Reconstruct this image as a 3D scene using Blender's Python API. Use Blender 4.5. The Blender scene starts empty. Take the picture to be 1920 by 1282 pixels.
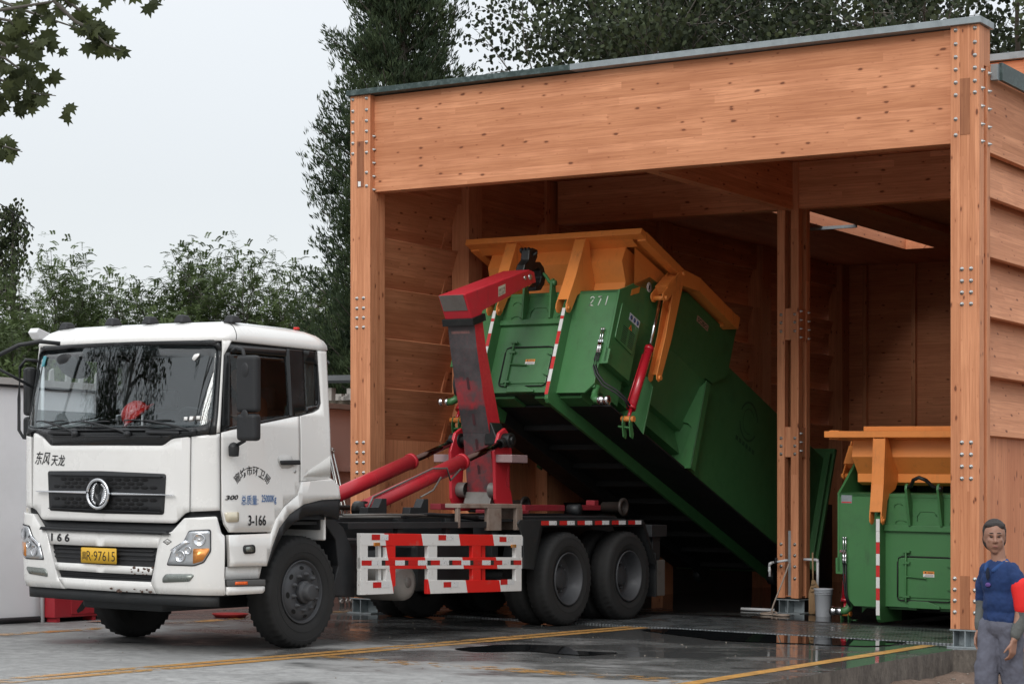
import bpy, bmesh, math, random
from mathutils import Vector, Matrix, noise
random.seed(7)
sc = bpy.context.scene
col = sc.collection
# ---------------------------------------------------------------- camera
cam_d = bpy.data.cameras.new('camera'); cam = bpy.data.objects.new('camera', cam_d); col.objects.link(cam)
cam.location = (0, 0, 1.915); cam.rotation_euler = (math.radians(90), 0, 0)
cam_d.sensor_width = 36; cam_d.lens = 72.06; cam_d.shift_y = 0.0984
cam_d.clip_start = .1; cam_d.clip_end = 2000
sc.camera = cam
# ---------------------------------------------------------------- world: overcast sky
wd = bpy.data.worlds.new('World'); sc.world = wd; wd.use_nodes = True
nt = wd.node_tree; nt.nodes.clear()
def nd(t, **k):
    n = nt.nodes.new(t)
    for a, b in k.items(): setattr(n, a, b)
    return n
sky = nd('ShaderNodeTexSky'); sky.sky_type = 'NISHITA'; sky.sun_disc = False
sky.sun_elevation = math.radians(36); sky.sun_rotation = math.radians(201)
bg1 = nd('ShaderNodeBackground'); bg1.inputs[1].default_value = .015
nt.links.new(sky.outputs[0], bg1.inputs[0])
tc = nd('ShaderNodeTexCoord'); sx = nd('ShaderNodeSeparateXYZ'); nt.links.new(tc.outputs['Generated'], sx.inputs[0])
mr = nd('ShaderNodeMapRange'); mr.inputs[1].default_value = .12; mr.inputs[2].default_value = 1.0
mr.inputs[3].default_value = .80; mr.inputs[4].default_value = 1.55
nt.links.new(sx.outputs[2], mr.inputs[0])
ns = nd('ShaderNodeTexNoise'); ns.inputs['Scale'].default_value = 2.2; ns.inputs['Detail'].default_value = 4
nt.links.new(tc.outputs['Generated'], ns.inputs[0])
mr2 = nd('ShaderNodeMapRange'); mr2.inputs[3].default_value = .965; mr2.inputs[4].default_value = 1.035
nt.links.new(ns.outputs[0], mr2.inputs[0])
mm = nd('ShaderNodeMath', operation='MULTIPLY'); nt.links.new(mr.outputs[0], mm.inputs[0]); nt.links.new(mr2.outputs[0], mm.inputs[1])
bg2 = nd('ShaderNodeBackground'); bg2.inputs[0].default_value = (.945, .975, 1.0, 1)
nt.links.new(mm.outputs[0], bg2.inputs[1])
ad = nd('ShaderNodeAddShader'); nt.links.new(bg1.outputs[0], ad.inputs[0]); nt.links.new(bg2.outputs[0], ad.inputs[1])
ow = nd('ShaderNodeOutputWorld'); nt.links.new(ad.outputs[0], ow.inputs[0])
sun_d = bpy.data.lights.new('sun', 'SUN'); sun_d.energy = 1.3; sun_d.angle = math.radians(26); sun_d.color = (1, .97, .93)
sun = bpy.data.objects.new('sun', sun_d); col.objects.link(sun)
sun.rotation_euler = Vector((.32, .82, -.62)).to_track_quat('-Z', 'Y').to_euler()
sc.view_settings.view_transform = 'Standard'; sc.view_settings.look = 'None'; sc.view_settings.gamma = 1
sc.view_settings.exposure = 0.0
sc.render.engine = 'CYCLES'
sc.cycles.max_bounces = 8; sc.cycles.transparent_max_bounces = 16
# ---------------------------------------------------------------- site frame: u along the shed front, v into the shed (the yard falls gently), w up
OX, OY = -2.0484, 19.2
SC, SS, SK = .8363, .5483, .0283
def W(u, v, w): return Vector((OX + SC*u + SS*v, OY - SS*u + SC*v, w - SK*v))
AX = Matrix(((SC, SS, 0), (-SS, SC, 0), (0, -SK, 1)))
# ---------------------------------------------------------------- mesh builder
class MB:
    def __init__(s): s.v = []; s.f = []; s.sm = []; s.g = []; s.mi = []
    def face(s, idx, sm=False, g=None, mi=0): s.f.append(tuple(idx)); s.sm.append(sm); s.g.append(g); s.mi.append(mi)
    def poly(s, pts, sm=False, mi=0, g=None):
        n = len(s.v); s.v += [tuple(p) for p in pts]; s.face(range(n, n+len(pts)), sm, g, mi); return s
    def hexa(s, P, gaxis=None, mi=0):
        """8 points: 0-3 bottom loop, 4-7 top loop; gaxis (along, stack) -> grain coordinates"""
        n = len(s.v); s.v += [tuple(p) for p in P]
        F = [(0,3,2,1),(4,5,6,7),(0,1,5,4),(1,2,6,5),(2,3,7,6),(3,0,4,7)]
        if gaxis:
            r = [random.uniform(0, 60) for _ in range(3)]
            a = Vector(gaxis[0]).normalized(); b = Vector(gaxis[1]).normalized(); c = a.cross(b)
            gc = [(Vector(p).dot(a)+r[0], Vector(p).dot(b)+r[1], Vector(p).dot(c)+r[2]) for p in P]
        for f in F: s.face([n+i for i in f], False, [gc[i] for i in f] if gaxis else None, mi)
        return s
    def box(s, u0, u1, v0, v1, w0, w1, g=None, mi=0):
        ax = {'u': (1,0,0), 'v': (0,1,0), 'w': (0,0,1)}
        gg = (ax[g[0]], ax[g[1]]) if g else None
        return s.hexa([(u0,v0,w0),(u1,v0,w0),(u1,v1,w0),(u0,v1,w0),(u0,v0,w1),(u1,v0,w1),(u1,v1,w1),(u0,v1,w1)], gg, mi)
    def prism(s, pts, d, mi=0):
        """closed polygon (3D points) swept by vector d"""
        n = len(s.v); k = len(pts); d = Vector(d)
        s.v += [tuple(p) for p in pts]; s.v += [tuple(Vector(p)+d) for p in pts]
        s.face(range(n, n+k), mi=mi); s.face(range(n+2*k-1, n+k-1, -1), mi=mi)
        for i in range(k):
            j = (i+1) % k; s.face((n+j, n+i, n+k+i, n+k+j), mi=mi)
        return s
    def side(s, pts, u, t, mi=0): return s.prism([(u, p[0], p[1]) for p in pts], (t, 0, 0), mi)
    def frnt(s, pts, v, t, mi=0): return s.prism([(p[0], v, p[1]) for p in pts], (0, t, 0), mi)
    def tube(s, path, r, n=10, mi=0, cap=True, r2=None):
        P = [Vector(p) for p in path]; rings = []
        up = Vector((0, 0, 1))
        for i, p in enumerate(P):
            t = (P[min(i+1, len(P)-1)] - P[max(i-1, 0)]).normalized()
            a = t.cross(up)
            if a.length < .05: a = t.cross(Vector((1, 0, 0)))
            a.normalize(); b = a.cross(t)
            rr = r if r2 is None else r + (r2-r)*i/(len(P)-1)
            base = len(s.v)
            for k in range(n):
                th = 2*math.pi*k/n; s.v.append(tuple(p + a*math.cos(th)*rr + b*math.sin(th)*rr))
            rings.append(base)
        for i in range(len(rings)-1):
            for k in range(n):
                j = (k+1) % n; s.face((rings[i]+k, rings[i]+j, rings[i+1]+j, rings[i+1]+k), True, None, mi)
        if cap:
            s.face(range(rings[0]+n-1, rings[0]-1, -1), mi=mi); s.face(range(rings[-1], rings[-1]+n), mi=mi)
        return s
    def lathe(s, c, axis, prof, n=24, mi=0, rf=None):
        """profile [(r, h)] around axis from c"""
        c = Vector(c); ax = Vector(axis).normalized(); a = ax.cross(Vector((0, 0, 1)))
        if a.length < .05: a = ax.cross(Vector((1, 0, 0)))
        a.normalize(); b = ax.cross(a); rings = []
        for q, (r, h) in enumerate(prof):
            base = len(s.v)
            for k in range(n):
                th = 2*math.pi*k/n; rr = rf(q, k, r) if rf else r
                s.v.append(tuple(c + ax*h + a*math.cos(th)*rr + b*math.sin(th)*rr))
            rings.append(base)
        for i in range(len(rings)-1):
            for k in range(n):
                j = (k+1) % n; s.face((rings[i]+j, rings[i]+k, rings[i+1]+k, rings[i+1]+j), True, None, mi)
        return s
    def ball(s, c, r, n=10, m=6, sc3=(1, 1, 1), mi=0):
        prof = [(max(math.sin(math.pi*i/m), .001)*r, -math.cos(math.pi*i/m)*r) for i in range(m+1)]
        k = len(s.v); s.lathe((0, 0, 0), (0, 0, 1), prof, n, mi)
        for i in range(k, len(s.v)):
            p = s.v[i]; s.v[i] = (c[0]+p[0]*sc3[0], c[1]+p[1]*sc3[1], c[2]+p[2]*sc3[2])
        return s
    def xf(s, fn, start=0):
        for i in range(start, len(s.v)): s.v[i] = tuple(fn(*s.v[i]))
        return s
ORG = {}
def link(o, parent, label, cat, group, kind):
    col.objects.link(o)
    if parent is not None: o.parent = parent
    if label: o['label'] = label
    if cat: o['category'] = cat
    if group: o['group'] = group
    if kind: o['kind'] = kind
def thing(name, at, label, cat, group=None):
    o = bpy.data.objects.new(name, None); o.empty_display_size = .3
    w = W(*at); o.location = w; ORG[o.name] = w; link(o, None, label, cat, group, None); return o
def build(name, mb, mats, parent=None, label=None, cat=None, group=None, kind=None, at=None, bevel=0, wcoord=False, seg=2, recalc=True):
    """site-frame mesh -> linked object; origin at `at` (site) or at the parent's origin"""
    if at is not None: org = Vector(at) if wcoord else W(*at)
    elif parent is not None: org = ORG[parent.name]
    else:
        n = len(mb.v); c = [sum(p[i] for p in mb.v)/n for i in (0, 1)] + [min(p[2] for p in mb.v)]
        org = Vector(c) if wcoord else W(*c)
    me = bpy.data.meshes.new(name)
    vs = [Vector(p)-org for p in mb.v] if wcoord else [W(*p)-org for p in mb.v]
    me.from_pydata(vs, [], mb.f)
    me.polygons.foreach_set('use_smooth', mb.sm); me.polygons.foreach_set('material_index', mb.mi)
    if any(g is not None for g in mb.g):
        at_ = me.attributes.new('gc', 'FLOAT_VECTOR', 'CORNER'); dat = []
        for f, g in zip(mb.f, mb.g):
            for i in range(len(f)): dat += list(g[i]) if g is not None else [0, 0, 0]
        at_.data.foreach_set('vector', dat)
    me.update()
    if recalc and not any(g is not None for g in mb.g):
        b = bmesh.new(); b.from_mesh(me); bmesh.ops.recalc_face_normals(b, faces=b.faces); b.to_mesh(me); b.free()
    for m in (mats if isinstance(mats, (list, tuple)) else [mats]): me.materials.append(m)
    o = bpy.data.objects.new(name, me); ORG[o.name] = org
    o.location = org - (ORG[parent.name] if parent is not None else Vector((0, 0, 0)))
    link(o, parent, label, cat, group, kind)
    if bevel:
        m = o.modifiers.new('bevel', 'BEVEL'); m.width = bevel; m.segments = seg; m.limit_method = 'ANGLE'; m.angle_limit = math.radians(35); m.harden_normals = False
    return o
def dup(src, parent, name=None, at=None, label=None):
    o = src.copy(); col.objects.link(o); o.parent = parent
    if at is not None:
        ORG[o.name] = W(*at); o.location = W(*at) - (ORG[parent.name] if parent is not None else Vector((0, 0, 0)))
    else: ORG[o.name] = ORG[src.name]
    if label: o['label'] = label
    return o
# ---------------------------------------------------------------- materials
def C3(c): return (c[0], c[1], c[2], 1)
class NT:
    def __init__(s, name):
        s.m = bpy.data.materials.new(name); s.m.use_nodes = True; s.t = s.m.node_tree; s.t.nodes.clear()
        s.out = s.n('ShaderNodeOutputMaterial'); s.p = s.n('ShaderNodeBsdfPrincipled'); s.l(s.p, 0, s.out, 0)
    def n(s, t, **k):
        x = s.t.nodes.new(t)
        for a, b in k.items():
            if a.startswith('i_'): x.inputs[int(a[2:])].default_value = b
            else: setattr(x, a, b)
        return x
    def l(s, a, ao, b, bi): s.t.links.new(a.outputs[ao], b.inputs[bi])
    def set(s, k, v): s.p.inputs[k].default_value = v
    def coord(s, kind='Object'):
        if kind == 'gc': return s.n('ShaderNodeAttribute', attribute_name='gc'), 'Vector'
        return s.n('ShaderNodeTexCoord'), kind
    def mapn(s, src, so, scale=(1, 1, 1), loc=(0, 0, 0)):
        x = s.n('ShaderNodeMapping'); x.inputs['Scale'].default_value = scale; x.inputs['Location'].default_value = loc
        s.l(src, so, x, 0); return x
    def noise(s, src, so, scale, detail=4, rough=.55, dist=0):
        x = s.n('ShaderNodeTexNoise'); x.inputs['Scale'].default_value = scale; x.inputs['Detail'].default_value = detail
        x.inputs['Roughness'].default_value = rough; x.inputs['Distortion'].default_value = dist
        s.l(src, so, x, 0); return x
    def ramp(s, src, so, a, b, ca=0., cb=1.):
        x = s.n('ShaderNodeMapRange'); x.inputs[1].default_value = a; x.inputs[2].default_value = b
        x.inputs[3].default_value = ca; x.inputs[4].default_value = cb; s.l(src, so, x, 0); return x
    def mix(s, fac, ca, cb, blend='MIX'):
        x = s.n('ShaderNodeMix', data_type='RGBA', blend_type=blend)
        for i, c in ((6, ca), (7, cb)):
            if isinstance(c, tuple) and hasattr(c[0], 'outputs'): s.l(c[0], c[1], x, i)
            else: x.inputs[i].default_value = C3(c)
        if isinstance(fac, (int, float)): x.inputs[0].default_value = fac
        else: s.l(fac[0], fac[1], x, 0)
        return (x, 2)
    def math(s, op, a, b=None):
        x = s.n('ShaderNodeMath', operation=op)
        for i, c in ((0, a), (1, b)):
            if c is None: continue
            if hasattr(c, 'outputs'): c = (c, 0)
            if isinstance(c, tuple): s.l(c[0], c[1], x, i)
            else: x.inputs[i].default_value = c
        return (x, 0)
    def bump(s, h, ho, strength=.2, dist=.01):
        x = s.n('ShaderNodeBump'); x.inputs['Strength'].default_value = strength; x.inputs['Distance'].default_value = dist
        s.l(h, ho, x, 'Height'); s.l(x, 0, s.p, 'Normal'); return x
def paint(name, c, rough=.4, metal=0., dirt=.25, dcol=(.05, .045, .04), dscale=3., coat=0., bump=.04, thr=(.52, .75), spec=.5, streak=0., scol=(.10, .07, .05)):
    k = NT(name); s, o = k.coord()
    n1 = k.noise(s, o, dscale, 6, .65); n2 = k.noise(s, o, dscale*14, 3, .6)
    m = k.ramp(n1, 0, thr[0], thr[1]); m2 = k.ramp(n2, 0, .35, .7, .55, 1.)
    f = k.math('MULTIPLY', (m, 0), (m2, 0)); f = k.math('MULTIPLY', f, dirt)
    var = k.noise(s, o, .8, 2); vr = k.ramp(var, 0, .3, .7, .93, 1.05)
    hs = k.n('ShaderNodeHueSaturation'); hs.inputs['Color'].default_value = C3(c); k.l(vr, 0, hs, 'Value')
    c1 = k.mix(f, (hs, 0), dcol)
    if streak:
        ms = k.mapn(s, o, (7, 7, .8)); s1 = k.noise(ms, 0, 1.6, 7, .75); s2 = k.noise(s, o, 1.7, 3); s3 = k.noise(s, o, 34, 5, .8)
        q = k.math('MULTIPLY', (k.ramp(s1, 0, .55, .72), 0), (k.ramp(s2, 0, .42, .62), 0)); q = k.math('MULTIPLY', q, streak); c1 = k.mix(q, c1, scol)
        q = k.math('MULTIPLY', (k.ramp(s3, 0, .70, .74), 0), (k.ramp(s2, 0, .5, .6), 0)); q = k.math('MULTIPLY', q, min(1, streak*1.6)); c1 = k.mix(q, c1, scol)
    k.l(c1[0], c1[1], k.p, 'Base Color'); k.set('Metallic', metal); k.set('Coat Weight', coat); k.set('Specular IOR Level', spec)
    rr = k.ramp(n1, 0, .3, .75, max(rough-.06, .02), min(rough+.18, 1)); k.l(rr, 0, k.p, 'Roughness')
    if bump: k.bump(n2, 0, bump, .004)
    return k.m
def wood(name, c1=(.56, .238, .115), c2=(.76, .350, .185), dark=(.12, .04, .02), lam=.085, rough=.62, jl=3.1, jit=1.):
    k = NT(name); s, o = k.coord('gc')
    sep = k.n('ShaderNodeSeparateXYZ'); k.l(s, o, sep, 0)
    row = k.math('DIVIDE', (sep, 1), lam); row = k.math('FLOOR', row)
    wn = k.n('ShaderNodeTexWhiteNoise', noise_dimensions='1D'); k.l(row[0], 0, wn, 'W')
    off = k.math('MULTIPLY', (wn, 0), 7.3); al = k.math('ADD', (sep, 0), off); al = k.math('DIVIDE', al, jl); seg = k.math('FLOOR', al)
    cb = k.n('ShaderNodeCombineXYZ'); k.l(row[0], 0, cb, 0); k.l(seg[0], 0, cb, 1)
    w2 = k.n('ShaderNodeTexWhiteNoise', noise_dimensions='2D'); k.l(cb, 0, w2, 0)
    mp = k.mapn(s, o, (1.1, 26, 26)); ad = k.n('ShaderNodeVectorMath', operation='ADD'); k.l(mp, 0, ad, 0)
    cb2 = k.n('ShaderNodeCombineXYZ'); k.l(w2, 0, cb2, 0); sc_ = k.n('ShaderNodeVectorMath', operation='SCALE'); sc_.inputs['Scale'].default_value = 37; k.l(w2, 1, sc_, 0); k.l(sc_, 0, ad, 1)
    gr = k.noise(ad, 0, 1.6, 6, .6, .6)
    base = k.mix((w2, 0), c1, c2)
    soft = k.noise(s, o, 1.3, 3); sf = k.ramp(soft, 0, .35, .7, 0., .55)
    base = k.mix((sf, 0), base, (c1[0]*.86, c1[1]*.8, c1[2]*.8))
    g = k.ramp(gr, 0, .40, .72, 0., .62*jit)
    base = k.mix((g, 0), base, (c1[0]*.62, c1[1]*.5, c1[2]*.45))
    # knots
    kq = k.n('ShaderNodeCombineXYZ'); k.l(sep, 0, kq, 0); k.l(k.math('ADD', (sep, 1), (sep, 2))[0], 0, kq, 1); mk = k.mapn(kq, 0, (3.4, 8.2, 1)); vo = k.n('ShaderNodeTexVoronoi', voronoi_dimensions='2D'); vo.inputs['Scale'].default_value = 1.0; vo.inputs['Randomness'].default_value = 1
    dn = k.noise(s, o, 9, 2); ds = k.n('ShaderNodeVectorMath', operation='SCALE'); ds.inputs['Scale'].default_value = .16; k.l(dn, 1, ds, 0)
    av = k.n('ShaderNodeVectorMath', operation='ADD'); k.l(mk, 0, av, 0); k.l(ds, 0, av, 1); k.l(av, 0, vo, 0)
    kc = k.n('ShaderNodeSeparateColor'); k.l(vo, 1, kc, 0)
    rad = k.ramp(kc, 0, .45, 1., 0., .12); kd = k.math('SUBTRACT', (rad, 0), (vo, 0)); kk = k.ramp(kd[0], 0, 0., .035)
    halo = k.ramp(kd[0], 0, -.07, .0, 0., .5)
    base = k.mix((halo, 0), base, (c1[0]*.7, c1[1]*.55, c1[2]*.5)); kf = k.math('MULTIPLY', (kk, 0), .85)
    base = k.mix(kf, base, dark)
    # thin glue line between lamellas
    fr = k.math('FRACT', k.math('DIVIDE', (sep, 1), lam)); e = k.math('MINIMUM', fr, k.math('SUBTRACT', 1.0, fr)); gl = k.ramp(e[0], 0, 0., .035, .28, 0.)
    base = k.mix((gl, 0), base, (c1[0]*.55, c1[1]*.45, c1[2]*.4))
    k.l(base[0], base[1], k.p, 'Base Color'); k.set('Roughness', rough); k.set('Specular IOR Level', .3)
    k.bump(gr, 0, .12, .004)
    return k.m
M = {}
M['wood'] = wood('timber_larch')
M['wood_old'] = wood('timber_plug', (.30, .12, .06), (.40, .17, .08), lam=.2)
M['wood_wall'] = wood('timber_boards', (.62, .245, .12), (.76, .33, .17), lam=.13, jl=3.4)
M['galv'] = paint('galvanised_steel', (.30, .34, .355), .45, .35, .5, (.13, .15, .16), 9, thr=(.4, .65))
M['green_metal'] = paint('green_black_flashing', (.035, .058, .055), .45, .2, .7, (.17, .22, .22), 11, thr=(.47, .68))
M['bolt'] = paint('bolt_steel', (.55, .56, .55), .3, .9, .2, dscale=30)
M['white'] = paint('white_cab_paint', (.80, .79, .765), .22, 0, .20, (.34, .28, .22), 1.6, coat=.5, bump=.0, thr=(.56, .85), streak=.16, scol=(.30, .24, .18))
M['black_gloss'] = paint('black_gloss', (.012, .013, .014), .18, 0, .1, dscale=3, bump=0)
M['black_plastic'] = paint('black_plastic', (.013, .014, .016), .5, 0, .2, (.05, .048, .046), 4)
M['chassis'] = paint('chassis_grey_black', (.018, .020, .022), .5, .1, .4, (.06, .055, .05), 3)
M['rubber'] = paint('tyre_rubber', (.016, .016, .016), .8, 0, .4, (.045, .043, .04), 4, bump=.12)
M['rim'] = paint('rim_grey', (.055, .057, .062), .55, .2, .5, (.035, .033, .03), 6)
M['red'] = paint('hoist_red', (.50, .022, .035), .38, 0, .35, (.20, .06, .055), 4, coat=.1, streak=.45, scol=(.05, .03, .03))
M['red_plain'] = paint('red_paint', (.62, .02, .015), .4, 0, .2)
M['green'] = paint('container_green', (.055, .185, .062), .42, 0, .45, (.04, .085, .045), 3.4, coat=.1, streak=.42, scol=(.035, .04, .025))
M['orange'] = paint('lid_orange', (.80, .27, .058), .45, 0, .35, (.34, .13, .05), 3, streak=.5, scol=(.16, .07, .035))
M['chrome'] = paint('chrome', (.75, .76, .78), .12, 1, .15, dscale=20, bump=0)
M['grey_metal'] = paint('worn_steel', (.20, .19, .175), .5, .5, .5, (.10, .07, .05), 5)
M['black_hook'] = paint('greasy_black', (.015, .016, .016), .35, .4, .3, (.10, .10, .09), 12)
def glass_mat(name, tint=(.75, .8, .8), refl=1.0):
    k = NT(name); tr = k.n('ShaderNodeBsdfTransparent'); tr.inputs[0].default_value = C3(tint)
    gl = k.n('ShaderNodeBsdfGlossy'); gl.inputs['Roughness'].default_value = .01; gl.inputs[0].default_value = (1, 1, 1, 1)
    lw = k.n('ShaderNodeLayerWeight'); mx = k.n('ShaderNodeMixShader')
    f = k.math('MULTIPLY', k.math('ADD', k.math('MULTIPLY', k.math('POWER', (lw, 1), 5.0), .95), .045), refl); k.l(f[0], 0, mx, 0); k.l(tr, 0, mx, 1); k.l(gl, 0, mx, 2); k.l(mx, 0, k.out, 0); return k.m
M['glass'] = glass_mat('windscreen_glass', (.78, .83, .84), 1.5)
M['glass_dark'] = glass_mat('tinted_glass', (.62, .64, .64), .7)
def stripes_mat(name, colA, colB, axis, period, slant=0, axis2=1, offset=0., duty=.5, attr=None, rough=.4):
    """real paint bands: two colours alternating along an object axis"""
    k = NT(name); s, o = k.coord(); sep = k.n('ShaderNodeSeparateXYZ'); k.l(s, o, sep, 0)
    a = k.math('ADD', (sep, axis), k.math('MULTIPLY', (sep, axis2), slant)); a = k.math('ADD', a, offset)
    f = k.math('FRACT', k.math('DIVIDE', a, period)); g = k.math('GREATER_THAN', f, duty)
    c = k.mix(g, colA, colB); nz = k.noise(s, o, 40, 4); d = k.ramp(nz, 0, .55, .75, 0, .5); c = k.mix((d, 0), c, (.25, .22, .2))
    k.l(c[0], c[1], k.p, 'Base Color'); k.set('Roughness', rough); return k.m
# ================================================================ GROUND
def concrete(name, base, wetbias, scale=.55, yellowish=0):
    k = NT(name); s, o = k.coord()
    n1 = k.noise(s, o, scale, 7, .62); mp = k.mapn(s, o, (.35, .9, 1)); n2 = k.noise(mp, 0, 1.1, 6, .7, .4); n3 = k.noise(s, o, 9, 7, .75); n4 = k.noise(s, o, 160, 2, .7)
    a = k.math('ADD', k.math('MULTIPLY', (n1, 0), .5), k.math('MULTIPLY', (n2, 0), .5))
    a = k.math('ADD', a, k.math('MULTIPLY', k.math('SUBTRACT', (n3, 0), .45), .22))
    # wetter close to the shed, where it is hosed down
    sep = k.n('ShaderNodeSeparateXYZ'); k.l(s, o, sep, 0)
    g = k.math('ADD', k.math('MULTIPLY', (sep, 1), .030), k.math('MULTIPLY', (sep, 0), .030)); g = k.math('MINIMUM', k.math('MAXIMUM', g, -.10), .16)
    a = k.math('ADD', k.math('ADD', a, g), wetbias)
    damp = k.ramp(a[0], 0, .45, .54); pud = k.ramp(a[0], 0, .575, .61)
    dry = k.mix((k.ramp(n3, 0, .34, .60), 0), tuple(c*.52 for c in base), tuple(c*1.12 for c in base))
    dry = k.mix((k.ramp(n2, 0, .36, .60, .7, 0.), 0), dry, tuple(c*.55 for c in base))
    sp = k.ramp(n4, 0, .62, .7, 0., .35); dry = k.mix((sp, 0), dry, tuple(c*.5 for c in base))
    wet = tuple(c*.30 for c in base)
    c = k.mix((damp, 0), dry, wet); c = k.mix((pud, 0), c, tuple(x*.25 for x in base))
    k.l(c[0], c[1], k.p, 'Base Color')
    r = k.ramp(damp, 0, 0, 1, .78, .26); r2 = k.math('MULTIPLY', (pud, 0), -.22); r = k.math('ADD', (r, 0), r2)
    rn = k.ramp(n3, 0, .3, .7, -.05, .08); r = k.math('MAXIMUM', k.math('ADD', r, (rn, 0)), .025); k.l(r[0], 0, k.p, 'Roughness')
    hb = k.math('MULTIPLY', k.math('SUBTRACT', 1.0, (pud, 0)), k.math('ADD', (n3, 0), k.math('MULTIPLY', (n4, 0), .5))); k.bump(hb[0], 0, .35, .006)
    return k.m
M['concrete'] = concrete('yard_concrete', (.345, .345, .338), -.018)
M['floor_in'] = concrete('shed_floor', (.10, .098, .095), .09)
def kerb_mat():
    k = NT('kerb_concrete'); s, o = k.coord(); mp = k.mapn(s, o, (1.8, 1.8, 1.0)); n = k.noise(mp, 0, 2.2, 8, .8, .3); n2 = k.noise(s, o, 12, 6, .7)
    c = k.mix((k.ramp(n, 0, .36, .66), 0), (.05, .04, .034), (.17, .145, .12)); c = k.mix((k.ramp(n2, 0, .6, .72, 0, .6), 0), c, (.24, .21, .18)); k.l(c[0], c[1], k.p, 'Base Color'); k.set('Roughness', .8); k.bump(n2, 0, .6, .02); return k.m
M['kerbface'] = kerb_mat()
def dirt_mat():
    k = NT('bare_soil'); s, o = k.coord(); n = k.noise(s, o, 3, 8, .7); n2 = k.noise(s, o, 40, 4, .7)
    c = k.mix((k.ramp(n, 0, .35, .65), 0), (.10, .065, .045), (.21, .145, .11)); c = k.mix((k.ramp(n2, 0, .6, .75, 0, .5), 0), c, (.30, .24, .2))
    k.l(c[0], c[1], k.p, 'Base Color'); k.set('Roughness', .95); k.bump(n2, 0, .6, .03); return k.m
M['soil'] = dirt_mat()
def grid_sheet(mb, poly_fn, u0, u1, v0, v1, nu, nv, wfn):
    idx = {}
    for i in range(nu+1):
        for j in range(nv+1):
            u = u0+(u1-u0)*i/nu; v = v0+(v1-v0)*j/nv; idx[i, j] = len(mb.v); mb.v.append((u, v, wfn(u, v)))
    for i in range(nu):
        for j in range(nv):
            mb.face((idx[i, j], idx[i+1, j], idx[i+1, j+1], idx[i, j+1]), True)
# wide ground sheet below everything, to the horizon
mb = MB(); mb.poly([(-400, -300, -.32), (400, -300, -.32), (400, 500, -.32), (-400, 500, -.32)])
build('ground', mb, M['soil'], kind='structure', at=(0, 0, -.32))
# raised concrete yard slab (edge = kerb)
edge = [(5.0, -16), (4.99, -.3), (4.86, 2.5), (4.80, 4.35), (4.97, 4.52), (5.6, 4.62), (9.0, 4.62), (9.0, 24), (-16, 24), (-16, -16)]
mb = MB(); n = len(edge)
mb.poly([(u, v, 0) for u, v in edge], mi=0)
for i in range(n):
    a, b = edge[i], edge[(i+1) % n]
    mb.poly([(a[0], a[1], 0), (b[0], b[1], 0), (b[0], b[1], -.6), (a[0], a[1], -.6)], mi=1)
build('concrete_yard', mb, [M['concrete'], M['kerbface']], kind='structure', at=(0, 0, 0), recalc=False)
# soil strip beside the kerb
mb = MB()
def wsoil(u, v):
    p = Vector((u*1.6, v*1.6, 0)); return -.25 + .05*noise.noise(p) + .035*noise.noise(p*3.1) + .02*noise.noise(p*8)+ .03*max(0, 1-abs(u-4.95)*3)
grid_sheet(mb, None, 4.7, 9.5, -5, 8.0, 130, 200, wsoil)
build('soil_strip', mb, M['soil'], kind='structure', at=(5, 0, -.3), recalc=False)
# painted yellow lines, worn
def line_mat(name, wear):
    k = NT(name); s, o = k.coord(); mp = k.mapn(s, o, (1.2, 1.2, 1)); n = k.noise(mp, 0, 5, 8, .75); n2 = k.noise(s, o, 1.1, 4)
    a = k.math('ADD', (n, 0), k.math('MULTIPLY', (n2, 0), .6)); f = k.ramp(a[0], 0, wear, wear+.09)
    c = k.mix((k.ramp(n2, 0, .3, .7), 0), (.66, .32, .075), (.78, .44, .14)); c = k.mix((k.ramp(n, 0, .6, .4, 0, .6), 0), c, (.2, .13, .07))
    k.l(c[0], c[1], k.p, 'Base Color'); k.set('Roughness', .3)
    tr = k.n('ShaderNodeBsdfTransparent'); mx = k.n('ShaderNodeMixShader'); k.l(f, 0, mx, 0); k.l(k.p, 0, mx, 1); k.l(tr, 0, mx, 2); k.l(mx, 0, k.out, 0); return k.m
M['yl_new'] = line_mat('yellow_line_fresh', .97); M['yl_old'] = line_mat('yellow_line_worn', .845); M['yl_worn'] = line_mat('yellow_line_faded', .74)
def strip(mb, pts, wid, w=.004):
    for (a, b) in zip(pts[:-1], pts[1:]):
        d = Vector((b[0]-a[0], b[1]-a[1])).normalized(); nx, ny = -d[1]*wid/2, d[0]*wid/2
        mb.poly([(a[0]-nx, a[1]-ny, w), (b[0]-nx, b[1]-ny, w), (b[0]+nx, b[1]+ny, w), (a[0]+nx, a[1]+ny, w)])
for pts, wid, mt, nm in [([(4.545, -9), (4.56, -.7), (4.40, 4.74)], .15, 'yl_new', 'yellow_line'), ([(.23, -9), (.60, .0), (.78, 4.97)], .13, 'yl_old', 'yellow_line'), ([(.42, -9), (.80, .0), (.97, 4.97)], .14, 'yl_old', 'yellow_line'),
                         ([(-3.06, -9), (-3.05, 0), (-3.16, 6.0)], .22, 'yl_worn', 'yellow_line'), ([(.9, -.72), (4.4, -.50)], .34, 'yl_worn', 'yellow_line'), ([(.2, 14.9), (4.6, 14.9)], .2, 'yl_old', 'yellow_line'), ([(-2.6, 11.5), (.9, 11.9)], .2, 'yl_worn', 'yellow_line')]:
    mb = MB(); strip(mb, pts, wid); build(nm, mb, M[mt], kind='structure', at=(pts[0][0], pts[0][1], .004))
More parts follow.
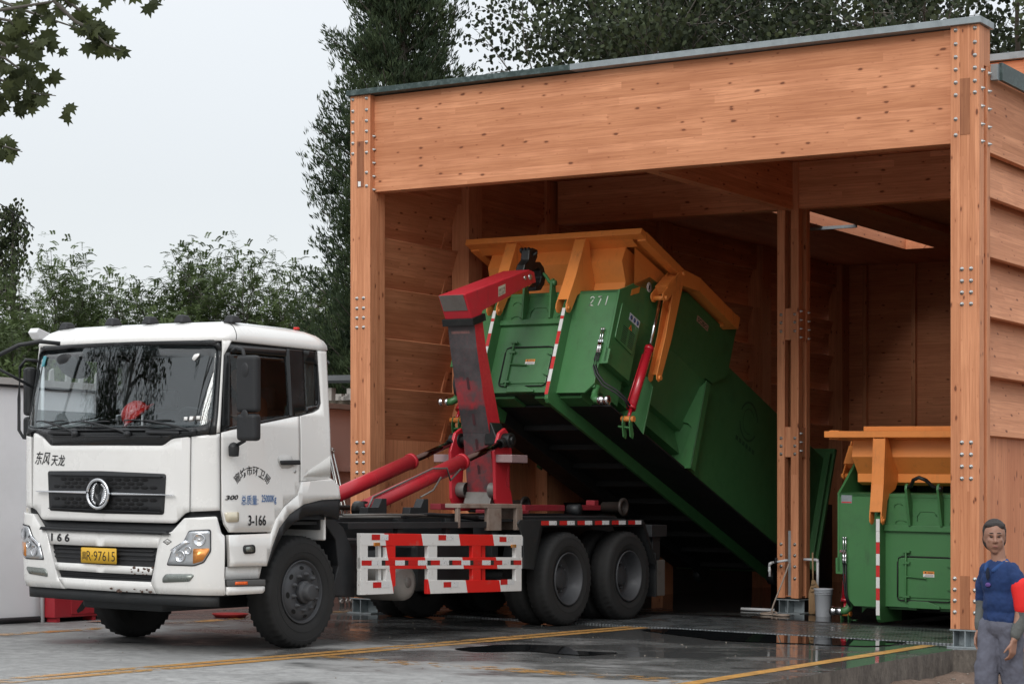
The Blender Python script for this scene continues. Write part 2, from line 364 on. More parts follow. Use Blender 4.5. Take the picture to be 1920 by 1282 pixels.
# chequer plate over the drain in front of the bay, with a puddle along it
def plate_mat():
    k = NT('chequer_plate'); s, o = k.coord()
    rot = k.n('ShaderNodeMapping'); rot.inputs['Rotation'].default_value = (0, 0, math.radians(45)-math.radians(33)); k.l(s, o, rot, 0)
    hs = []
    for r_, off in ((0, 0), (90, .5)):
        m2 = k.n('ShaderNodeMapping'); m2.inputs['Rotation'].default_value = (0, 0, math.radians(r_)); m2.inputs['Scale'].default_value = (27, 62, 1); k.l(rot, 0, m2, 0)
        vo = k.n('ShaderNodeTexVoronoi'); vo.inputs['Randomness'].default_value = 0; vo.inputs['Scale'].default_value = 1; k.l(m2, 0, vo, 0)
        hs.append(k.ramp(vo, 0, .32, .42, 1., 0.))
    h = k.math('MAXIMUM', (hs[0], 0), (hs[1], 0)); n = k.noise(s, o, 2.2, 6, .65)
    c = k.mix((k.ramp(n, 0, .35, .65), 0), (.13, .14, .145), (.06, .07, .075)); c = k.mix(k.math('MULTIPLY', h, .7), c, (.34, .36, .37))
    k.l(c[0], c[1], k.p, 'Base Color'); k.set('Metallic', .6); r = k.ramp(n, 0, .35, .65, .42, .12); k.l(r, 0, k.p, 'Roughness'); k.bump(h[0], 0, .35, .006); return k.m
M['plate'] = plate_mat()
mb = MB()
for i in range(5): mb.box(-2.75+i*1.48, -2.75+i*1.48+1.472, 5.0, 7.15, -.02, .014)
build('chequer_plate_drain_cover', mb, M['plate'], kind='structure', at=(0, 5, 0), bevel=.004)
M['water'] = NT('standing_water').m
w_ = M['water'].node_tree.nodes['Principled BSDF']; w_.inputs['Base Color'].default_value = (.012, .013, .014, 1); w_.inputs['Roughness'].default_value = .015; w_.inputs['IOR'].default_value = 1.45
def blob(name, pts, w=.008, sub=6):
    mb = MB(); out = []
    n = len(pts)
    for i in range(n):
        a, b, c, d = (Vector(pts[(i+q-1) % n]) for q in range(4))
        for t in range(sub):
            t_ = t/sub; p = .5*((2*b)+(-a+c)*t_+(2*a-5*b+4*c-d)*t_*t_+(-a+3*b-3*c+d)*t_**3)
            j = noise.noise(Vector((p[0]*6, p[1]*6, 3)))*.04; out.append((p[0]+j, p[1]+j, w))
    mb.poly(out); return build(name, mb, M['water'], kind='structure', at=(pts[0][0], pts[0][1], w))
blob('puddle', [(1.15, 4.55), (1.5, 4.97), (2.6, 4.97), (3.95, 4.96), (4.1, 4.6), (3.95, 4.1), (3.3, 3.95), (2.6, 3.75), (1.9, 4.1)])
blob('puddle', [(1.25, .9), (1.3, 1.7), (1.8, 1.9), (2.2, 1.5), (2.6, 1.6), (2.5, 1.1), (1.9, 1.15), (1.6, .8)], sub=9)
# dark drain channel and interior floor
mb = MB(); mb.box(-2.62, 4.95, 7.16, 7.42, -.02, .006); build('drain_channel', mb, M['black_plastic'], kind='structure', at=(0, 7.2, 0))
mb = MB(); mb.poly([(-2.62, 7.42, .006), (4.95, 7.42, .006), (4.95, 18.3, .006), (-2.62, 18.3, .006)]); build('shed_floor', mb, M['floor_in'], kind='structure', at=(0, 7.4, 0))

# ================================================================ TIMBER SHED
shed = thing('timber_shed', (1.0, 4.65, 0), 'open-fronted timber shed with deep glulam front beam, bolted posts and slatted sides', 'shed')
WD = M['wood']
bolt_src = [None]
def add_bolts(parent, pts, axis, ln=.028):
    """pts: site points on the face; axis: outward normal"""
    for p in pts:
        key = axis
        if bolt_src[0] is None or key not in bolt_src[0]:
            mb = MB(); a = Vector(axis); c = Vector(p)
            mb.lathe(c, a, [(.001, .004), (.021, .004), (.021, 0)], 12); mb.lathe(c, a, [(.001, .018), (.0145, .018), (.0145, .003)], 6); mb.lathe(c, a, [(.001, ln), (.008, ln), (.0085, .0)], 8)
            o = build('bolt', mb, M['bolt'], parent, at=p)
            bolt_src[0] = bolt_src[0] or {}; bolt_src[0][key] = o
        else: dup(bolt_src[0][key], parent, at=p)
# --- right front post: solid front laminations with a slot in the flank
u0, u1 = 4.655, 4.955
mb = MB()
mb.box(u0, u0+.10, 4.647, 4.78, .185, 6.21, 'wu'); mb.box(u0+.20, u1, 4.647, 4.78, .185, 6.21, 'wu')
mb.box(u0+.10, u0+.20, 4.649, 4.78, .185, 6.21, 'wu'); mb.box(u0, u1, 4.86, 4.955, .185, 5.82, 'wv'); mb.box(u0+.04, u1-.05, 4.78, 4.86, .185, 6.19, 'wu')
mb.box(u0, u1-.002, 4.78, 4.957, 5.82, 6.208, 'wv')
pr = build('post', mb, WD, shed, bevel=.004)
mb = MB(); mb.box(u0+.10, u0+.205, 4.644, 4.66, 5.12, 5.68, 'wu'); build('timber_plug', mb, M['wood_old'], pr)
mb = MB(); mb.box(u0+.10, u0+.20, 4.644, 4.66, .188, .72, 'wu'); build('timber_plug', mb, M['wood_old'], pr)
Z = lambda y: 0
rows = [6.205, 6.02, 5.90, 5.785, 5.665, 5.545]
add_bolts(pr, [(u0+.055, 4.647, w) for w in [6.17, 6.03, 5.90, 5.775, 5.645, 5.52, 5.28, 5.12]]+[(u0+.255, 4.647, w) for w in [6.17, 6.03, 5.90, 5.775, 5.645, 5.53]], (0, -1, 0))
add_bolts(pr, [(u0+.12, 4.647, w) for w in [3.78, 3.66, 3.545, 3.43, 2.05, 1.93, 1.81, 1.69]]+[(u0+.215, 4.647, w) for w in [3.78, 3.66, 3.545, 3.43, 2.05, 1.93, 1.81, 1.69]], (0, -1, 0))
add_bolts(pr, [(u0+.045, 4.647, w) for w in [.69, .58, .47, .355]]+[(u0+.255, 4.647, w) for w in [.69, .58, .47, .355]], (0, -1, 0))
add_bolts(pr, [(u1, 4.72, w) for w in [5.76, 5.58, 5.40, 5.22, 5.05]]+[(u1, 4.915, w) for w in [5.76, 5.58, 5.40, 5.22, 5.05]], (1, 0, 0), .032)
def foot(u0, u1, v0, v1, parent):
    mb = MB(); mb.box(u0-.01, u1+.01, v0-.005, v1+.01, .17, .184); mb.box(u0-.03, u1+.03, v0-.03, v1+.03, .0, .014)
    mb.box(u0+.02, u0+.03, v0+.01, v1-.01, .014, .17); mb.box((u0+u1)/2-.006, (u0+u1)/2+.006, v0, v1, .014, .17); mb.box(u0, u1, (v0+v1)/2, (v0+v1)/2+.012, .014, .17)
    build('steel_foot', mb, M['galv'], parent, bevel=.002)
foot(u0, u1, 4.65, 4.95, pr)
# --- left front post
u0, u1 = -2.925, -2.627
mb = MB(); mb.box(u0, u0+.10, 4.647, 4.78, .185, 6.21, 'wu'); mb.box(u0+.20, u1, 4.647, 4.78, .185, 6.21, 'wu'); mb.box(u0+.10, u0+.20, 4.649, 4.78, .185, 6.21, 'wu')
mb.box(u0, u1, 4.78, 4.944, .185, 6.208, 'wv')
pl = build('post', mb, WD, shed, bevel=.004)
mb = MB(); mb.box(u0+.10, u0+.20, 4.644, 4.66, 5.11, 5.66, 'wu'); build('timber_plug', mb, M['wood_old'], pl)
mb = MB(); mb.box(u0+.12, u0+.16, 4.640, 4.643, 5.12, 5.18); build('tag', mb, M['white'], pl)
add_bolts(pl, [(u0+.04, 4.647, w) for w in [6.17, 6.03, 5.90, 5.775, 5.645, 5.52]]+[(u0+.245, 4.647, w) for w in [6.17, 6.03, 5.90, 5.775, 5.645, 5.52, 5.28, 5.12]], (0, -1, 0))
add_bolts(pl, [(u0+.10, 4.647, w) for w in [3.78, 3.66, 3.545, 3.43, 2.05, 1.93, 1.81, 1.69]]+[(u0+.20, 4.647, w) for w in [3.78, 3.66, 3.545, 3.43, 2.05, 1.93, 1.81, 1.69]], (0, -1, 0))
add_bolts(pl, [(u1, 4.715, w) for w in [5.72, 5.56, 5.40, 5.24, 5.08]], (1, 0, 0))
foot(u0, u1, 4.65, 4.94, pl)
# --- front beam
mb = MB(); mb.box(-2.627, 4.655, 4.73, 4.90, 5.055, 6.20, 'uw'); fb = build('front_beam', mb, WD, shed, bevel=.004)
# cap flashing: left darker patina, right galvanised
def cap(u0, u1, v0, v1, w0, w1, mat):
    mb = MB(); mb.box(u0, u1, v0, v1, w0, w1); return build('roof_flashing', mb, mat, shed, bevel=.003)
cap(-2.955, .20, 4.60, 4.99, 6.212, 6.277, M['green_metal']); cap(.202, 4.985, 4.602, 4.99, 6.212, 6.279, M['galv'])
mb = MB(); mb.box(-2.72, -2.68, 9.2, 18.2, .0, 1.35); build('shade_panel', mb, M['chassis'], shed)  # added dark panel, stands in for deep shade low on the left wall
mb = MB(); mb.box(-2.68, 4.7, 18.1, 18.19, .0, 1.0); build('shade_panel', mb, M['chassis'], shed)  # matching dark panel along the back wall foot, shade put into colour
# --- middle post: four studs with packers
def stud_post(u0, u1, v0, v1, w0, w1, packs, parent=shed):
    mb = MB(); a = (u1-u0)*.36; b = (v1-v0)*.32
    for (x0, x1) in ((u0, u0+a), (u1-a, u1)):
        for (y0, y1) in ((v0, v0+b), (v1-b, v1)): mb.box(x0, x1, y0, y1, w0, w1, 'wu')
    for (p0, p1) in packs: mb.box(u0+a, u1-a, v0+.01, v1-.01, p0, p1, 'wu'); mb.box(u0+.01, u1-.01, v0+b, v1-b, p0, p1, 'wu')
    return build('post', mb, WD, parent, bevel=.004)
pm = stud_post(.803, 1.10, 8.64, 8.98, .20, 5.70, [(.22, .23), (3.46, 3.86), (1.98, 2.36), (5.1, 5.68)])
add_bolts(pm, [(.86, 8.64, w) for w in [3.78, 3.68, 3.57, 2.22, 2.12, 2.02, .88, .74, .60]]+[(1.05, 8.64, w) for w in [3.78, 3.68, 3.57, 2.22, 2.12, 2.02, .88, .74, .60, .45]], (0, -1, 0))
add_bolts(pm, [(1.10, 8.70, w) for w in [3.82, 3.71, 3.60, 3.49, 2.28, 2.17, 2.06]]+[(1.10, 8.93, w) for w in [3.82, 3.71, 3.60, 3.49]], (1, 0, 0))
foot(.803, 1.10, 8.64, 8.98, pm)
mb = MB(); mb.box(.93, .98, 8.70, 8.90, .2, 1.05); build('steel_fin', mb, M['galv'], pm)
# --- inner posts along both flanks
for (v_, uu) in [(6.53, -2.63), (8.5, -2.70), (11.6, -2.63), (14.9, -2.63), (18.0, -2.63), (8.6, 4.66), (11.6, 4.66), (14.9, 4.66), (18.0, 4.66)]:
    a, b = (uu-.12, uu+.14) if uu < 0 else (uu, uu+.29)
    mb = MB(); mb.box(a, b, v_, v_+.31, .0, 5.70, 'wu'); build('post', mb, WD, shed, bevel=.004)
# --- inner beams
def beam(u0, u1, v0, v1, w0, w1, g):
    mb = MB(); mb.box(u0, u1, v0, v1, w0, w1, g); return build('beam', mb, WD, shed, bevel=.004)
beam(-2.49, .94, 8.66, 8.84, 5.115, 5.70, 'uw'); beam(.96, 4.66, 8.66, 8.84, 5.115, 5.70, 'uw')
beam(.86, 1.02, 4.90, 8.64, 5.10, 5.70, 'vw'); beam(-2.76, -2.60, 4.944, 18.2, 5.13, 5.70, 'vw'); beam(4.70, 4.85, 4.96, 18.2, 5.13, 5.70, 'vw')
beam(.86, 1.02, 8.98, 18.2, 5.40, 5.51, 'vw'); 
# --- flanks: overlapping tilted boards above a boarded plinth
def louvre(u_in, sgn, v0, v1, wb, hgt=.68, out=.20, t=.045):
    mb = MB(); a = (u_in+sgn*out, wb); b = (u_in, wb+hgt)
    d = Vector((b[0]-a[0], b[1]-a[1])).normalized(); nx = Vector((-d[1], d[0]))*t*(-sgn if sgn > 0 else 1)
    if nx[0]*sgn > 0: nx = -nx
    P = []
    for (x, y) in (a, (a[0]+nx[0], a[1]+nx[1])):
        pass
    q = [a, (a[0]+nx[0], a[1]+nx[1]), (b[0]+nx[0], b[1]+nx[1]), b]
    mb.hexa([(q[0][0], v0, q[0][1]), (q[0][0], v1, q[0][1]), (q[1][0], v1, q[1][1]), (q[1][0], v0, q[1][1]), (q[3][0], v0, q[3][1]), (q[3][0], v1, q[3][1]), (q[2][0], v1, q[2][1]), (q[2][0], v0, q[2][1])], ((0, 1, 0), (d[0], 0, d[1])))
    return build('louvre_board', mb, WD, shed, bevel=.003)
bays = [(4.97, 6.50), (6.86, 8.48), (8.83, 11.58), (11.93, 14.88), (15.2, 18.0)]
bays = [(4.97, 6.70), (6.705, 8.65), (8.655, 11.75), (11.755, 15.05), (15.055, 18.3)]
for (a, b) in bays:
    for k in range(6):
        louvre(-2.70, -1, a, b, 2.10+.605*k-.07, .70, .24)
for (a, b) in [(4.99, 8.70), (8.705, 11.75), (11.755, 15.05), (15.055, 18.3)]:
    for k in range(5): louvre(4.77, 1, a, b, 2.13+.60*k, .66, .17)
for v_ in (5.9, 7.6): pass
def batten(u, v, w0, w1, du): 
    mb = MB(); mb.hexa([(u-.02, v, w0), (u+.03, v, w0), (u+.03, v+.07, w0), (u-.02, v+.07, w0), (u-.02+du, v, w1), (u+.03+du, v, w1), (u+.03+du, v+.07, w1), (u-.02+du, v+.07, w1)], ((0, 0, 1), (1, 0, 0))); return mb
for v_ in (6.42, 8.40):
    for k in range(6):
        build('louvre_batten', batten(-2.89, v_, 2.05+.605*k, 2.68+.605*k, .17), WD, shed, bevel=.002)
for k in range(1): pass
mb = MB(); mb.box(-2.80, -2.74, 4.97, 18.3, .0, 2.10, 'wv'); build('wall_boards', mb, M['wood_wall'], shed)
mb = MB(); mb.box(4.80, 4.86, 4.97, 18.1, .02, 2.12, 'wv'); build('wall_boards', mb, M['wood_wall'], shed)
# back wall: horizontal boards and studs
mb = MB(); mb.box(-2.75, 4.9, 18.3, 18.36, .0, 5.7, 'uw'); build('back_wall', mb, M['wood_wall'], shed)
for u_ in (-2.2, -1.3, -.6, -.2, .5, 1.4, 2.2, 3.1, 4.0): 
    mb = MB(); mb.box(u_, u_+.07, 18.2, 18.297, .0, 5.5, 'wu'); build('wall_stud', mb, WD, shed)
# roof: front bay slab and rear bays with a long rooflight slot
mb = MB(); mb.box(-2.9, 4.90, 4.93, 9.20, 5.705, 5.79, 'vu'); build('roof_deck', mb, M['wood_wall'], shed)
for (a, b, c, d) in [(-2.9, -.66, 8.86, 18.4), (-.16, 4.90, 8.86, 18.4), (-.66, -.16, 8.86, 10.4), (-.66, -.16, 16.4, 18.4)]:
    mb = MB(); mb.box(a, b, c, d, 5.52, 5.702, 'vu'); build('roof_deck', mb, M['wood_wall'], shed)
for v_ in (11.0, 13.2):
    mb = MB(); mb.box(-.95, -.12, v_, v_+.04, 5.47, 5.515); build('rooflight_bar', mb, M['galv'], shed)
# galvanised hangers under the front beam
for u_ in (.05, 3.0, 3.9):
    mb = MB(); mb.box(u_, u_+.04, 5.2, 6.4, 5.62, 5.68); build('roof_hanger', mb, M['galv'], shed)
# outer lean-to edge and the taller second roof seen past the right post
cap(4.957, 5.03, 4.955, 5.02, 5.70, 5.86, M['galv'])
cap(2.6, 9.0, 8.60, 8.9, 6.70, 6.78, M['galv'])
mb = MB(); mb.box(2.6, 4.02, 8.66, 8.80, 6.21, 6.69, 'uw'); build('second_roof_beam', mb, WD, shed, bevel=.004)
mb = MB(); mb.box(4.02, 4.36, 8.63, 8.95, 6.15, 6.69, 'wu'); ps = build('post', mb, WD, shed, bevel=.004); add_bolts(ps, [(4.07, 8.63, w) for w in (6.62, 6.50, 6.38)], (0, -1, 0))
mb = MB(); mb.box(5.02, 5.06, 5.02, 12.0, 5.70, 5.88); build('roof_flashing', mb, M['green_metal'], shed, bevel=.003)
mb = MB(); mb.box(4.86, 4.94, 4.97, 12.0, 4.98, 5.74, 'vw'); build('side_beam', mb, WD, shed, bevel=.003)
# ================================================================ HOOKLIFT TRUCK
UC = -1.04
truck = thing('hooklift_truck', (UC, 2.6, 0), 'white cab-over hooklift truck with red lifting arm raised at the shed opening', 'truck')
def cabS(s, w, off=0.0):
    t = min(max((w-1.95)/.83, 0), 1)
    hw = 1.24-.05*t; vf = -1.44+.21*t; a = .30; vc = -1.05; Lc = .455
    sg = 1 if s >= 0 else -1; x = abs(s); h0 = hw-a; s0 = .94; v0 = vf+.08
    if x <= s0: k = x/s0; uu = h0*k; v = vf+.08*k*k; n = (.17*k, -1)
    elif x <= s0+Lc:
        th = (x-s0)/Lc*math.pi/2; b = vc-v0; uu = h0+a*math.sin(th); v = v0+b*(1-math.cos(th)); n = (math.sin(th)*b, -math.cos(th)*a)
    else: uu = hw; v = vc+(x-s0-Lc)/1.38*(.30-vc); n = (1, 0)
    L = math.hypot(*n); return (UC+sg*(uu+off*n[0]/L), v+off*n[1]/L, w)
def surf(mb, pts, off, th=.012, mi=0, bulge=None, step=.06):
    """polygon given on the cab skin (s, w) -> thin solid following the skin"""
    b = bmesh.new(); vs = [b.verts.new((p[0], 0, p[1])) for p in pts]; b.faces.new(vs)
    lo = min(p[0] for p in pts); hi = max(p[0] for p in pts); k = math.ceil(lo/step)
    while k*step < hi:
        bmesh.ops.bisect_plane(b, geom=b.verts[:]+b.edges[:]+b.faces[:], plane_co=(k*step, 0, 0), plane_no=(1, 0, 0)); k += 1
    lo = min(p[1] for p in pts); hi = max(p[1] for p in pts); k = math.ceil(lo/.12)
    while k*.12 < hi and hi-lo > .3:
        bmesh.ops.bisect_plane(b, geom=b.verts[:]+b.edges[:]+b.faces[:], plane_co=(0, 0, k*.12), plane_no=(0, 0, 1)); k += 1
    b.verts.index_update(); n = len(mb.v); m = len(b.verts)
    ex = (lambda s, w: 0) if bulge is None else bulge
    for v in b.verts: mb.v.append(cabS(v.co.x, v.co.z, off+ex(v.co.x, v.co.z)))
    for v in b.verts: mb.v.append(cabS(v.co.x, v.co.z, off-th))
    for f in b.faces:
        ix = [v.index for v in f.verts]; mb.face([n+i for i in ix], True, None, mi); mb.face([n+m+i for i in reversed(ix)], True, None, mi)
    for e in b.edges:
        if len(e.link_faces) == 1: i, j = e.verts[0].index, e.verts[1].index; mb.face((n+i, n+j, n+m+j, n+m+i), False, None, mi)
    b.free(); return mb
def sp(name, pts, mat, off=0, th=.012, parent=truck, label=None, bulge=None):
    return build(name, surf(MB(), pts, off, th, bulge=bulge), mat, parent, label=label)
def mir(pts): return [(-a, b) for a, b in reversed(pts)]
def rnd(pts, r=.03, n=4):
    """round the corners of a polygon"""
    out = []
    for i in range(len(pts)):
        p0, p, p1 = Vector(pts[i-1]), Vector(pts[i]), Vector(pts[(i+1) % len(pts)])
        a = p0-p; c = p1-p; ra = min(r, a.length*.45); rc = min(r, c.length*.45); A = p+a.normalized()*ra; B = p+c.normalized()*rc
        for k in range(n+1):
            t = k/n; q = A*(1-t)**2+p*2*t*(1-t)+B*t*t; out.append((q[0], q[1]))
    return out
CW = M['white']; BG = M['black_gloss']; BP = M['black_plastic']
# front panel, corners, pillars, doors
FP = [(-.96, 1.975), (-.80, 1.918), (-.70, 1.85), (.70, 1.85), (.80, 1.912), (.985, 1.93), (.975, 1.268), (.924, 1.255), (.823, 1.164), (-.823, 1.164), (-.924, 1.255), (-.975, 1.268)]
sp('front_panel', rnd(FP, .03), CW, .006, .02)
CO = [(.997, 1.930), (1.236, 1.962), (1.236, 1.285), (.987, 1.270)]
for q in (CO, mir(CO)): sp('corner_panel', q, CW, .006, .02)
AP = [(1.215, 2.80), (1.40, 2.80), (1.315, 2.735), (1.246, 2.66), (1.236, 1.972), (1.203, 1.965), (1.213, 2.117), (1.222, 2.705)]
for q in (AP, mir(AP)): sp('pillar', q, CW, .008, .03)
DR = [(1.250, 1.972), (1.346, 1.997), (2.207, 2.142), (2.312, 2.156), (2.300, 1.549), (2.270, 1.442), (2.062, 1.325), (1.946, 1.212), (1.875, 1.092), (1.326, 1.092), (1.278, 1.159), (1.250, 1.284)]
crease = lambda s, w: .010*min(1, max(0, (1.515+.03*(s-1.3)-w)/.02)) if abs(s) > 1.2 else 0
doors = []
for q in (DR, mir(DR)): doors.append(sp('door', q, CW, .006, .025, bulge=lambda s, w: crease(abs(s), w)))
RP = [(2.326, 2.158), (2.531, 2.199), (2.625, 2.235), (2.655, 2.288), (2.640, 2.785), (2.775, 2.785), (2.775, 1.585), (2.322, 1.556)]
for q in (RP, mir(RP)): sp('rear_side_panel', q, CW, .006, .025)
# side intake crease panel
IV = [(2.36, 1.60), (2.45, 1.66), (2.77, 1.80), (2.77, 1.60)]
for q in (IV, mir(IV)): sp('rear_corner_vent', q, paint('white_cab_shade', (.62, .61, .58), .35), .010, .006)
# black window surrounds and glass
BS = [(1.255, 2.690), (1.300, 2.745), (1.36, 2.762), (2.294, 2.776), (2.632, 2.776), (2.647, 2.290), (2.62, 2.243), (2.531, 2.206), (2.32, 2.165), (1.345, 2.004), (1.258, 1.985), (1.250, 2.529)]
W1 = rnd([(1.350, 2.690), (2.160, 2.706), (2.180, 2.158), (1.330, 2.022)], .05)
W2 = rnd([(2.42, 2.660), (2.625, 2.670), (2.610, 2.272), (2.425, 2.245)], .05)
def ring(mb, outer, hole, off, th): # surround as separate bands round a hole (quads between resampled loops)
    pass
for sg in (1, -1):
    f = (lambda l: l) if sg == 1 else mir
    # surround built from strips so the window stays open
    mb = MB()
    for st in ([(1.250, 2.692), (1.300, 2.745), (1.36, 2.762), (2.18, 2.774), (2.17, 2.700), (1.350, 2.690)], [(1.255, 2.690), (1.352, 2.688), (1.330, 2.020), (1.258, 1.988), (1.250, 2.529)],
               [(1.258, 1.985), (1.330, 2.024), (2.180, 2.160), (2.19, 2.145), (1.345, 2.002)], [(2.16, 2.700), (2.18, 2.774), (2.43, 2.776), (2.42, 2.186), (2.19, 2.146), (2.176, 2.16)],
               [(2.42, 2.776), (2.632, 2.776), (2.647, 2.290), (2.62, 2.243), (2.531, 2.206), (2.42, 2.187), (2.425, 2.247), (2.60, 2.27), (2.62, 2.31), (2.625, 2.655), (2.44, 2.662), (2.425, 2.66)]):
        surf(mb, f(st), .004, .02)
    sw_ = build('window_surround', mb, BG, truck)
    d = sp('side_window', f(W1) if sg == 1 else f(rnd([(1.350, 2.2), (2.160, 2.2), (2.180, 2.158), (1.330, 2.022)], .02)), M['glass_dark'], -.006, .004)
    d = sp('rear_quarter_window', f(W2), M['glass_dark'], -.006, .004)
# windscreen surround: top, sides, cowl
mb = MB()
WT = [(-1.012, 2.802), (0, 2.800), (1.10, 2.795), (1.165, 2.77), (1.205, 2.70), (1.17, 2.70), (1.10, 2.748), (0, 2.772), (-1.10, 2.748), (-1.17, 2.70), (-1.205, 2.70), (-1.165, 2.77)]
surf(mb, [(-1.215, 2.70), (-1.19, 2.765), (-1.11, 2.80), (0, 2.805), (1.11, 2.80), (1.19, 2.765), (1.215, 2.70), (1.175, 2.70), (1.15, 2.735), (1.09, 2.752), (0, 2.772), (-1.09, 2.752), (-1.15, 2.735), (-1.175, 2.70)], .010, .03)
for q in ([(1.175, 2.702), (1.218, 2.702), (1.205, 1.955), (1.15, 1.948), (1.17, 2.12)], ): surf(mb, q, .010, .03); surf(mb, mir(q), .010, .03)
surf(mb, [(-1.15, 1.950), (-1.16, 2.10), (-1.13, 2.055), (-1.05, 2.02), (-.95, 2.01), (.95, 2.01), (1.05, 2.02), (1.13, 2.055), (1.16, 2.10), (1.15, 1.950), (.99, 1.940), (.80, 1.922), (.70, 1.858), (-.70, 1.858), (-.80, 1.928), (-.95, 1.985)], .008, .03)
build('windscreen_surround', mb, BG, truck)
WG = rnd([(-1.165, 2.74), (0, 2.775), (1.165, 2.74), (1.168, 2.02), (0, 2.0), (-1.168, 2.02)], .05)
ws = sp('windscreen', WG, M['glass'], .0, .005)
# cowl relief lines
mb = MB(); surf(mb, [(-.68, 1.925), (.68, 1.925), (.68, 1.935), (-.68, 1.935)], .022, .02); surf(mb, [(-.70, 1.985), (1.0, 1.985), (1.0, 1.993), (-.70, 1.993)], .022, .02); build('cowl_trim', mb, BP, truck)
for s_ in (-.72, .52):
    sp('cowl_handle', rnd([(s_, 1.955), (s_+.36, 1.95), (s_+.36, 1.98), (s_, 1.985)], .012), M['black_plastic'], .03, .03)
# stickers on the glass
for i, (a, b) in enumerate([(.90, 2.075), (.96, 2.08), (1.025, 2.083)]): sp('sticker', [(a, b), (a+.035, b), (a+.035, b+.032), (a, b+.032)], M['white'], .012, .004, ws)
sp('sticker', [(-1.08, 2.60), (-1.03, 2.60), (-1.03, 2.70), (-1.08, 2.70)], paint('teal_sticker', (.05, .25, .30), .4), .012, .004, ws)
sp('sticker', rnd([(.93, 2.61), (.98, 2.66), (.975, 2.68), (.92, 2.67), (.90, 2.63)], .01), M['white'], .012, .004, ws)
# roof
def cab_loop(w, ins, insf=None, insr=None):
    """closed loop of the cab plan at height w, inset"""
    insf = ins if insf is None else insf; insr = ins if insr is None else insr; out = []
    N = 44
    for i in range(N+1):
        s = -2.775+5.55*i/N; u, v, _ = cabS(s, min(w, 2.78), 0)
        out.append([u, v])
    cx, cv = UC, -.45; res = []
    for u, v in out:
        uu = cx+(u-cx)*(1-ins/1.19); vv = v
        vv = -1.15 + (v+1.15)*((1.45-insr-insf)/1.45)+insf if v > -1.3 else v+insf
        res.append((uu, vv, w))
    rb = [(res[-1][0]-.06, res[-1][1]+.035, w), (UC+.6, res[-1][1]+.05, w), (UC-.6, res[-1][1]+.05, w), (res[0][0]+.06, res[0][1]+.035, w)]
    return res+rb
loops = [cab_loop(2.787, 0, 0, 0), cab_loop(2.80, -.012, -.012, -.01), cab_loop(2.84, -.008, .004, -.005), cab_loop(2.88, .012, .035, .02), cab_loop(2.925, .05, .085, .09), cab_loop(2.96, .11, .16, .20), cab_loop(2.985, .20, .27, .34), cab_loop(3.0, .36, .42, .5), cab_loop(3.008, .6, .6, .65)]
mb = MB(); base = []
for L in loops: base.append(len(mb.v)); mb.v += L
nL = len(loops[0])
for i in range(len(loops)-1):
    for k in range(nL): j = (k+1) % nL; mb.face((base[i]+k, base[i]+j, base[i+1]+j, base[i+1]+k), True)
mb.face([base[-1]+k for k in range(nL)], True)
mb.face([base[0]+k for k in reversed(range(nL))], False)
roof = build('cab_roof', mb, CW, truck)
for s_ in (1.31, -1.31):   # roof seam
    mb = MB(); sg = 1 if s_ > 0 else -1
    path = []
    for w, i_, f_ in ((2.80, -.012, -.012), (2.84, -.008, .004), (2.88, .012, .035), (2.925, .05, .085), (2.96, .11, .16), (2.985, .20, .27), (3.0, .36, .42)):
        path.append((UC+sg*((1.19)*(1-i_/1.19)+.001), -1.00+.06*(w-2.8)/.2, w+.002))
    build('roof_seam', mb.tube(path, .003, 6), BP, roof)
for k, u_ in enumerate((-2.05, -1.42, -.95, -.55, .02)):
    v_ = -.93 + (.03 if abs(u_-UC) > .8 else 0); wt = 2.992 - (.02 if abs(u_-UC) > .9 else 0)
    mb = MB(); mb.hexa([(u_-.06, v_-.06, wt-.01), (u_+.06, v_-.06, wt-.01), (u_+.06, v_+.09, wt), (u_-.06, v_+.09, wt), (u_-.038, v_-.03, wt+.065), (u_+.038, v_-.03, wt+.065), (u_+.038, v_+.06, wt+.065), (u_-.038, v_+.06, wt+.065)])
    mk_ = build('roof_marker_lamp', mb, M['black_plastic'], roof, bevel=.018, seg=3)
mb = MB(); mb.box(-.02, .03, .02, .06, 2.975, 3.0); build('red_roof_lamp', mb, M['red_plain'], roof, bevel=.008)
# rear wall, floor and lining
mb = MB(); mb.box(UC-1.17, UC+1.17, .30, .335, 1.0, 2.79); build('cab_rear_wall', mb, CW, truck, bevel=.02)
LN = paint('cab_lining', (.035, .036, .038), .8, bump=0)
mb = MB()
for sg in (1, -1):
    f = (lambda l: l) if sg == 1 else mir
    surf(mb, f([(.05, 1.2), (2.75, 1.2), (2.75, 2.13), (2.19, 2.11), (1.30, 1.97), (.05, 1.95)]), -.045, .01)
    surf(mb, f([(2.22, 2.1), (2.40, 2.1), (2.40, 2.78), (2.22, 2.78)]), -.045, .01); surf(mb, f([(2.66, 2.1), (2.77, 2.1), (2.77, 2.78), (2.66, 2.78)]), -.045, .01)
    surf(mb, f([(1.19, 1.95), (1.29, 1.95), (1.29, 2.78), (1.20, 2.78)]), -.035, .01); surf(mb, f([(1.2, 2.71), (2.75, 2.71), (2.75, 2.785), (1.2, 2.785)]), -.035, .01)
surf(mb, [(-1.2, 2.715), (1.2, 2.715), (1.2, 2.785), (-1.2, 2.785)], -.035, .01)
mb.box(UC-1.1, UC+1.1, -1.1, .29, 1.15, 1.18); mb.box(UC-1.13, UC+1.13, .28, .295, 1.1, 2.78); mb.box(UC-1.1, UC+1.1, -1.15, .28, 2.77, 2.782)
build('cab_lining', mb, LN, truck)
mb = MB()   # dashboard
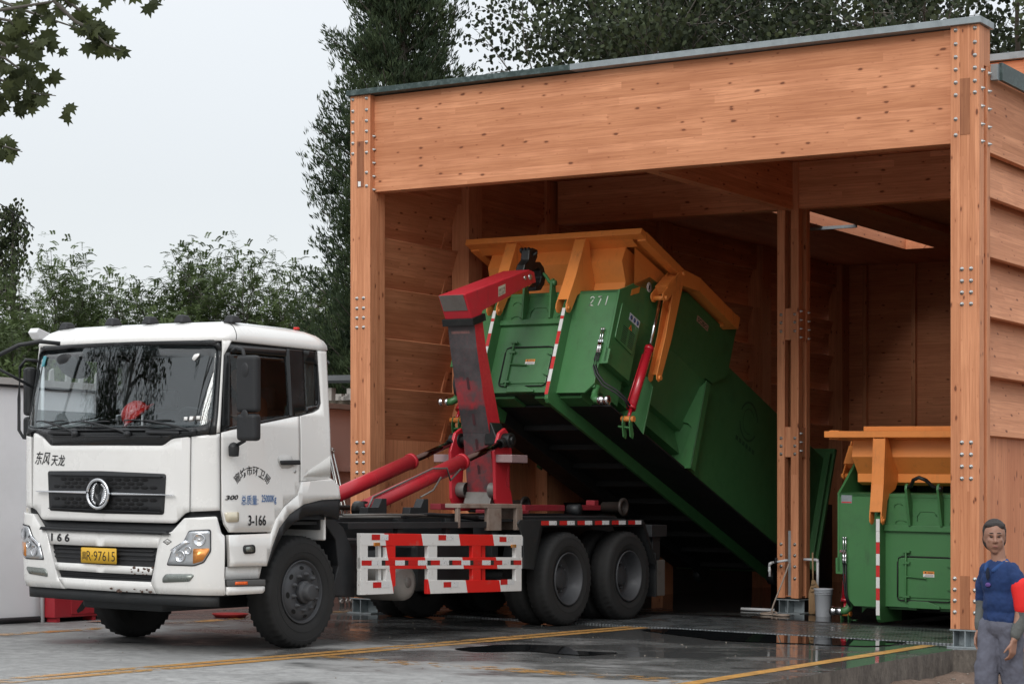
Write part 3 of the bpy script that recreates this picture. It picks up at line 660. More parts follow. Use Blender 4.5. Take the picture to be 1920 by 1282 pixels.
mb.prism([(UC-1.08, v, w) for v, w in [(-1.28, 1.90), (-1.30, 1.99), (-1.15, 2.02), (-.98, 2.0), (-.90, 1.92), (-.92, 1.6), (-1.2, 1.5)]], (2.16, 0, 0)); mb.prism([(-.75, v, w) for v, w in [(-1.2, 1.98), (-1.12, 2.07), (-.9, 2.07), (-.85, 1.9)]], (.6, 0, 0)); mb.prism([(-1.25, v, w) for v, w in [(-1.24, 1.97), (-1.12, 2.045), (-.9, 2.03), (-.85, 1.9)]], (.5, 0, 0))
build('dashboard', mb, M['black_plastic'], truck, bevel=.02)
mb = MB()
c = Vector((-.42, -.80, 2.06)); ax = Vector((0, .75, .85)).normalized(); a = Vector((1, 0, 0)); b2 = ax.cross(a)
pts = [tuple(c+a*math.cos(t)*.22+b2*math.sin(t)*.22) for t in [2*math.pi*i/28 for i in range(29)]]
mb.tube(pts, .014, 8, cap=False); mb.tube([tuple(c-a*.2), tuple(c+a*.2)], .018, 6); mb.tube([tuple(c), tuple(c-ax*.35)], .03, 8); build('steering_wheel', mb, M['black_plastic'], truck)
for u_ in (-.42, -1.65):
    mb = MB(); mb.box(u_-.25, u_+.25, -.55, -.02, 1.45, 1.62); mb.hexa([(u_-.25, -.12, 1.6), (u_+.25, -.12, 1.6), (u_+.25, .02, 1.6), (u_-.25, .02, 1.6), (u_-.22, .02, 2.22), (u_+.22, .02, 2.22), (u_+.22, .13, 2.22), (u_-.22, .13, 2.22)]); mb.box(u_-.13, u_+.13, .03, .12, 2.25, 2.44)
    build('seat', mb, paint('seat_fabric', (.09, .09, .095), .9), truck, bevel=.04)
for sg in (1, -1):  # hanging curtain seen in the quarter windows
    mb = MB(); n_ = 14
    for i in range(n_): 
        v0_, v1_ = -.02+.2*i/n_, -.02+.2*(i+1)/n_; d0 = .015*math.sin(i*1.9); d1 = .015*math.sin((i+1)*1.9)
        mb.poly([(UC+sg*(1.13+d0), v0_, 2.2), (UC+sg*(1.13+d1), v1_, 2.2), (UC+sg*(1.13+d1), v1_, 2.72), (UC+sg*(1.13+d0), v0_, 2.72)], True)
    build('curtain', mb, paint('curtain_cloth', (.42, .42, .40), .9), truck)
mb = MB(); pts = [(-1.9, -.20, 2.02), (-1.9, -.28, 2.10), (-1.9, -.42, 2.12), (-1.9, -.62, 2.12), (-1.9, -.70, 2.02)]; mb.tube(pts, .016, 8); build('grab_handle', mb, BP, truck)
# front grille: recessed frame with honeycomb, chrome bar and ring emblem
GR = rnd([(-.735, 1.615), (0, 1.620), (.735, 1.600), (.712, 1.238), (0, 1.236), (-.712, 1.250)], .03)
gr = sp('grille', GR, BP, .012, .02)
mb = MB()
for row in (0, 1):
    y0 = 1.475 if row == 0 else 1.295
    for rr in range(3):
        for cc in range(13):
            s_ = -.60+cc*.10+(.05 if rr % 2 else 0); w_0 = y0+rr*.034
            if abs(s_) > .62 or abs(s_) < .10: continue
            if abs(s_) > .54 and rr != (0 if row == 0 else 2): continue
            h = [(s_+x*.046, w_0+y*.0145) for x, y in ((1, 0), (.55, 1), (-.55, 1), (-1, 0), (-.55, -1), (.55, -1))]
            surf(mb, h, .0145, .004, step=.5)
build('honeycomb_mesh', mb, paint('grille_void', (.004, .004, .005), .9, bump=0), gr)
mb = MB()
surf(mb, [(-.70, 1.585), (.70, 1.578), (.69, 1.57), (-.69, 1.577)], .035, .024); surf(mb, [(-.70, 1.275), (.69, 1.262), (.69, 1.255), (-.70, 1.268)], .035, .024)
build('grille_lip', mb, BP, gr)
mb = MB()
for q in ([(-.88, 1.432), (-.16, 1.436), (-.16, 1.412), (-.86, 1.420)], [(.14, 1.428), (.82, 1.418), (.84, 1.410), (.14, 1.404)]): surf(mb, q, .05, .03)
build('grille_bar', mb, M['chrome'], gr, bevel=.004)
LC = (.0, 1.412); ro = .140
def disc(mb, c, r0, r1, off, th, n=40):
    for i in range(n):
        t0, t1 = 2*math.pi*i/n, 2*math.pi*(i+1)/n
        surf(mb, [(c[0]+r0*math.cos(t0), c[1]+r0*math.sin(t0)), (c[0]+r1*math.cos(t0), c[1]+r1*math.sin(t0)), (c[0]+r1*math.cos(t1), c[1]+r1*math.sin(t1)), (c[0]+r0*math.cos(t1), c[1]+r0*math.sin(t1))] if r0 > 0 else [(c[0], c[1]), (c[0]+r1*math.cos(t0), c[1]+r1*math.sin(t0)), (c[0]+r1*math.cos(t1), c[1]+r1*math.sin(t1))], off, th, step=.5)
    return mb
emb = build('emblem', disc(MB(), LC, 0, .120, .050, .03), M['black_gloss'], gr)
mb = MB()
uv_ = cabS(LC[0], LC[1], .062); pts = []
for i in range(41):
    t = 2*math.pi*i/40; p = cabS(LC[0]+.128*math.cos(t), LC[1]+.128*math.sin(t), .062); pts.append(p)
mb.tube(pts, .0145, 10, cap=False)
build('emblem_ring', mb, M['chrome'], gr)
mb = MB()   # the two swallow-like crescents
def cres(sgn):
    O_, I_ = [], []
    for i in range(13):
        t = math.radians(100+sgn*0+150*i/12); O_.append((.102*math.cos(t), .102*math.sin(t)))
        q = i/12; wdt = .008+.040*math.sin(math.pi*min(1, q*1.15))**1.2 if q < .87 else .012
        I_.append(((.102-wdt)*math.cos(t-.12*q)+.01*q, (.102-wdt)*math.sin(t-.12*q)))
    return O_, I_
for sgn in (1, -1):
    O_, I_ = cres(0)
    for i in range(12):
        q = [O_[i], O_[i+1], I_[i+1], I_[i]]; q = [(LC[0]+sgn*x, LC[1]+sgn*y) for x, y in q]
        surf(mb, q, .060, .012, step=.5)
build('emblem_figure', mb, M['chrome'], gr)
# dark step under the front panel
mb = MB(); surf(mb, [(-.98, 1.26), (-.93, 1.245), (-.83, 1.155), (.83, 1.155), (.93, 1.245), (1.24, 1.26), (1.24, 1.02), (-1.0, 1.02)], -.03, .02); build('front_recess', mb, M['black_plastic'], truck)
sp('bumper_step', [(-.78, 1.10), (.76, 1.09), (.80, 1.065), (-.80, 1.072)], BP, .06, .12)
# bumper
bump_b = lambda s, w: -.02*max(0, (.60-w)/.07)**2 + .004*math.sin(w*9)
o_ = .030
bumper = sp('bumper', rnd([(.699, 1.062), (.806, 1.088), (.934, 1.212), (1.207, 1.232), (1.243, 1.082), (1.272, 1.06), (1.266, .704), (1.281, .535), (.87, .536), (.631, .534), (.588, .634), (.627, .776), (.661, .943)], .015), CW, o_, .05, bulge=bump_b)
def bp_(name, pts, mat=CW, off=o_, th=.05, lab=None): return build(name, surf(MB(), pts, off, th, bulge=bump_b), mat, bumper, label=lab)
bp_('bumper_panel', mir([(.735, 1.062), (.806, 1.088), (.934, 1.212), (1.207, 1.232), (1.243, 1.082), (1.272, 1.06), (1.266, .704), (1.281, .535), (.49, .536), (.565, .634), (.622, .776), (.682, .943)]))
bp_('bumper_panel', [(-.733, 1.071), (0, 1.068), (.697, 1.062), (.659, .943), (0, .94), (-.680, .941)])
bp_('bumper_panel', [(-.620, .775), (0, .774), (.610, .768), (.588, .700), (0, .702), (-.583, .708)], lab='dented lower bumper strip with chipped paint')
bp_('bumper_panel', [(-.563, .639), (0, .636), (.585, .637), (.625, .536), (-.486, .542)], lab='scraped lower edge of the bumper')
bp_('lower_grille', [(-.69, .95), (.67, .95), (.60, .60), (-.58, .60)], M['black_plastic'], -.01, .02)
mb = MB()
for w_ in (.90, .86, .82): surf(mb, [(-.66, w_), (.60, w_), (.60, w_+.018), (-.66, w_+.018)], .005, .02)
for w_ in (.665, .68): surf(mb, [(-.56, w_), (.57, w_), (.57, w_+.008), (-.56, w_+.008)], .005, .02)
build('grille_slats', mb, BP, bumper)
# damage patches: chipped rusty flakes on the strip ends
mb = MB(); rs = random.Random(5)
for i in range(26):
    s_ = .36+rs.random()*.25; w_ = .70+rs.random()*.07 if i < 16 else .538+rs.random()*.03; s_ = s_ if i < 16 else .1+rs.random()*.5; r_ = .006+rs.random()*.014
    surf(mb, [(s_+r_*math.cos(t)*rs.uniform(.6, 1.5), w_+.6*r_*math.sin(t)*rs.uniform(.6, 1.4)) for t in [math.pi/3*i_ for i_ in range(6)]], o_+.003, .003, step=.5)
build('chipped_paint', mb, paint('rust_chips', (.10, .06, .045), .9, dirt=.5), bumper)
# number plate
plm = paint('plate_yellow', (.72, .42, .03), .35, dirt=.1)
plate = build('number_plate', surf(MB(), rnd([(-.22, .925), (.216, .925), (.216, .785), (-.22, .785)], .012), .055, .006, step=.2), plm, bumper)
def lamp_mat(name, c, rough=.1):
    return paint(name, c, rough, .55, .15, dscale=8, bump=.3, coat=1)
M['lamp_glass'] = lamp_mat('lamp_reflector', (.50, .52, .54)); M['lamp_amber'] = lamp_mat('lamp_amber', (.75, .28, .05)); M['lamp_dull'] = lamp_mat('fog_lamp_lens', (.20, .22, .20), .25)
HL = [(.948, 1.013), (.990, 1.095), (1.153, 1.108), (1.155, .925), (1.105, .83), (1.03, .800), (.769, .800), (.815, .915)]
HLO = [(1.028, .945), (1.150, .952), (1.148, .922), (1.100, .838), (1.026, .812)]
FG = rnd([(.713, .676), (.75, .715), (1.021, .722), (1.031, .705), (.99, .655), (.713, .637)], .015)
def grow(pts, g):
    cx = sum(p[0] for p in pts)/len(pts); cy = sum(p[1] for p in pts)/len(pts)
    return [(cx+(x-cx)*(1+g), cy+(y-cy)*(1+g*1.3)) for x, y in pts]
for sg in (1, -1):
    f = (lambda l: l) if sg == 1 else mir
    h = build('headlight', surf(MB(), f(rnd(grow(HL, .05), .02)), .038, .02), BP, bumper)
    build('reflector', surf(MB(), f(rnd(HL, .02)), .0405, .01), M['lamp_glass'], h)
    build('indicator_lens', surf(MB(), f(rnd(HLO, .01)), .0455, .008), M['lamp_amber'], h)
    mb = MB()
    for (cs, cw, r) in ((1.075, 1.025, .055), (.905, .875, .052), (.985, .93, .035)):
        p = Vector(cabS(sg*cs, cw, .036)); q = Vector(cabS(sg*cs, cw, .055)); mb.lathe(p, q-p, [(r, .014), (r*.92, .018), (r*.85, .012), (r*.3, .006), (.002, .010)], 20)
    build('lamp_bowl', mb, M['chrome'], h)
    mb = MB(); surf(mb, f([(.80, .93), (.96, 1.02), (1.0, 1.00), (.84, .90)]), .044, .004); build('lamp_trim', mb, M['chrome'], h)
    build('fog_lamp', surf(MB(), f(FG), .036, .01), M['lamp_dull'], bumper)
# round turn-signal and small lamps on the flank
for sg in (1, -1):
    f = (lambda l: l) if sg == 1 else mir
    sp('side_marker_lamp', f(rnd([(1.268, 1.268), (1.408, 1.274), (1.408, 1.184), (1.285, 1.182)], .02)), paint('marker_lens', (.62, .56, .42), .2, coat=1), .03, .03)
    o = sp('side_lamp_housing', f(rnd([(1.469, .976), (1.632, .982), (1.643, .903), (1.480, .897)], .035)), BP, .03, .02)
    build('lamp_lens', surf(MB(), f(rnd([(1.495, .960), (1.61, .965), (1.618, .92), (1.505, .915)], .025)), .034, .01), M['lamp_dull'], o)
# wing between door and arch, black arch, steps
FD = [(2.314, 1.550), (2.775, 1.585), (2.885, 1.525), (2.915, 1.396), (2.62, 1.386), (2.351, 1.343), (2.14, 1.253), (1.985, 1.123), (1.882, .946), (1.808, .784), (1.326, .789), (1.309, 1.068), (1.868, 1.078), (1.938, 1.200), (2.056, 1.313), (2.262, 1.430)]
def side_bump(s, w): return .012
for sg in (1, -1):
    f = (lambda l: l) if sg == 1 else mir
    sp('wing', f(FD), CW, .020, .05)
    # black inner arch
    AR = [(2.915, 1.394), (2.62, 1.384), (2.351, 1.341), (2.14, 1.251), (1.985, 1.121), (1.882, .944), (1.808, .782), (1.83, .782), (1.93, .93), (2.04, 1.06), (2.20, 1.17), (2.42, 1.24), (2.66, 1.25), (2.90, 1.20)]
    sp('wheel_arch', f(AR), M['black_plastic'], .014, .30)
    # step niche under the door
    sp('step_niche', f([(1.31, .785), (1.80, .78), (1.76, .672), (1.30, .672)]), CW, -.03, .03)
    st = build('cab_step', surf(MB(), f(rnd([(1.287, .669), (1.775, .664), (1.775, .610), (1.290, .618)], .008)), .035, .12), paint('step_edge', (.09, .09, .09), .5), truck, bevel=.004)
    build('step_reflector', surf(MB(), f([(1.36, .655), (1.52, .653), (1.52, .625), (1.36, .627)]), .038, .006), paint('orange_reflector', (.85, .13, .02), .25, coat=.5), st)
    sp('step_skirt', f(rnd([(1.285, .612), (1.775, .604), (1.770, .560), (1.74, .540), (1.285, .538)], .015)), CW, .028, .12)
# under-bumper black sheet, radiator mass
mb = MB(); surf(mb, [(-1.15, .540), (1.24, .538), (1.24, .432), (-1.10, .437)], -.02, .02); build('under_bumper_apron', mb, M['chassis'], truck)
mb = MB(); mb.box(UC-.45, UC+.55, -1.25, .9, .36, 1.1); mb.box(UC-.95, UC+.95, -.95, -.75, .5, 1.15); build('engine_block', mb, M['chassis'], truck, bevel=.03)
mb = MB(); mb.tube([(-2.1, -.03, .52), (0, -.03, .52)], .075, 10); mb.ball((-.95, .0, .52), .13); build('front_axle', mb, M['chassis'], truck)
# door handles
for sg in (1, -1):
    f = (lambda l: l) if sg == 1 else mir
    dr = doors[0 if sg == 1 else 1]
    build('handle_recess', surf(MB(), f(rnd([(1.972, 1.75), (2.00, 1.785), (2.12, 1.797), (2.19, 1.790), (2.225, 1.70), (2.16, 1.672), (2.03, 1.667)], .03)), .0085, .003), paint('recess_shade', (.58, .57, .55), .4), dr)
    build('door_handle', surf(MB(), f(rnd([(1.995, 1.742), (2.27, 1.752), (2.28, 1.708), (2.005, 1.700)], .015)), .045, .028), BP, dr, bevel=.008)
    p = Vector(cabS(sg*2.232, 1.645, .008)); build('door_lock', MB().lathe(p, (sg, 0, 0), [(.001, .006), (.014, .006), (.016, 0)], 12), M['bolt'], dr)
# badges and writing ---------------------------------------------------
INK = paint('black_lettering', (.012, .012, .014), .5, dirt=.05, bump=0); BLUE = paint('blue_lettering', (.03, .13, .34), .5, dirt=.15, bump=0)
def text_mesh(txt, mapf, mat, name, parent, wid, hgt, th=.0015, italic=0, bold=0., label=None, fit=True):
    """lettering outline -> mesh; mapf(x, y, depth) gives the site point; text fitted to wid x hgt from its lower left"""
    cu = bpy.data.curves.new('t', 'FONT'); cu.body = txt; cu.size = 1; cu.resolution_u = 3; cu.offset = bold
    ob = bpy.data.objects.new('t', cu); col.objects.link(ob); bpy.context.view_layer.update()
    me = bpy.data.meshes.new_from_object(ob.evaluated_get(bpy.context.evaluated_depsgraph_get())); bpy.data.objects.remove(ob)
    b = bmesh.new(); b.from_mesh(me); bpy.data.meshes.remove(me)
    if not b.verts: b.free(); return None
    x0 = min(v.co.x for v in b.verts); x1 = max(v.co.x for v in b.verts); y0 = min(v.co.y for v in b.verts); y1 = max(v.co.y for v in b.verts)
    sx_ = wid/(x1-x0); sy = hgt/(y1-y0) if hgt else sx_
    mb = MB(); b.verts.index_update()
    for v in b.verts:
        x = (v.co.x-x0)*sx_; y = (v.co.y-y0)*sy; x += italic*y; mb.v.append(tuple(mapf(x, y)))
    for f in b.faces: mb.face([v.index for v in f.verts])
    b.free(); return build(name, mb, mat, parent, label=label)
def on_cab(s0, w0, off=.0095, tilt=0.): return lambda x, y: cabS(s0+x, w0+y+tilt*x, off)
text_mesh('东风', on_cab(-.945, 1.675, tilt=-.03), INK, 'lettering', truck, .22, .125, italic=.35, bold=.008)
text_mesh('天龙', on_cab(-.695, 1.665, tilt=-.03), INK, 'lettering', truck, .195, .105, italic=.2, bold=.010)
def arc_map(cs, cw, r, wid):
    def f(x, y):
        t = (x/wid-.5)*wid/r; return cabS(cs+(r+y)*math.sin(t), cw+(r+y)*math.cos(t)-r, .0095)
    return f
text_mesh('廊坊市环卫局', arc_map(1.62, 1.60, .30, .46), INK, 'lettering', doors[0], .46, .088, bold=.008)
text_mesh('300', on_cab(1.275, 1.375, .022, .06), INK, 'lettering', doors[0], .125, .042, italic=.3, bold=.03)
text_mesh('总质量:', on_cab(1.452, 1.335, .022), BLUE, 'lettering', doors[0], .235, .088, bold=.004)
text_mesh('25000Kg', on_cab(1.735, 1.342, .022), BLUE, 'lettering', doors[0], .21, .085, bold=.012)
text_mesh('3-166', on_cab(1.548, 1.150, .022), INK, 'lettering', doors[0], .25, .095, bold=.02)
text_mesh('1 6 6', on_cab(-.655, .968, .036), INK, 'lettering', bumper, .26, .076, bold=.03)
PI_ = paint('plate_ink', (.02, .018, .012), .6, dirt=0, bump=0)
text_mesh('冀', on_cab(-.205, .815, .0568), PI_, 'lettering', plate, .055, .075)
text_mesh('R·97615', on_cab(-.145, .808, .0568), PI_, 'lettering', plate, .345, .088, bold=-.005)
mb = MB(); surf(mb, [(.716, .999), (.765, 1.027), (.811, 1.002), (.765, .971)], .0345, .002, step=.5); dm = build('gas_mark', mb, INK, bumper)
mb = MB(); surf(mb, [(.726, .999), (.765, 1.021), (.801, 1.001), (.765, .977)], .0352, .002, step=.5); build('gas_mark_face', mb, CW, dm)
text_mesh('LNG', on_cab(.738, .991, .0368), INK, 'lettering', dm, .05, .018)
# wipers
for (s0, w0, s1, w1, s2) in ((-.33, 1.955, -.80, 2.075, -.95), (.32, 1.952, -.20, 2.065, -.42), (1.02, 1.975, .50, 2.075, .25)):
    mb = MB(); mb.tube([cabS(s0+(s1-s0)*t, w0+(w1-w0)*t**.7, .035) for t in [i/8 for i in range(9)]], .010, 8); mb.tube([cabS(s2+(s1-s2+.28)*t, w1+.005*math.sin(t*9), .022) for t in [i/8 for i in range(9)]], .007, 6)
    p = Vector(cabS(s0, w0, .01)); mb.lathe(p, Vector(cabS(s0, w0, .1))-p, [(.03, 0), (.028, .04), (.001, .045)], 12); build('wiper', mb, BP, truck)
# mirrors: near side
def mirror_box(cu, cv, cw, su, sv, sw, parent, rz=0):
    mb = MB(); mb.box(-su/2, su/2, -sv/2, sv/2, -sw/2, sw/2)
    ca, sa = math.cos(rz), math.sin(rz); mb.xf(lambda x, y, z: (cu+x*ca-y*sa, cv+x*sa+y*ca, cw+z))
    return build('mirror_head', mb, BP, parent, bevel=.035, seg=4)
def rP(px, py, v): return None
nm = build('mirror_bracket', MB().tube([(.21, -1.10, 2.70), (.30, -1.15, 2.72), (.38, -1.16, 2.70), (.40, -1.16, 2.62), (.41, -1.16, 2.45), (.41, -1.16, 2.0), (.38, -1.14, 1.90), (.27, -1.12, 1.86)], .017, 10), BP, truck)
mirror_box(.43, -1.14, 2.40, .22, .10, .50, nm, .10); mirror_box(.43, -1.14, 2.02, .21, .11, .24, nm, .10)
mb = MB(); mb.lathe((.25, -1.13, 1.76), (0, 0, 1), [(.001, 0), (.045, .005), (.05, .09), (.03, .12), (.001, .13)], 12); mb.tube([(.20, -1.10, 1.84), (.27, -1.12, 1.86)], .02, 8); build('mirror_foot', mb, BP, nm, bevel=.01)
for w_ in (2.46, 2.04):
    mb = MB(); mb.ball((.42, -1.185, w_+.06), .05, 14, 8, (1, .25, 1.5)); build('mirror_socket', mb, BP, nm)
# far side mirrors and the front kerb mirror on its long arm
fm = build('mirror_bracket', MB().tube([(-2.20, -1.10, 2.66), (-2.28, -1.2, 2.67), (-2.335, -1.22, 2.60), (-2.35, -1.22, 2.3), (-2.35, -1.22, 2.0), (-2.31, -1.2, 1.93), (-2.22, -1.1, 1.92)], .016, 10), BP, truck)
mirror_box(-2.29, -1.14, 2.37, .12, .10, .46, fm, -.3); mirror_box(-2.29, -1.14, 2.03, .12, .10, .20, fm, -.3)
ka = build('kerb_mirror_arm', MB().tube([(-1.72, -1.30, 2.80), (-1.86, -1.42, 2.815), (-2.03, -1.52, 2.78), (-2.55, -1.86, 2.46)], .020, 10).tube([(-2.28, -1.68, 2.61), (-2.12, -1.25, 2.40)], .014, 8), BP, truck)
mb = MB(); mb.lathe((-2.62, -1.93, 2.40), Vector((-.25, -.45, .8)), [(.001, .05), (.09, .045), (.135, .0), (.13, -.015)], 28, rf=lambda q, k, r: r); mk2 = build('mirror_head', mb, BP, ka)
mb = MB(); mb.lathe((-2.62, -1.93, 2.40), Vector((-.25, -.45, .8)), [(.001, -.02), (.128, -.012)], 28); build('mirror_glass', mb, M['chrome'], ka)
mb = MB(); mb.lathe((-1.75, -1.10, 2.60), Vector((.1, -.6, -.8)), [(.001, .06), (.12, .05), (.17, .0), (.165, -.015)], 28); build('inner_mirror', mb, BP, truck)
# ---------------------------------------------------------------- wheels
def tyre(mb, c, ax, R=.525, wd=.28, lugs=44):
    n = lugs*2; hw = wd/2
    prof = [(.285, -hw*.75), (.33, -hw*.98), (.40, -hw*1.02), (.46, -hw*.99), (.497, -hw*.93), (.520, -hw*.80), (.525, -hw*.5), (.525, -hw*.15), (.525, hw*.15), (.525, hw*.5), (.520, hw*.80), (.497, hw*.93), (.46, hw*.99), (.40, hw*1.02), (.33, hw*.98), (.285, hw*.75), (.285, -hw*.75)]
    prof = [(r*R/.525, h) for r, h in prof]
    def rf(q, k, r):
        if q in (4, 5, 6, 9, 10, 11) and (k+(0 if q < 8 else 1)) % 2 == 0: return r-(.028 if q in (5, 6, 9, 10) else .018)
        return r
    mb.lathe(c, ax, prof, n, rf=rf)
    for q in (-1, 1):
        mb.lathe(c, ax, [(.372, q*hw*1.015), (.376, q*hw*1.045), (.380, q*hw*1.018)], 48); mb.lathe(c, ax, [(.452, q*hw*.985), (.456, q*hw*1.02), (.461, q*hw*.985)], 48)
    return mb
def front_wheel(u_c, v, out):
    mb = tyre(MB(), (u_c, v, .525), (out, 0, 0)); w = build('wheel', mb, M['rubber'], truck, at=(u_c, v, .525), recalc=True)
    c = (u_c, v, .525); a = (out, 0, 0); mb = MB()
    mb.lathe(c, a, [(.292, .105), (.298, .128), (.290, .135), (.280, .125), (.272, .10), (.262, .112), (.235, .135), (.20, .150), (.165, .148), (.12, .145), (.115, .128), (.001, .128)], 48)
    rim = build('rim', mb, M['rim'], w)
    mb = MB(); mb.lathe(c, a, [(.105, .125), (.105, .175), (.082, .19), (.078, .235), (.066, .25), (.001, .252)], 28); mb.box(u_c+out*.14, u_c+out*.19, v+.06, v+.125, .51, .53); build('hub', mb, M['rim'], w, bevel=.006)
    for i in range(10):
        t = 2*math.pi*i/10+.2; p = Vector((u_c, v+.1675*math.cos(t), .525+.1675*math.sin(t)))
        if i: dup(n0_, w, at=tuple(p))
        else: n0_ = build('wheel_nut', MB().lathe(p, a, [(.001, .19), (.010, .19), (.011, .178), (.019, .175), (.020, .150), (.026, .147)], 8), M['rim'], w, at=tuple(p))
    mb = MB()
    for i in range(8):
        t = 2*math.pi*i/8+.1; p = Vector((u_c, v+.228*math.cos(t), .525+.228*math.sin(t))); tn = Vector((0, -math.sin(t), math.cos(t))); rd = Vector((0, math.cos(t), math.sin(t)))
        nrm = Vector((out, 0, 0)); pts = [tuple(p+tn*.030*math.cos(q)+rd*.017*math.sin(q)+nrm*(.1405-.5*(.017*math.sin(q)))) for q in [2*math.pi*j/14 for j in range(14)]]
        mb.poly(pts)
    build('hand_holes', mb, paint('hole_black', (.004, .004, .004), 1, bump=0), w, recalc=False)
    return w
front_wheel(-.02, 0, 1); front_wheel(-2.03, 0, -1)
def rear_wheel(u_o, v, out):
    mb = MB(); tyre(mb, (u_o-out*.135, v, .525), (out, 0, 0), wd=.26); w = build('wheel', mb, M['rubber'], truck, at=(u_o, v, .525))
    mb = MB(); tyre(mb, (u_o-out*.455, v, .525), (out, 0, 0), wd=.26); build('inner_tyre', mb, M['rubber'], w)
    c = (u_o, v, .525); a = (out, 0, 0); mb = MB()
    mb.lathe(c, a, [(.290, -.03), (.299, -.008), (.290, .0), (.280, -.01), (.272, -.045), (.262, -.06), (.250, -.15), (.235, -.165), (.15, -.175), (.12, -.17), (.118, -.12), (.10, -.105), (.001, -.10)], 48)
    build('rim', mb, M['rim'], w)
    for i in range(10):
        t = 2*math.pi*i/10; p = Vector((u_o, v+.150*math.cos(t), .525+.150*math.sin(t)))
        if i: dup(n0_, w, at=tuple(p))
        else: n0_ = build('wheel_nut', MB().lathe(p, a, [(.001, -.125), (.014, -.125), (.016, -.17)], 8), M['rim'], w, at=tuple(p))
    return w
for v_ in (4.58, 5.93):
    rear_wheel(.215, v_, 1); rear_wheel(-2.30, v_, -1)
    mb = MB(); mb.tube([(-2.2, v_, .52), (.1, v_, .52)], .085, 10); mb.ball((UC, v_, .52), .2); build('rear_axle', mb, M['chassis'], truck)
# ---------------------------------------------------------------- chassis
CH = M['chassis']
mb = MB()
for u_ in (UC-.42, UC+.34): mb.box(u_, u_+.08, .45, 7.0, .86, 1.13)
for v_ in (.8, 1.9, 3.2, 4.6, 5.9, 6.9): mb.box(UC-.34, UC+.34, v_, v_+.08, .9, 1.1)
build('chassis_frame', mb, CH, truck, bevel=.006)
mb = MB()
for u_ in (UC-.40, UC+.30): mb.box(u_, u_+.10, 1.0, 7.05, 1.135, 1.225)
mb.box(UC-.95, UC+.95, 4.0, 6.15, 1.19, 1.215); mb.box(UC-1.0, UC+.98, 3.56, 6.3, 1.16, 1.188); build('subframe', mb, CH, truck, bevel=.005)
mb = MB(); mb.box(-.16, -.02, .86, 3.40, 1.10, 1.165); mb.box(-.14, -.08, 1.75, 1.85, .95, 1.2); mb.box(-.14, -.08, 2.6, 2.68, .95, 1.2); mb.box(-.3, -.05, 3.42, 3.54, .75, 1.15); build('side_beam', mb, CH, truck, bevel=.005)
mb = MB(); mb.tube([(-.08, .85, 1.236), (-.08, 1.5, 1.24), (-.08, 2.25, 1.235)], .012, 8); mb.tube([(-.16, .85, 1.215), (-.16, 3.3, 1.215)], .014, 8); build('hydraulic_pipe', mb, M['grey_metal'], truck)
mb = MB()
for k in range(3): mb.tube([(-.1-.05*k, 1.9, 1.22), (-.08-.05*k, 2.3, 1.245-.01*k), (-.12-.05*k, 2.9, 1.225), (-.15, 3.4, 1.17)], .016, 8)
build('hydraulic_hose', mb, BP, truck)
# rear mudguards with reflective strip
mb = MB(); FF = [(3.549, 1.150), (3.60, 1.188), (6.27, 1.182), (6.33, 1.13), (6.60, .66), (6.56, .645), (6.27, 1.10), (4.05, 1.105), (3.87, .645), (3.65, .663), (3.66, 1.0)]
for (a, b) in (((.20, -.02), 1), ((-2.30, .02), 1)):
    u_, t_ = a; mb.prism([(u_, p, q) for p, q in FF], (t_, 0, 0))
for (a, b) in (((.20, -.42)), ((-2.30, .42))):
    mb.prism([(a, p, q) for p, q in [(3.87, .645), (4.05, 1.105), (6.27, 1.10), (6.56, .645), (6.59, .66), (6.30, 1.135), (4.0, 1.14), (3.84, .66)]], (b, 0, 0))
build('mudguard', mb, CH, truck, bevel=.004)
def refl_mat():
    k = NT('red_white_tape'); s, o = k.coord(); at = k.n('ShaderNodeAttribute', attribute_name='gc'); sep = k.n('ShaderNodeSeparateXYZ'); k.l(at, 'Vector', sep, 0)
    f = k.math('FRACT', (sep, 0)); r = k.math('GREATER_THAN', f, .42); gap = k.math('GREATER_THAN', f, .84)
    c = k.mix(r, (.55, .02, .02), (.70, .70, .70)); c = k.mix(gap, c, (.03, .03, .03))
    n = k.noise(s, o, 45, 4, .8); d = k.ramp(n, 0, .58, .64, 0, .85); c = k.mix((d, 0), c, (.06, .055, .05))
    k.l(c[0], c[1], k.p, 'Base Color'); k.set('Roughness', .25); return k.m
M['tape'] = refl_mat()
def tape(parent, P0, P1, up, n, name='reflective_tape', th=(0, 0, 0)):
    mb = MB(); P0, P1, up = Vector(P0), Vector(P1), Vector(up)
    mb.poly([P0, P1, P1+up, P0+up], g=[(0, 0, 0), (n, 0, 0), (n, 1, 0), (0, 1, 0)]); return build(name, mb, M['tape'], parent)
tape(truck, (.203, 4.01, 1.128), (.203, 6.22, 1.126), (0, 0, .047), 5.8)
# mudflaps and tail
mb = MB(); mb.box(-.35, .15, 6.66, 6.69, .25, .78); mb.box(-2.25, -1.75, 6.66, 6.69, .25, .78); mb.box(-2.2, .1, 6.7, 6.85, .55, .70); mb.box(-.4, .12, 6.62, 7.0, .97, 1.115); mb.box(-.1, .08, 6.72, 6.9, .70, .97); build('tail_frame', mb, CH, truck, bevel=.006)
mb = MB(); mb.box(.10, .13, 6.74, 6.93, .26, .69); build('rear_lamp_plate', mb, M['grey_metal'], truck, bevel=.004)
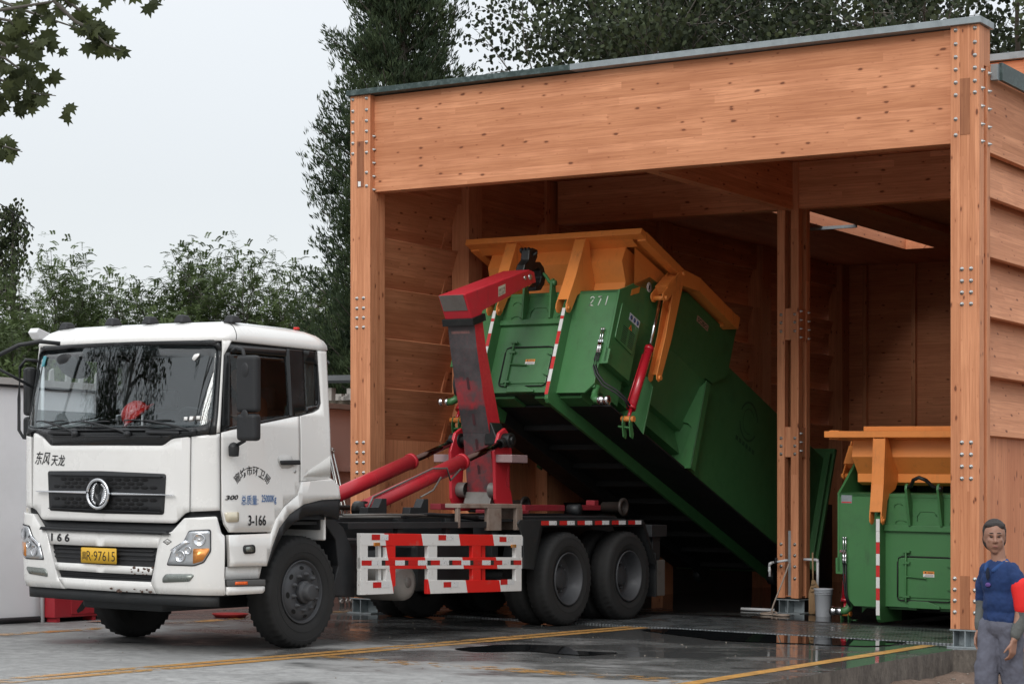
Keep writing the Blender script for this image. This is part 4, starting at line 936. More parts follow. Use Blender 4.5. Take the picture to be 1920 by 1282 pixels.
# front axle mudflap behind cab wheel
mb = MB(); mb.prism([(.05, p, q) for p, q in [(.42, 1.35), (.52, 1.22), (.70, 1.12), (.84, .90), (.88, .70), (.88, .44), (.50, .47), (.62, .75), (.58, 1.0), (.42, 1.15)]], (-.42, 0, 0)); mb.box(-.6, .02, .52, .9, .45, .60); build('rear_wing', mb, M['black_plastic'], truck, bevel=.01)
mb = MB(); mb.prism([(-2.1, p, q) for p, q in [(.42, 1.35), (.52, 1.22), (.70, 1.12), (.84, .90), (.88, .70), (.88, .44), (.50, .47), (.62, .75), (.58, 1.0), (.42, 1.15)]], (.42, 0, 0)); build('rear_wing', mb, M['black_plastic'], truck, bevel=.01)
# air tank, fuel tank, battery box
mb = MB(); mb.lathe((-.30, 1.74, .56), (1, 0, 0), [(.001, .36), (.10, .355), (.17, .33), (.185, .29), (.19, .0), (.17, -.35), (.001, -.38)], 28); build('air_tank', mb, paint('tank_cream', (.24, .225, .205), .45, dirt=.6), truck)
mb = MB(); mb.lathe((-.1, 1.74, .56), (1, 0, 0), [(.001, .166), (.05, .165), (.055, .158)], 16); build('tank_badge', mb, M['grey_metal'], truck)
mb = MB(); mb.box(-.60, -.08, 2.05, 3.3, .45, .95); mb.box(-2.1, -1.55, .95, 3.1, .40, 1.0); mb.box(-.6, -.2, .95, 1.4, .5, 1.0); build('fuel_tank', mb, CH, truck, bevel=.05)
# side guard: welded rails in red and white
def guard_mat():
    k = NT('guard_red_white'); s, o = k.coord(); at = k.n('ShaderNodeAttribute', attribute_name='gc'); sep = k.n('ShaderNodeSeparateXYZ'); k.l(at, 'Vector', sep, 0)
    x = k.math('ADD', (sep, 0), k.math('MULTIPLY', k.math('SUBTRACT', (sep, 1), 1.06), .26))
    def band(a, b): return k.math('MULTIPLY', k.math('GREATER_THAN', x, a), k.math('LESS_THAN', x, b))
    f = k.math('MAXIMUM', band(1.165, 1.784), band(2.441, 3.067))
    c = k.mix(f, (.72, .71, .69), (.68, .018, .015)); n = k.noise(s, o, 5, 6, .7); d = k.ramp(n, 0, .58, .72, 0, .45); c = k.mix((d, 0), c, (.28, .22, .18))
    n2 = k.noise(s, o, 50, 3, .6); d2 = k.ramp(n2, 0, .68, .72, 0, .8); c = k.mix((d2, 0), c, (.12, .08, .06))
    k.l(c[0], c[1], k.p, 'Base Color'); k.set('Roughness', .38); k.bump(n, 0, .05); return k.m
M['guard'] = guard_mat()
def gbox(mb, v0, v1, w0, w1, u0=.14, u1=.19):
    n = len(mb.f); mb.box(u0, u1, v0, v1, w0, w1)
    for i in range(n, len(mb.f)): mb.g[i] = [(mb.v[j][1], mb.v[j][2], 0) for j in mb.f[i]]
sk_ = lambda v, a, b: a+(b-a)*(v-.789)/2.87
mb = MB()
# rails (slight fall to the rear as in the welded frame)
for (a0, b0, a1, b1, va, vb) in ((.947, 1.067, .908, 1.023, .789, 3.682), (.724, .835, .658, .783, .789, 3.65), (.472, .609, .468, .598, .789, 1.32), (.446, .585, .42, .535, 1.90, 3.637)):
    n = len(mb.f); f_ = lambda v: (v-va)/(vb-va)
    mb.hexa([(.14, va, a0), (.19, va, a0), (.19, vb, a1), (.14, vb, a1), (.14, va, b0), (.19, va, b0), (.19, vb, b1), (.14, vb, b1)])
    for i in range(n, len(mb.f)): mb.g[i] = [(mb.v[j][1], mb.v[j][2], 0) for j in mb.f[i]]
for (v0, v1, w0, w1, ua, ub) in ((.789, .905, .60, .95, .142, .188), (1.136, 1.185, .60, .94, .10, .14), (1.20, 1.355, .54, .94, .142, .187), (1.905, 2.067, .56, .93, .142, .187), (2.70, 2.856, .55, .93, .142, .187), (2.95, 3.01, .55, .92, .10, .14), (3.52, 3.64, .52, .92, .142, .188)):
    gbox(mb, v0, v1, w0, w1, ua, ub)
guard = build('side_guard', mb, M['guard'], truck, bevel=.004)
tape(guard, (.1915, .80, .756), (.1915, 3.63, .702), (0, 0, .050), 7.4)
for (v_, w_) in ((.96, 1.0), (2.08, .985), (.98, .535), (2.17, .503), (3.22, .50), (3.2, .955)):
    tape(guard, (.1925, v_, w_), (.1925, v_+.27, w_-.004), (0, 0, .055), .84)
for (v_, w_) in ((.99, .94), (3.42, .89)):
    mb = MB(); mb.box(.19, .205, v_, v_+.09, w_, w_+.035); build('orange_reflector', mb, M['lamp_amber'], guard, bevel=.003)
# ---------------------------------------------------------------- hooklift
def red_arm_mat():
    k = NT('hoist_red_greasy'); s, o = k.coord(); at = k.n('ShaderNodeAttribute', attribute_name='gc'); sep = k.n('ShaderNodeSeparateXYZ'); k.l(at, 'Vector', sep, 0)
    n = k.noise(s, o, 3.2, 6, .65); n2 = k.noise(s, o, 30, 4, .6)
    g = k.math('ADD', (sep, 2), k.math('MULTIPLY', k.math('SUBTRACT', (n, 0), .5), 1.1)); f = k.ramp(g[0], 0, .28, .72)
    c = k.mix((k.ramp(n2, 0, .35, .65), 0), (.48, .02, .03), (.56, .03, .04)); c = k.mix((f, 0), c, k.mix((k.ramp(n, 0, .3, .7), 0), (.018, .017, .019), (.075, .066, .068)))
    h = k.math('MULTIPLY', (f, 0), k.ramp(n2, 0, .5, .75, 0, .16)); h = k.math('MULTIPLY', (f, 0), (k.ramp(n2, 0, .5, .75, 0, .16), 0)); c = k.mix(h, c, (.28, .05, .06))
    k.l(c[0], c[1], k.p, 'Base Color'); r = k.ramp(f, 0, 0, 1, .36, .5); k.l(r, 0, k.p, 'Roughness'); k.bump(n2, 0, .08, .004); return k.m
M['arm'] = red_arm_mat()
def greasy(mb, n0, fn):
    for i in range(n0, len(mb.f)): mb.g[i] = [(0, 0, fn(*mb.v[j], i)) for j in mb.f[i]]
AL, AR_ = UC-.205, UC+.165   # arm flanks
# tower (outer base frame) that pivots at the rear
mb = MB(); n0 = 0
for u_ in (AL-.14, AR_+.10):
    mb.prism([(u_, p, q) for p, q in [(4.60, 2.16), (4.72, 2.22), (4.82, 2.14), (4.86, 1.93), (4.76, 1.72), (4.74, 1.56), (4.84, 1.50), (4.90, 1.26), (4.62, 1.25), (4.52, 1.4), (4.50, 1.95)]], (.04, 0, 0))
mb.box(AL-.10, AR_+.10, 4.84, 4.88, 1.3, 1.9)
tower = build('lift_frame', mb, M['red'], truck, bevel=.008)
mb = MB(); mb.box(AR_+.12, AR_+.36, 4.52, 4.85, 1.82, 1.91); mb.box(AL-.36, AL-.14, 4.52, 4.85, 1.82, 1.91); build('frame_stub', mb, paint('pink_worn', (.33, .22, .22), .5, dirt=.5), tower, bevel=.006)
# boom (tapered box leaning to the cab)
mb = MB()
FRp = [(4.86, 1.30), (4.78, 1.735), (4.68, 2.15), (4.50, 2.62), (4.36, 3.10), (4.29, 3.44)]  # front edge
BKp = [(5.15, 1.30), (5.10, 1.735), (4.98, 2.15), (4.78, 2.62), (4.58, 3.10), (4.47, 3.49)]
FRp = [(4.70, 1.34), (4.66, 1.735), (4.60, 2.15), (4.47, 2.60), (4.34, 3.12), (4.285, 3.43)]
BKp = [(4.98, 1.34), (4.96, 1.735), (4.86, 2.15), (4.70, 2.62), (4.53, 3.12), (4.45, 3.47)]
n = len(FRp)
for i in range(n-1):
    a, b, c_, d = FRp[i], FRp[i+1], BKp[i+1], BKp[i]
    for (P_, gv) in (([(AL, *a), (AR_, *a), (AR_, *b), (AL, *b)], (.62, .86)), ([(AR_, *a), (AR_, *d), (AR_, *c_), (AR_, *b)], (.30, .0)), ([(AL, *d), (AL, *a), (AL, *b), (AL, *c_)], (.5, .5)), ([(AR_, *d), (AL, *d), (AL, *c_), (AR_, *c_)], (.3, .3))):
        def gg(p): 
            base = gv[0]
            w_ = p[2]
            if gv[0] == .62: base = .95 if w_ > 2.80 else (.56 if w_ > 2.45 else (.95 if 2.05 < w_ <= 2.45 else .66))
            if gv[0] == .30: base = .05+.55*max(0, (2.35-w_))*1.2 if p[1] > -9 else .2
            return (0, 0, base)
        # subdivide for the smooth grease gradient
        m_ = 4
        A0, A1, B1, B0 = [Vector(q) for q in P_]
        for j in range(m_):
            t0, t1 = j/m_, (j+1)/m_; q = [A0.lerp(B0, t0), A1.lerp(B1, t0), A1.lerp(B1, t1), A0.lerp(B0, t1)]; mb.poly([tuple(z) for z in q], g=[gg(z) for z in q])
boom = build('boom', mb, M['arm'], truck)
mb = MB()
for w_ in (2.72, 2.32, 2.02, 1.72):   # slotted holes in the boom face
    t = None
    for i in range(n-1):
        if FRp[i][1] <= w_ <= FRp[i+1][1]: t = (w_-FRp[i][1])/(FRp[i+1][1]-FRp[i][1]); v_ = FRp[i][0]+(FRp[i+1][0]-FRp[i][0])*t
    pts = [(UC-.02+.018*math.cos(q), v_-.004-(.38*.055*(1 if math.sin(q) > 0 else -1)+.3*.018*math.sin(q))*.6, w_+.055*(1 if math.sin(q) > 0 else -1)+.018*math.sin(q)) for q in [2*math.pi*(k+.5)/16 for k in range(16)]]
    mb.poly(pts)
build('boom_slot', mb, paint('slot_dark', (.05, .012, .015), .7, bump=0), boom, recalc=False)
# collar with worn plate at the boom head
mb = MB(); mb.prism([(AL-.03, p, q) for p, q in [(4.23, 3.36), (4.215, 3.44), (4.47, 3.52), (4.49, 3.44)]], (AR_-AL+.06, 0, 0)); build('boom_collar', mb, M['black_hook'], boom, bevel=.005)
mb = MB(); mb.hexa([(AL+.04, 4.325, 3.22), (AR_-.08, 4.325, 3.22), (AR_-.08, 4.33, 3.22), (AL+.04, 4.33, 3.22), (AL+.04, 4.305, 3.31), (AR_-.08, 4.305, 3.31), (AR_-.08, 4.31, 3.31), (AL+.04, 4.31, 3.31)]); build('worn_plate', mb, paint('worn_pink', (.28, .12, .11), .5, dirt=.8, thr=(.4, .6)), boom)
# jib
mb = MB()
mb.prism([(AL, p, q) for p, q in [(4.095, 3.704), (4.20, 3.735), (5.44, 4.115), (5.56, 4.10), (5.60, 3.975), (5.52, 3.955), (4.47, 3.55), (4.40, 3.43), (4.27, 3.40), (4.19, 3.53)]], (AR_-AL, 0, 0))
jib = build('jib', mb, M['red'], truck, bevel=.012)
mb = MB(); mb.prism([(AL+.02, p, q) for p, q in [(4.092, 3.70), (4.19, 3.53), (4.183, 3.53), (4.083, 3.70)]], (AR_-AL-.04, 0, 0)); build('jib_nose', mb, M['grey_metal'], jib)
mb = MB(); mb.poly([(AR_+.0015, 4.78, 3.735), (AR_+.0015, 4.93, 3.79), (AR_+.0015, 4.93, 3.90), (AR_+.0015, 4.78, 3.85)]); sg_ = build('sign_plate', mb, paint('cream_label', (.55, .50, .38), .5, dirt=.4), jib)
for k, (tx, w_) in enumerate((('吊臂下严禁', .045), ('站人通行', .005))):
    text_mesh(tx, lambda x, y, w_=w_: (AR_+.003, 4.79+x, 3.742+w_+y+.36*x), paint('label_ink', (.08, .06, .05), .6, bump=0), 'lettering', sg_, .13, .036)
mb = MB(); mb.lathe((AR_, 5.46, 4.03), (1, 0, 0), [(.001, .012), (.03, .012), (.035, 0)], 16); mb.lathe((AR_, 5.35, 4.01), (1, 0, 0), [(.001, .01), (.022, .01), (.025, 0)], 12); build('pin', mb, M['bolt'], jib)
# hook
hk = [(5.50, 4.05), (5.56, 4.19), (5.64, 4.26), (5.66, 4.38), (5.74, 4.41), (5.85, 4.40), (5.84, 4.31), (5.80, 4.25), (5.90, 4.26), (5.99, 4.20), (6.03, 4.10), (6.0, 4.0), (5.92, 3.92), (5.80, 3.90), (5.80, 3.95), (5.89, 4.0), (5.93, 4.08), (5.90, 4.16), (5.84, 4.18), (5.76, 4.14), (5.70, 4.03), (5.60, 3.97)]
hook = build('hook', MB().side(hk, UC-.09, .12), M['black_hook'], truck, bevel=.012)
mb = MB()
for k in range(3): mb.lathe((UC-.12+.05*k, 5.70, 4.38), (1, 0, 0), [(.001, .0), (.035, .0), (.035, .025), (.001, .025)], 12)
mb.tube([(UC-.1, 5.75, 4.30), (UC+.0, 5.75, 4.30), (UC+.06, 5.78, 4.36)], .02, 8); build('safety_catch', mb, M['black_hook'], hook, bevel=.005)
# twin lift cylinders
for u_, lab in ((-.70, 'lift cylinder nearest the camera, grease free'), (-1.40, 'far lift cylinder with a black grease stain')):
    a = Vector((u_, 1.95, 1.28)); b_ = Vector((u_, 3.80, 1.815)); d = (b_-a).normalized(); e = Vector((u_, 4.70, 2.075))
    mb = MB(); mb.tube([a, b_], .082, 28); mb.tube([b_-d*.035, b_+d*.015], .092, 28); mb.tube([a+d*1.15, a+d*1.16], .0835, 28)
    cy = build('lift_cylinder', mb, M['red'], truck, label=lab)
    mb = MB(); mb.tube([b_, e], .036, 16); build('piston_rod', mb, paint('oily_rod', (.10, .06, .05), .12, 1, .3, (.02, .02, .02), 6, bump=0), cy)
    mb = MB(); mb.lathe(e+Vector((-.07, 0, 0)), (1, 0, 0), [(.001, 0), (.085, 0), (.085, .14), (.001, .14)], 20); mb.tube([e-d*.16, e], .055, 12); build('rod_eye', mb, M['black_hook'], cy, bevel=.006)
    mb = MB(); mb.lathe(a+Vector((-.06, 0, 0)), (1, 0, 0), [(.001, 0), (.09, 0), (.09, .12), (.001, .12)], 16); build('cylinder_foot', mb, M['black_hook'], cy)
    if u_ > -1:
        mb = MB(); o2 = Vector((.05, 0, .09)); mb.tube([a+Vector((.12, -.05, .0)), a+d*.15+o2, a+d*1.25+o2*1.1, a+d*1.45+Vector((.11, 0, .05)), a+d*1.52+Vector((.11, 0, -.10)), a+d*1.75+Vector((.09, 0, -.04))], .011, 8)
        mb.tube([a+d*.95+Vector((.10, 0, -.13)), a+d*1.2+Vector((.1, 0, -.12)), a+d*1.35+Vector((.1, 0, -.02))], .010, 8); build('oil_pipe', mb, M['grey_metal'], cy)
# pivot crossbar between cylinders on the boom
mb = MB(); mb.tube([(-1.48, 4.70, 2.075), (-.60, 4.70, 2.075)], .05, 16); mb.hexa([(AR_-.08, 4.60, 2.02), (AR_+.14, 4.6, 2.02), (AR_+.14, 4.85, 2.02), (AR_-.08, 4.85, 2.02), (AR_-.06, 4.60, 2.28), (AR_+.02, 4.60, 2.28), (AR_+.02, 4.82, 2.28), (AR_-.06, 4.82, 2.28)]); build('boom_knuckle', mb, M['black_hook'], boom, bevel=.015)
# saddle brackets, worn steel stand, rollers
for v_ in (1.55, 2.28):
    mb = MB(); mb.side([(v_, 1.23), (v_+.02, 1.31), (v_+.20, 1.31), (v_+.26, 1.40), (v_+.34, 1.40), (v_+.34, 1.23)], -.42, .10); build('saddle_bracket', mb, CH, truck, bevel=.006)
mb = MB(); mb.hexa([(-.12, 2.64, 1.31), (.0, 2.75, 1.31), (.0, 3.94, 1.31), (-.35, 3.94, 1.31), (-.12, 2.64, 1.355), (.0, 2.75, 1.355), (.0, 3.94, 1.355), (-.35, 3.94, 1.355)]); mb.box(-.05, .0, 3.27, 3.53, 1.07, 1.31); mb.box(-.05, .0, 3.83, 3.95, 1.07, 1.31); mb.box(-.35, -.05, 3.92, 3.95, 1.07, 1.31); mb.box(-.06, -.02, 2.73, 2.78, 1.1, 1.31)
build('steel_stand', mb, paint('rusty_stand', (.30, .24, .20), .6, .2, .8, (.14, .07, .04), 5, thr=(.42, .65)), truck, bevel=.004)
mb = MB(); mb.box(-.75, -.55, 4.85, 5.72, 1.27, 1.34); mb.box(-1.5, -1.35, 4.3, 5.72, 1.27, 1.34); mb.box(-.70, -.52, 6.05, 6.5, 1.28, 1.34); mb.box(-.66, -.54, 6.38, 6.48, 1.34, 1.40); mb.box(-.9, -.4, 4.35, 4.7, 1.24, 1.28); build('hoist_rail', mb, paint('old_red', (.26, .02, .03), .5, dirt=.6), truck, bevel=.006)
for u_ in (-.45, -1.63-.25):
    mb = MB(); mb.lathe((u_, 6.80, 1.32), (1, 0, 0), [(.001, .02), (.07, .02), (.08, .04), (.115, .06), (.115, .085), (.07, .09), (.06, -.22), (.001, -.22)], 24); build('small_roller', MB().lathe((u_-.02, 5.83, 1.29), (1, 0, 0), [(.001, -.1), (.06, -.1), (.065, .06), (.001, .06)], 18), CH, truck)
    build('guide_roller', mb, paint('roller_dark', (.06, .05, .045), .5, .4, .6), truck)
mb = MB(); mb.lathe((AR_-.02, 4.66, 1.50), (1, 0, 0), [(.001, .12), (.09, .12), (.09, 0)], 20); mb.lathe((AL-.10, 4.66, 1.50), (1, 0, 0), [(.001, .0), (.09, .0), (.09, .12)], 20); mb.hexa([(AL, 4.60, 1.34), (AR_, 4.60, 1.34), (AR_, 4.68, 1.34), (AL, 4.68, 1.34), (AL, 4.66, 1.48), (AR_, 4.66, 1.48), (AR_, 4.70, 1.48), (AL, 4.70, 1.48)]); build('boom_pad', mb, M['grey_metal'], boom, bevel=.01)
# red helmet on the dashboard
helm = MB(); ce = Vector((-.93, -1.12, 2.135))
prof = [(.125, -.01), (.128, .0), (.122, .045), (.10, .09), (.065, .118), (.03, .128), (.001, .130)]
helm.lathe((0, 0, 0), (0, 0, 1), prof, 28, rf=lambda q, k, r: r*(1+.14*abs(math.cos(2*math.pi*k/28))))
helm.lathe((0, 0, 0), (0, 0, 1), [(.150, -.012), (.125, .004), (.122, .002), (.148, -.02)], 28, rf=lambda q, k, r: r*(1+.16*abs(math.cos(2*math.pi*k/28))+(.22 if math.cos(2*math.pi*k/28) > .6 and r > .14 else 0)))
Rm = Matrix.Rotation(math.radians(-32), 3, 'Y') @ Matrix.Rotation(math.radians(25), 3, 'X')
helm.xf(lambda x, y, z: tuple(ce+Rm @ Vector((x, y, z))))
build('safety_helmet', helm, paint('helmet_red', (.88, .03, .025), .25, dirt=.15, coat=.6, dcol=(.6, .5, .45), thr=(.6, .7), dscale=14), None, 'red safety helmet lying on the dashboard behind the windscreen', 'helmet')
# ================================================================ REFUSE COMPACTION CONTAINERS
GRN = M['green']; ORG_ = M['orange']
UND = paint('underside_shade_black', (.008, .009, .009), .6, dirt=.2, dcol=(.03, .035, .03))  # black colour standing in for the shade under the containers
def container(at, ov, ow, tilt, du, label, group, number=None, nameplate=False, hoist=True):
    root = thing('refuse_container', at, label, 'container', group)
    ct, st = math.cos(tilt), math.sin(tilt)
    def T(a, l, h): return (a+du, ov+l*ct+h*st, ow-l*st+h*ct)
    def TV(a, l, h): return Vector((a, l*ct+h*st, -l*st+h*ct))
    def B(name, mb, mat, parent=root, **k): mb.xf(T); return build(name, mb, mat, parent, **k)
    def front(mb, pts, l, t): return mb.prism([(p[0], l, p[1]) for p in pts], (0, t, 0))
    def sidep(mb, pts, a, t): return mb.prism([(a, p[0], p[1]) for p in pts], (t, 0, 0))
    XL, XR, RL, RR = -2.15, 0.0, -1.615, -.625
    # hull: main box behind, hopper section in front
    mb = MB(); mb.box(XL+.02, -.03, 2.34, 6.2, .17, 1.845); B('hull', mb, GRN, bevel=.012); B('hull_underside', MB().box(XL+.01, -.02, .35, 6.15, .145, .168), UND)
    mb = MB(); mb.box(XL-.02, .06, 6.10, 6.30, .172, 1.93); mb.box(XL-.02, .10, 6.17, 6.23, .172, 2.02); B('tailgate', mb, GRN, bevel=.008)
    # hopper side plates (outer skins) with flared lower part
    HS = [(0, .57), (0, 1.50), (.12, 1.585), (.59, 1.955), (.82, 1.975), (1.24, 2.09), (1.52, 2.205), (2.60, 2.205), (2.90, 2.36), (2.88, 1.66), (2.55, 1.42), (2.34, 1.40), (2.30, 1.36), (.95, 1.36), (.58, 1.36), (.58, .57)]
    for a_, t_ in ((0.02, -.03), (XL-.02, .03)):
        mb = MB(); sidep(mb, HS, a_, t_)
        s_ = 1 if t_ < 0 else -1; b_ = a_
        # inward sloping skirt and stepped ledges between cabinet and rib
        def Q(x, l0, l1, y0, x2, y1): return [(b_-s_*x, l0, y0), (b_-s_*x, l1, y0), (b_-s_*x2, l1, y1), (b_-s_*x2, l0, y1)]
        mb.poly(Q(.0, .55, 2.34, 1.37, .22, .68)); mb.poly(Q(.22, .55, 2.36, .68, .30, .66)); mb.poly(Q(.30, .55, 2.36, .66, .17, .36)); mb.poly(Q(.17, .55, 2.36, .36, .30, .34)); mb.poly(Q(.30, .55, 2.36, .34, .30, .15))
        B('hopper_side', mb, GRN, bevel=0)
        mb = MB(); mb.box(min(b_-s_*.30, b_-s_*.95), max(b_-s_*.30, b_-s_*.95), .1, 2.34, .15, .30); B('hopper_floor', mb, GRN)
        # bracket plate carrying the cylinder and the front-facing rib
        def fx(x): return b_+s_*x
        mb = MB(); front(mb, [(fx(-.28), .70), (fx(-.03), .80), (fx(.03), .79), (fx(.115), .66), (fx(.105), .04), (fx(-.07), .22), (fx(-.28), .24)], .95, .02); B('bracket_plate', mb, GRN, bevel=.003)
        mb = MB(); front(mb, [(fx(-.28), 1.0), (fx(-.10), 1.20), (fx(.05), 1.345), (fx(.05), .152), (fx(-.30), .152), (fx(-.14), .28), (fx(-.07), .55), (fx(-.05), .71), (fx(-.11), .76), (fx(-.28), .8)], 2.30, .02)
        mb.box(min(fx(.05), fx(.03)), max(fx(.05), fx(.03)), 2.30, 2.42, .152, 1.345); B('rib', mb, GRN, bevel=.003)
    # box front faces (cheeks) and cabinet
    mb = MB()
    front(mb, [(-.60, .172), (-.19, .172), (-.078, .29), (-.072, .541), (.045, .545), (.048, .73), (0, .745), (0, 1.50), (-.60, 1.50)], 0, .03)
    front(mb, [(-1.62, .172), (XL+.19, .172), (XL+.078, .29), (XL+.072, .541), (XL-.045, .545), (XL-.048, .73), (XL, .745), (XL, 1.50), (-1.62, 1.50)], 0, .03)
    front(mb, [(-1.62, .185), (-.60, .185), (-.60, 1.49), (-1.62, 1.49)], 0.005, .03)
    mb.box(XL, 0, 0, .03, 1.455, 1.50); mb.poly([(XL, .0, 1.50), (0, .0, 1.50), (0, .6, 1.52), (XL, .6, 1.52)])
    fr_ = B('front_panel', mb, GRN, bevel=.004)
    mb = MB(); mb.box(-.30, -.01, .03, .58, .57, 1.5); mb.box(-.30, -.085, .03, .60, .25, .57); B('cabinet', mb, GRN, bevel=.006)
    mb = MB(); mb.box(XL+.01, XL+.3, .03, .58, .57, 1.5); mb.box(XL+.085, XL+.30, .03, .6, .25, .57); B('cabinet', mb, GRN, bevel=.006)
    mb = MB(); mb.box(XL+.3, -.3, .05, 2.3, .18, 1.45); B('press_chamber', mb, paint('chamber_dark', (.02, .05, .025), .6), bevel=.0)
    # cabinet door with vents and pictograms on the near flank
    mb = MB(); sidep(mb, rnd([(.075, .905), (.09, 1.375), (.575, 1.365), (.52, .88)], .03), .021, .014); cd = B('cabinet_door', mb, GRN, bevel=.006)
    mb = MB()
    for c_ in range(2):
        for r_ in range(9): mb.box(.0352, .0365, .20+c_*.17, .32+c_*.17, .93+r_*.024+.0*c_, .938+r_*.024)
    B('vent_slot', mb, paint('vent_black', (.008, .014, .01), .9, bump=0), cd)
    mb = MB(); mb.box(.0352, .037, .29, .54, 1.245, 1.335); sy = B('pictogram_strip', mb, paint('picto_pale', (.58, .62, .68), .4), cd)
    mb = MB()
    for q in (.335, .415, .495): mb.lathe((.0375, q, 1.29), (1, 0, 0), [(.001, .001), (.028, .001), (.028, 0)], 16)
    B('pictogram', mb, paint('picto_dark', (.06, .10, .22), .4), sy)
    mb = MB(); mb.poly([(.0372, .32, 1.14), (.0372, .40, 1.14), (.0372, .36, 1.21)]); wt_ = B('warning_triangle', mb, paint('warning_orange', (.80, .20, .04), .4), cd, recalc=False)
    mb = MB(); mb.poly([(.0380, .355, 1.15), (.0380, .372, 1.15), (.0380, .362, 1.19)]); B('warning_mark', mb, INK, wt_, recalc=False)
    mb = MB(); mb.box(.022, .028, .17, .22, 1.56, 1.68) if False else sidep(mb, [(.25, 1.54), (.42, 1.66), (.42, 1.74), (.25, 1.62)], .0202, .003); ol = B('orange_label', mb, paint('label_orange', (.72, .26, .04), .5), cd)
    mb = MB(); mb.lathe((.0205, .62, 1.83), (1, 0, 0), [(.001, .003), (.058, .003), (.06, 0)], 24); rl = B('round_label', mb, M['white'], cd)
    mb = MB(); mb.lathe((.0237, .62, 1.83), (1, 0, 0), [(.042, .0015), (.046, .0015), (.046, 0)], 24); mb.box(.0237, .025, .605, .635, 1.80, 1.86); B('round_label_mark', mb, INK, rl)
    # rails / skids: front uprights with reflective tape, running under the hull
    for a_ in (RL, RR):
        mb = MB(); sidep(mb, [(0.03, 1.30), (-.10, 1.29), (-.16, 1.215), (-.16, .10), (-.145, .035), (-.10, .0), (.5, .0), (.5, .143), (.25, .143), (.03, .40)], a_, .05); rl_ = B('skid_rail', mb, GRN, bevel=.006)
        mb = MB(); mb.box(a_+.002, a_+.048, .5, 6.2, .0, .143); B('runner', mb, GRN if a_ == RR else UND)  # far runner coloured black as if in shade, near one stays green
        n0 = 8 if number else 7
        mb = MB(); N_ = 7; y = 1.205
        hs = [1.205, 1.10, 1.06, .90, .73, .57, .41, .25, .085] if number else [1.205, 1.06, .935, .80, .665, .53, .40, .26, .085]
        for i in range(8):
            mb2 = MB(); mb2.box(a_+.002, a_+.047, -.1635, -.160, hs[i+1]+.001, hs[i]-.001); mb2.xf(T); cc_ = 'w' if (i % 2 == 0 or (not number and i == 0)) else 'r'
            if not number: cc_ = 'wwrwrwrw'[i]
            build('reflective_tape', mb2, M['tape_w'] if cc_ == 'w' else M['tape_r'], rl_)
    mb = MB()
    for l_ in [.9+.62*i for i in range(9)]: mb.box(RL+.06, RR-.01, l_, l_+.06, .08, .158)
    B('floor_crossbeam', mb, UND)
    for a_ in (RL-.12, RR+.06):
        mb = MB(); mb.lathe((a_, 6.1, .03), (1, 0, 0), [(.001, 0), (.09, 0), (.10, .01), (.10, .10), (.09, .11), (.001, .11)], 20); B('rear_roller', mb, M['chassis'])
    # lifting ears with the hook bar
    cb = B('cross_beam', MB().box(RL+.05, RR, -.04, .005, 1.065, 1.135), GRN, bevel=.005)
    for a_ in (-1.26, -.875):
        ears = MB()
        pts = [(.005, 1.13), (.005, 1.40), (-.10, 1.60), (-.13, 1.62), (-.16, 1.60), (-.175, 1.555), (-.16, 1.51), (-.06, 1.13)]; sidep(ears, pts, a_, .03); ear = B('lifting_ear', ears, GRN, bevel=.006)
    mb = MB(); p = [(-1.26, -.13, 1.565), (-1.18, -.16, 1.59), (-1.13, -.22, 1.66), (-1.05, -.25, 1.69), (-.98, -.22, 1.66), (-.92, -.16, 1.59), (-.845, -.13, 1.565)] if not number else [(-1.27, -.13, 1.56), (-1.19, -.13, 1.57), (-1.13, -.13, 1.66), (-1.05, -.14, 1.71), (-.98, -.13, 1.66), (-.90, -.13, 1.57), (-.83, -.13, 1.56)]
    mb.tube(p, .022, 12); mb.lathe((-.845, -.13, 1.56), (1, 0, 0), [(.001, .03), (.035, .03), (.035, 0)], 14); B('hook_bar', mb, M['black_hook'] if not number else GRN, ear)
    # pressed recess outlines on the front
    mb = MB()
    def outline(cx, w_, y0, y1, leg=True): 
        mb.tube([(cx-w_/2, -.001, y0), (cx-w_/2, -.001, (y0+y1)/2), (cx-w_/2+.04, -.001, y1), (cx+w_/2-.04, -.001, y1), (cx+w_/2, -.001, (y0+y1)/2)], .005, 6)
    outline(-1.05, .24, 1.19, 1.30); outline(-1.40, .10, 1.34, 1.39); outline(-1.37, .13, 1.15, 1.195); outline(-.70, .10, 1.34, 1.39); outline(-.71, .13, 1.15, 1.195)
    B('pressed_outline', mb, GRN, fr_)
    # service door: seal frame, hinge bar, handle, latch brackets, warning label
    dr_ = B('service_door', MB().box(-1.40, -.75, -.010, .003, .30, .76), GRN, bevel=.02)
    loop = [(-1.41, .30), (-1.41, .70), (-1.395, .755), (-1.35, .775), (-.80, .775), (-.745, .765), (-.735, .71), (-.735, .33), (-.75, .28), (-.80, .265), (-1.36, .265), (-1.40, .275), (-1.41, .30)]
    B('door_seal', MB().tube([(x, -.012, y) for x, y in loop], .008, 6), M['rubber'], dr_)
    mb = MB(); mb.tube([(-1.30, -.03, .25), (-1.30, -.03, .84)], .012, 8); mb.tube([(-1.30, -.03, .545), (-1.06, -.03, .53), (-1.055, -.05, .53)], .010, 8)
    for y_ in (.31, .70, .83): mb.box(-1.335, -1.25, -.045, .0, y_-.012, y_+.012)
    B('door_latch', mb, GRN, dr_, bevel=.003)
    mb = MB()
    for y_ in (.41, .675): front(mb, [(-.80, y_), (-.72, y_+.05), (-.72, y_-.03)], -.04, .03)
    B('door_hinge', mb, GRN, dr_, bevel=.002)
    lb = B('warning_label', MB().box(-1.095, -.96, -.0125, -.0105, .545, .58), M['white'], dr_); B('label_heading', MB().box(-1.095, -.96, -.0127, -.0105, .581, .612), paint('label_orange2', (.80, .28, .05), .5), lb)
